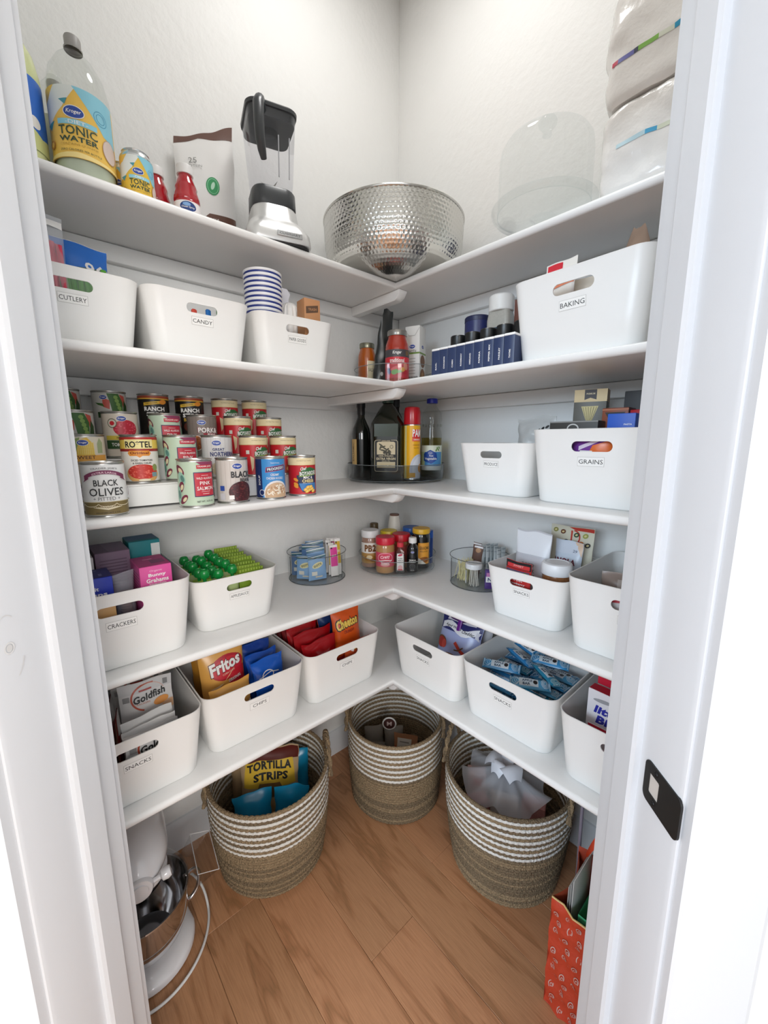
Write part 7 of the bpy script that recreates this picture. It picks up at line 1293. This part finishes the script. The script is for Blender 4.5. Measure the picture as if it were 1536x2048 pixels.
for k, (a, L, wd) in enumerate(((200, 0.060, 0.030), (330, 0.060, 0.034), (95, 0.045, 0.024), (265, 0.050, 0.026))):
    b = B(); c, s = cos(radians(a)), sin(radians(a))
    def petal(i, j): 
        u = (i-.5)*2; q = j; w = wd*(0.35+sin(pi*min(1, q*0.8+0.1))*0.75); x = 0.004+L*q; zz = 0.318+0.040*sin(pi*q*0.75)-0.022*q*q-0.012*u*u*q; return (x*c-u*w*s-0.012, x*s+u*w*c, zz)
    b.grid(petal, 8, 8, WB); me = b.mesh('bag_ear', 80, fix=False); obj('bag_ear', me, t)
# ------------------------------------------------------------ stand mixer
mx = thing('stand_mixer', 'white stand mixer with steel bowl on the floor by the left jamb', 'mixer', (0.250, -1.183, 0.0), 82)
MW = mat('#e6e5e7', 0.12, 0, 0, 60, 0.6, coat=0.5); CH = mat('#c9c9cb', 0.08, 1.0); BK = mat('#232326', 0.4)
b = B(); prof = []
def base_ring(z, ins):
    pts = []
    for k in range(25): a = radians(180+180*k/24); pts.append(((0.116-ins)*cos(a), (0.116-ins)*sin(a)-0.008, z))
    for k in range(13): a = radians(0+180*k/12); pts.append(((0.085-ins)*cos(a)*1.0, (0.06-ins)*sin(a)+0.125, z))
    return pts
b.loft([base_ring(0.0, 0.006), base_ring(0.004, 0.0), base_ring(0.016, 0.0), base_ring(0.022, 0.004), base_ring(0.028, 0.016), base_ring(0.034, 0.030)], MW); obj('base', b.mesh('base', 40), mx)
b = B(); b.loft([[(x*w, y*d+yo, z) for x, y in [(cos(2*pi*k/28), sin(2*pi*k/28)) for k in range(28)]] for z, w, d, yo in ((0.028, 0.062, 0.060, 0.125), (0.06, 0.052, 0.048, 0.130), (0.14, 0.046, 0.040, 0.132), (0.21, 0.050, 0.050, 0.125), (0.26, 0.055, 0.07, 0.105))], MW); obj('column', b.mesh('column', 50), mx)
b = B(); hd = []
for k in range(19):
    q = k/18; y = -0.100+0.305*q; sc = (max(0.0, 1-abs((q-0.42)/0.585)**3.2))**0.5 if q > .42 else (max(0.0, 1-abs((q-0.42)/0.425)**2.6))**0.5
    sc = max(sc, 0.04); hd.append([(0.073*sc*cos(a), y, 0.312+0.062*sc*sin(a)*(1.0 if sin(a) > 0 else 0.82)) for a in [2*pi*i/32 for i in range(32)]])
b.loft(hd, MW); obj('motor_head', b.mesh('motor_head', 60), mx)
b = B(); b.lathe([(0.060, 0.264), (0.066, 0.268), (0.066, 0.276), (0.060, 0.280)], MW, 40, cy=-0.022); obj('head_skirt', b.mesh('head_skirt', 40), mx, 'white ring with a tiny printed scale')
b = B(); b.lathe([(0.056, 0.254), (0.060, 0.256), (0.060, 0.264), (0.055, 0.266)], BK, 40, cy=-0.022); obj('trim_band', b, mx, 'dark band under the head')
b = B(); b.lathe([(0.0005, 0.205), (0.010, 0.205), (0.012, 0.225), (0.045, 0.235), (0.054, 0.244), (0.054, 0.254)], CH, 40, cy=-0.022); obj('planetary_hub', b.mesh('planetary_hub', 40), mx)
b = B(); b.M = Matrix.Translation((0.0, -0.098, 0.298)) @ Matrix.Rotation(radians(90), 4, 'X'); b.lathe([(0.030, -0.026), (0.031, 0.0), (0.028, 0.006), (0.020, 0.007), (0.019, 0.010), (0.0005, 0.011)], MW, 36); obj('hub_cap', b.mesh('hub_cap', 35), mx)
b = B(); b.M = Matrix.Translation((0.034, -0.092, 0.300)) @ Matrix.Rotation(radians(80), 4, 'Y'); b.lathe([(0.006, -0.012), (0.006, 0.012), (0.013, 0.016), (0.015, 0.028), (0.012, 0.036), (0.0005, 0.038)], MW, 20); obj('hub_knob', b.mesh('hub_knob', 35), mx)
b = B(); b.lathe([(0.045, 0.036), (0.050, 0.040), (0.070, 0.052), (0.094, 0.085), (0.106, 0.130), (0.108, 0.196), (0.1115, 0.198), (0.1110, 0.201), (0.1065, 0.199), (0.104, 0.135), (0.092, 0.090), (0.066, 0.056), (0.0005, 0.050)], CH, 56, cy=-0.02, cap1=False); obj('mixing_bowl', b.mesh('mixing_bowl', 45), mx, 'polished steel mixing bowl')
b = B(); b.lathe([(0.048, 0.030), (0.052, 0.034), (0.048, 0.040)], CH, 40, cy=-0.02); obj('bowl_foot', b, mx)
hp = B(); hp.tube(smooth([(0.100, -0.01, 0.175), (0.128, 0.0, 0.172), (0.140, 0.005, 0.145), (0.134, 0.003, 0.108), (0.114, -0.003, 0.088), (0.094, -0.010, 0.092)]), 0.0055, CH, 10); obj('bowl_handle', hp.mesh('bowl_handle', 60), mx)
SH = clear('shield_plastic', '#f2f2f2', 0.95, 0.05, 0.4)
b = B(); b.loft([[((r)*cos(a), (r)*sin(a)-0.02, z) for a in [radians(-60+250*i/40) for i in range(41)]] for r, z in ((0.113, 0.188), (0.114, 0.205), (0.108, 0.222), (0.082, 0.230))], SH, False, False, closed=False); obj('pouring_shield', b.mesh('pouring_shield', 60), mx)
b = B(); ch = lambda w, x, z, d: [(x, -d-0.0, z), (x, d, z), (x+w, d*1.2, z+0.012), (x+w, -d*1.2, z+0.012)]
b.loft([[(0.098, -0.065, 0.200), (0.098, 0.035, 0.200), (0.126, 0.035, 0.178), (0.126, -0.065, 0.178)], [(0.130, -0.085, 0.240), (0.130, 0.050, 0.240), (0.182, 0.050, 0.222), (0.182, -0.085, 0.222)]], SH, False, False); obj('pouring_chute', b.mesh('pouring_chute', 30), mx)
b = B(); b.tube([(0.130, -0.085, 0.240), (0.130, 0.050, 0.240), (0.182, 0.050, 0.222), (0.182, -0.085, 0.222)], 0.0011, mat('#c9c9c9', 0.2), 6, closed=True); obj('chute_edge', b, mx)
b = B(); pth = []
for k in range(90):
    u = k/89; a = radians(110-250*u); R = 0.156+0.010*sin(u*9)
    pth.append((0.01+R*cos(a)*0.98, -0.02+R*sin(a)*0.95+0.02, 0.0045+0.045*max(0, sin(pi*(u*2.6-0.1)))*(1 if u < .42 else 0)))
b.tube([(0.03, 0.165, 0.06), (0.05, 0.17, 0.03)]+pth, 0.0036, mat('#d9d8d6', 0.4), 8); obj('power_cord', b.mesh('power_cord', 60), mx)
# ------------------------------------------------------------ red tote bag by the right jamb
tt = thing('tote_bag', 'red orange patterned tote bag standing by the right jamb', 'bag', (1.185, -0.400, 0.0)); OG = mat('#b83a1e', 0.55, 0, 0.15, 90); W2, D2, HT = 0.155, 0.072, 0.315
def wav(x, z): return 0.004*sin(x*40+z*17)+0.003*sin(z*33-x*12)
def sheet(fn, nu, nv, m): b = B(); b.grid(fn, nu, nv, m); return b
b = sheet(lambda i, j: (-W2+2*W2*i, -D2+wav(i, j)-0.004*sin(pi*i)*sin(pi*j), HT*j-(0.030*sin(pi*i*0.95) if j == 1 else 0)*0.6), 24, 18, OG)
fS = lambda u, v, off: (u, -D2-off+wav((u+W2)/(2*W2), v/HT)-0.004*sin(pi*(u+W2)/(2*W2))*sin(pi*v/HT), v)
D = Decal(b, fS, du=0.0129, dv=0.0175, off=0.0012, step=0.0002); gl = mat('#c2a49a', 0.5)
for j in range(11):
    for i in range(12):
        x = -0.140+0.025*i+(0.006 if j % 2 else 0); z = 0.018+0.0265*j
        D.off = 0.0012; D.ring(x, z, 0.0058, 0.0080, 0.0016, gl, 12, -30, 250); D.off = 0.0012; D.ring(x+0.001, z-0.001, 0.0028, 0.0038, 0.0012, gl, 10, 0, 330)
obj('front_panel', b.mesh('front_panel', 60, fix=False), tt, 'red orange panel printed with small curled marks')
obj('back_panel', sheet(lambda i, j: (-W2+2*W2*i, D2+wav(i, j), (HT+0.03)*j), 16, 12, mat('#9e3a22', 0.6)).mesh('back_panel', 60, fix=False), tt)
obj('right_gusset', sheet(lambda i, j: (W2-0.012*sin(pi*i), -D2+2*D2*i, HT*j), 8, 10, mat('#9e3320', 0.55)).mesh('right_gusset', 60, fix=False), tt)
b = sheet(lambda i, j: (-W2+0.016*sin(pi*i)*(0.4+j), -D2+2*D2*i, HT*j*(1+0.05*i)), 10, 12, mat('#a8452a', 0.55)); D = Decal(b, lambda u, v, off: (-W2-off+0.016*sin(pi*(u+D2)/(2*D2))*(0.4+v/HT), u*-1.0, v), du=0.0144, dv=0.026, off=0.001); D.rect(0.035, 0.055, 0.070, 0.085, mat('#39409a', 0.5))
for z in (0.03, 0.055, 0.078): D.ring(0.055, z, 0.005, 0.007, 0.0018, WHITE, 12, 0, 270)
obj('left_gusset', b.mesh('left_gusset', 60, fix=False), tt, 'left side with a blue printed patch')
b = B(); b.rbox((0, 0, 0.002), (2*W2, 2*D2, 0.004), OG, 0.001); obj('bag_floor', b, tt)
b = B(); b.tube([(-W2+2*W2*k/24, -D2+wav(k/24, 1), HT-(0.018*sin(pi*k/24*0.95))) for k in range(25)], 0.0022, mat('#c9a86a', 0.5), 6); obj('top_binding', b, tt)
def strap(nm, y0, lean, m):
    b = B(); n = 26
    b.loft([[(-0.142+0.15*k/n, y0+lean*sin(pi*k/n)+e, HT-0.03+0.180*max(0.0, sin(pi*k/n))**0.75+f) for e, f in ((-0.0012, -0.018), (0.0012, -0.018), (0.0012, 0.018), (-0.0012, 0.018))] for k in range(n+1)], m); obj('strap', b.mesh('strap', 50), tt)
strap('a', D2+0.006, -0.045, mat('#d8431c', 0.5)); 
gb = thing('gift_bag', 'green pleated bag inside the red tote', 'bag', (1.180, -0.412, 0.006)); GG = mat('#4fb07c', 0.5); b = B()
out = []
for k in range(41): u = k/40; out.append((-0.095+0.19*u, -0.045+0.010*sin(u*2.2)+0.020*max(0, 1-abs((u-0.42)*9)), 0))
def gz(i): return 0.300+0.016*abs(sin(i*5))-0.012*sin(i*9)
b.grid(lambda i, j: (-0.095+0.19*i, -0.045+0.010*sin(i*2.2)+0.022*max(0, 1-abs((i-.42)*8)), gz(i)*j), 48, 6, GG); b.grid(lambda i, j: (-0.095+0.19*i, 0.050-0.022*max(0, 1-abs((i-.42)*8)), (gz(i)+0.035)*j), 48, 6, mat('#2f8f5f', 0.5))
for e in (0, 1): b.grid(lambda i, j: (-0.095+0.19*e, -0.045+0.095*i, gz(e)*j), 6, 6, GG)
obj('bag_body', b.mesh('bag_body', 60, fix=False), gb)
b = B(); b.rbox((0.055, 0.005, 0.170), (0.060, 0.030, 0.330), mat('#c9cbd0', 0.25, 0.4), 0.002); obj('foil_liner', b, gb, 'crinkled silver lining')
for k in range(3): carton('paper_folder', 'grey paper folder standing in the red tote, %s one' % ('left', 'middle', 'right')[k], 'folder', (1.058+0.005*k, -0.400, 0.006), 90, 0.105, 0.0015, 0.345+0.012*k, mat(('#b9b8b4', '#a9a8a5', '#d5d3ce')[k], 0.5), ry=0, rx=0)
# dark bags stacked behind the tote
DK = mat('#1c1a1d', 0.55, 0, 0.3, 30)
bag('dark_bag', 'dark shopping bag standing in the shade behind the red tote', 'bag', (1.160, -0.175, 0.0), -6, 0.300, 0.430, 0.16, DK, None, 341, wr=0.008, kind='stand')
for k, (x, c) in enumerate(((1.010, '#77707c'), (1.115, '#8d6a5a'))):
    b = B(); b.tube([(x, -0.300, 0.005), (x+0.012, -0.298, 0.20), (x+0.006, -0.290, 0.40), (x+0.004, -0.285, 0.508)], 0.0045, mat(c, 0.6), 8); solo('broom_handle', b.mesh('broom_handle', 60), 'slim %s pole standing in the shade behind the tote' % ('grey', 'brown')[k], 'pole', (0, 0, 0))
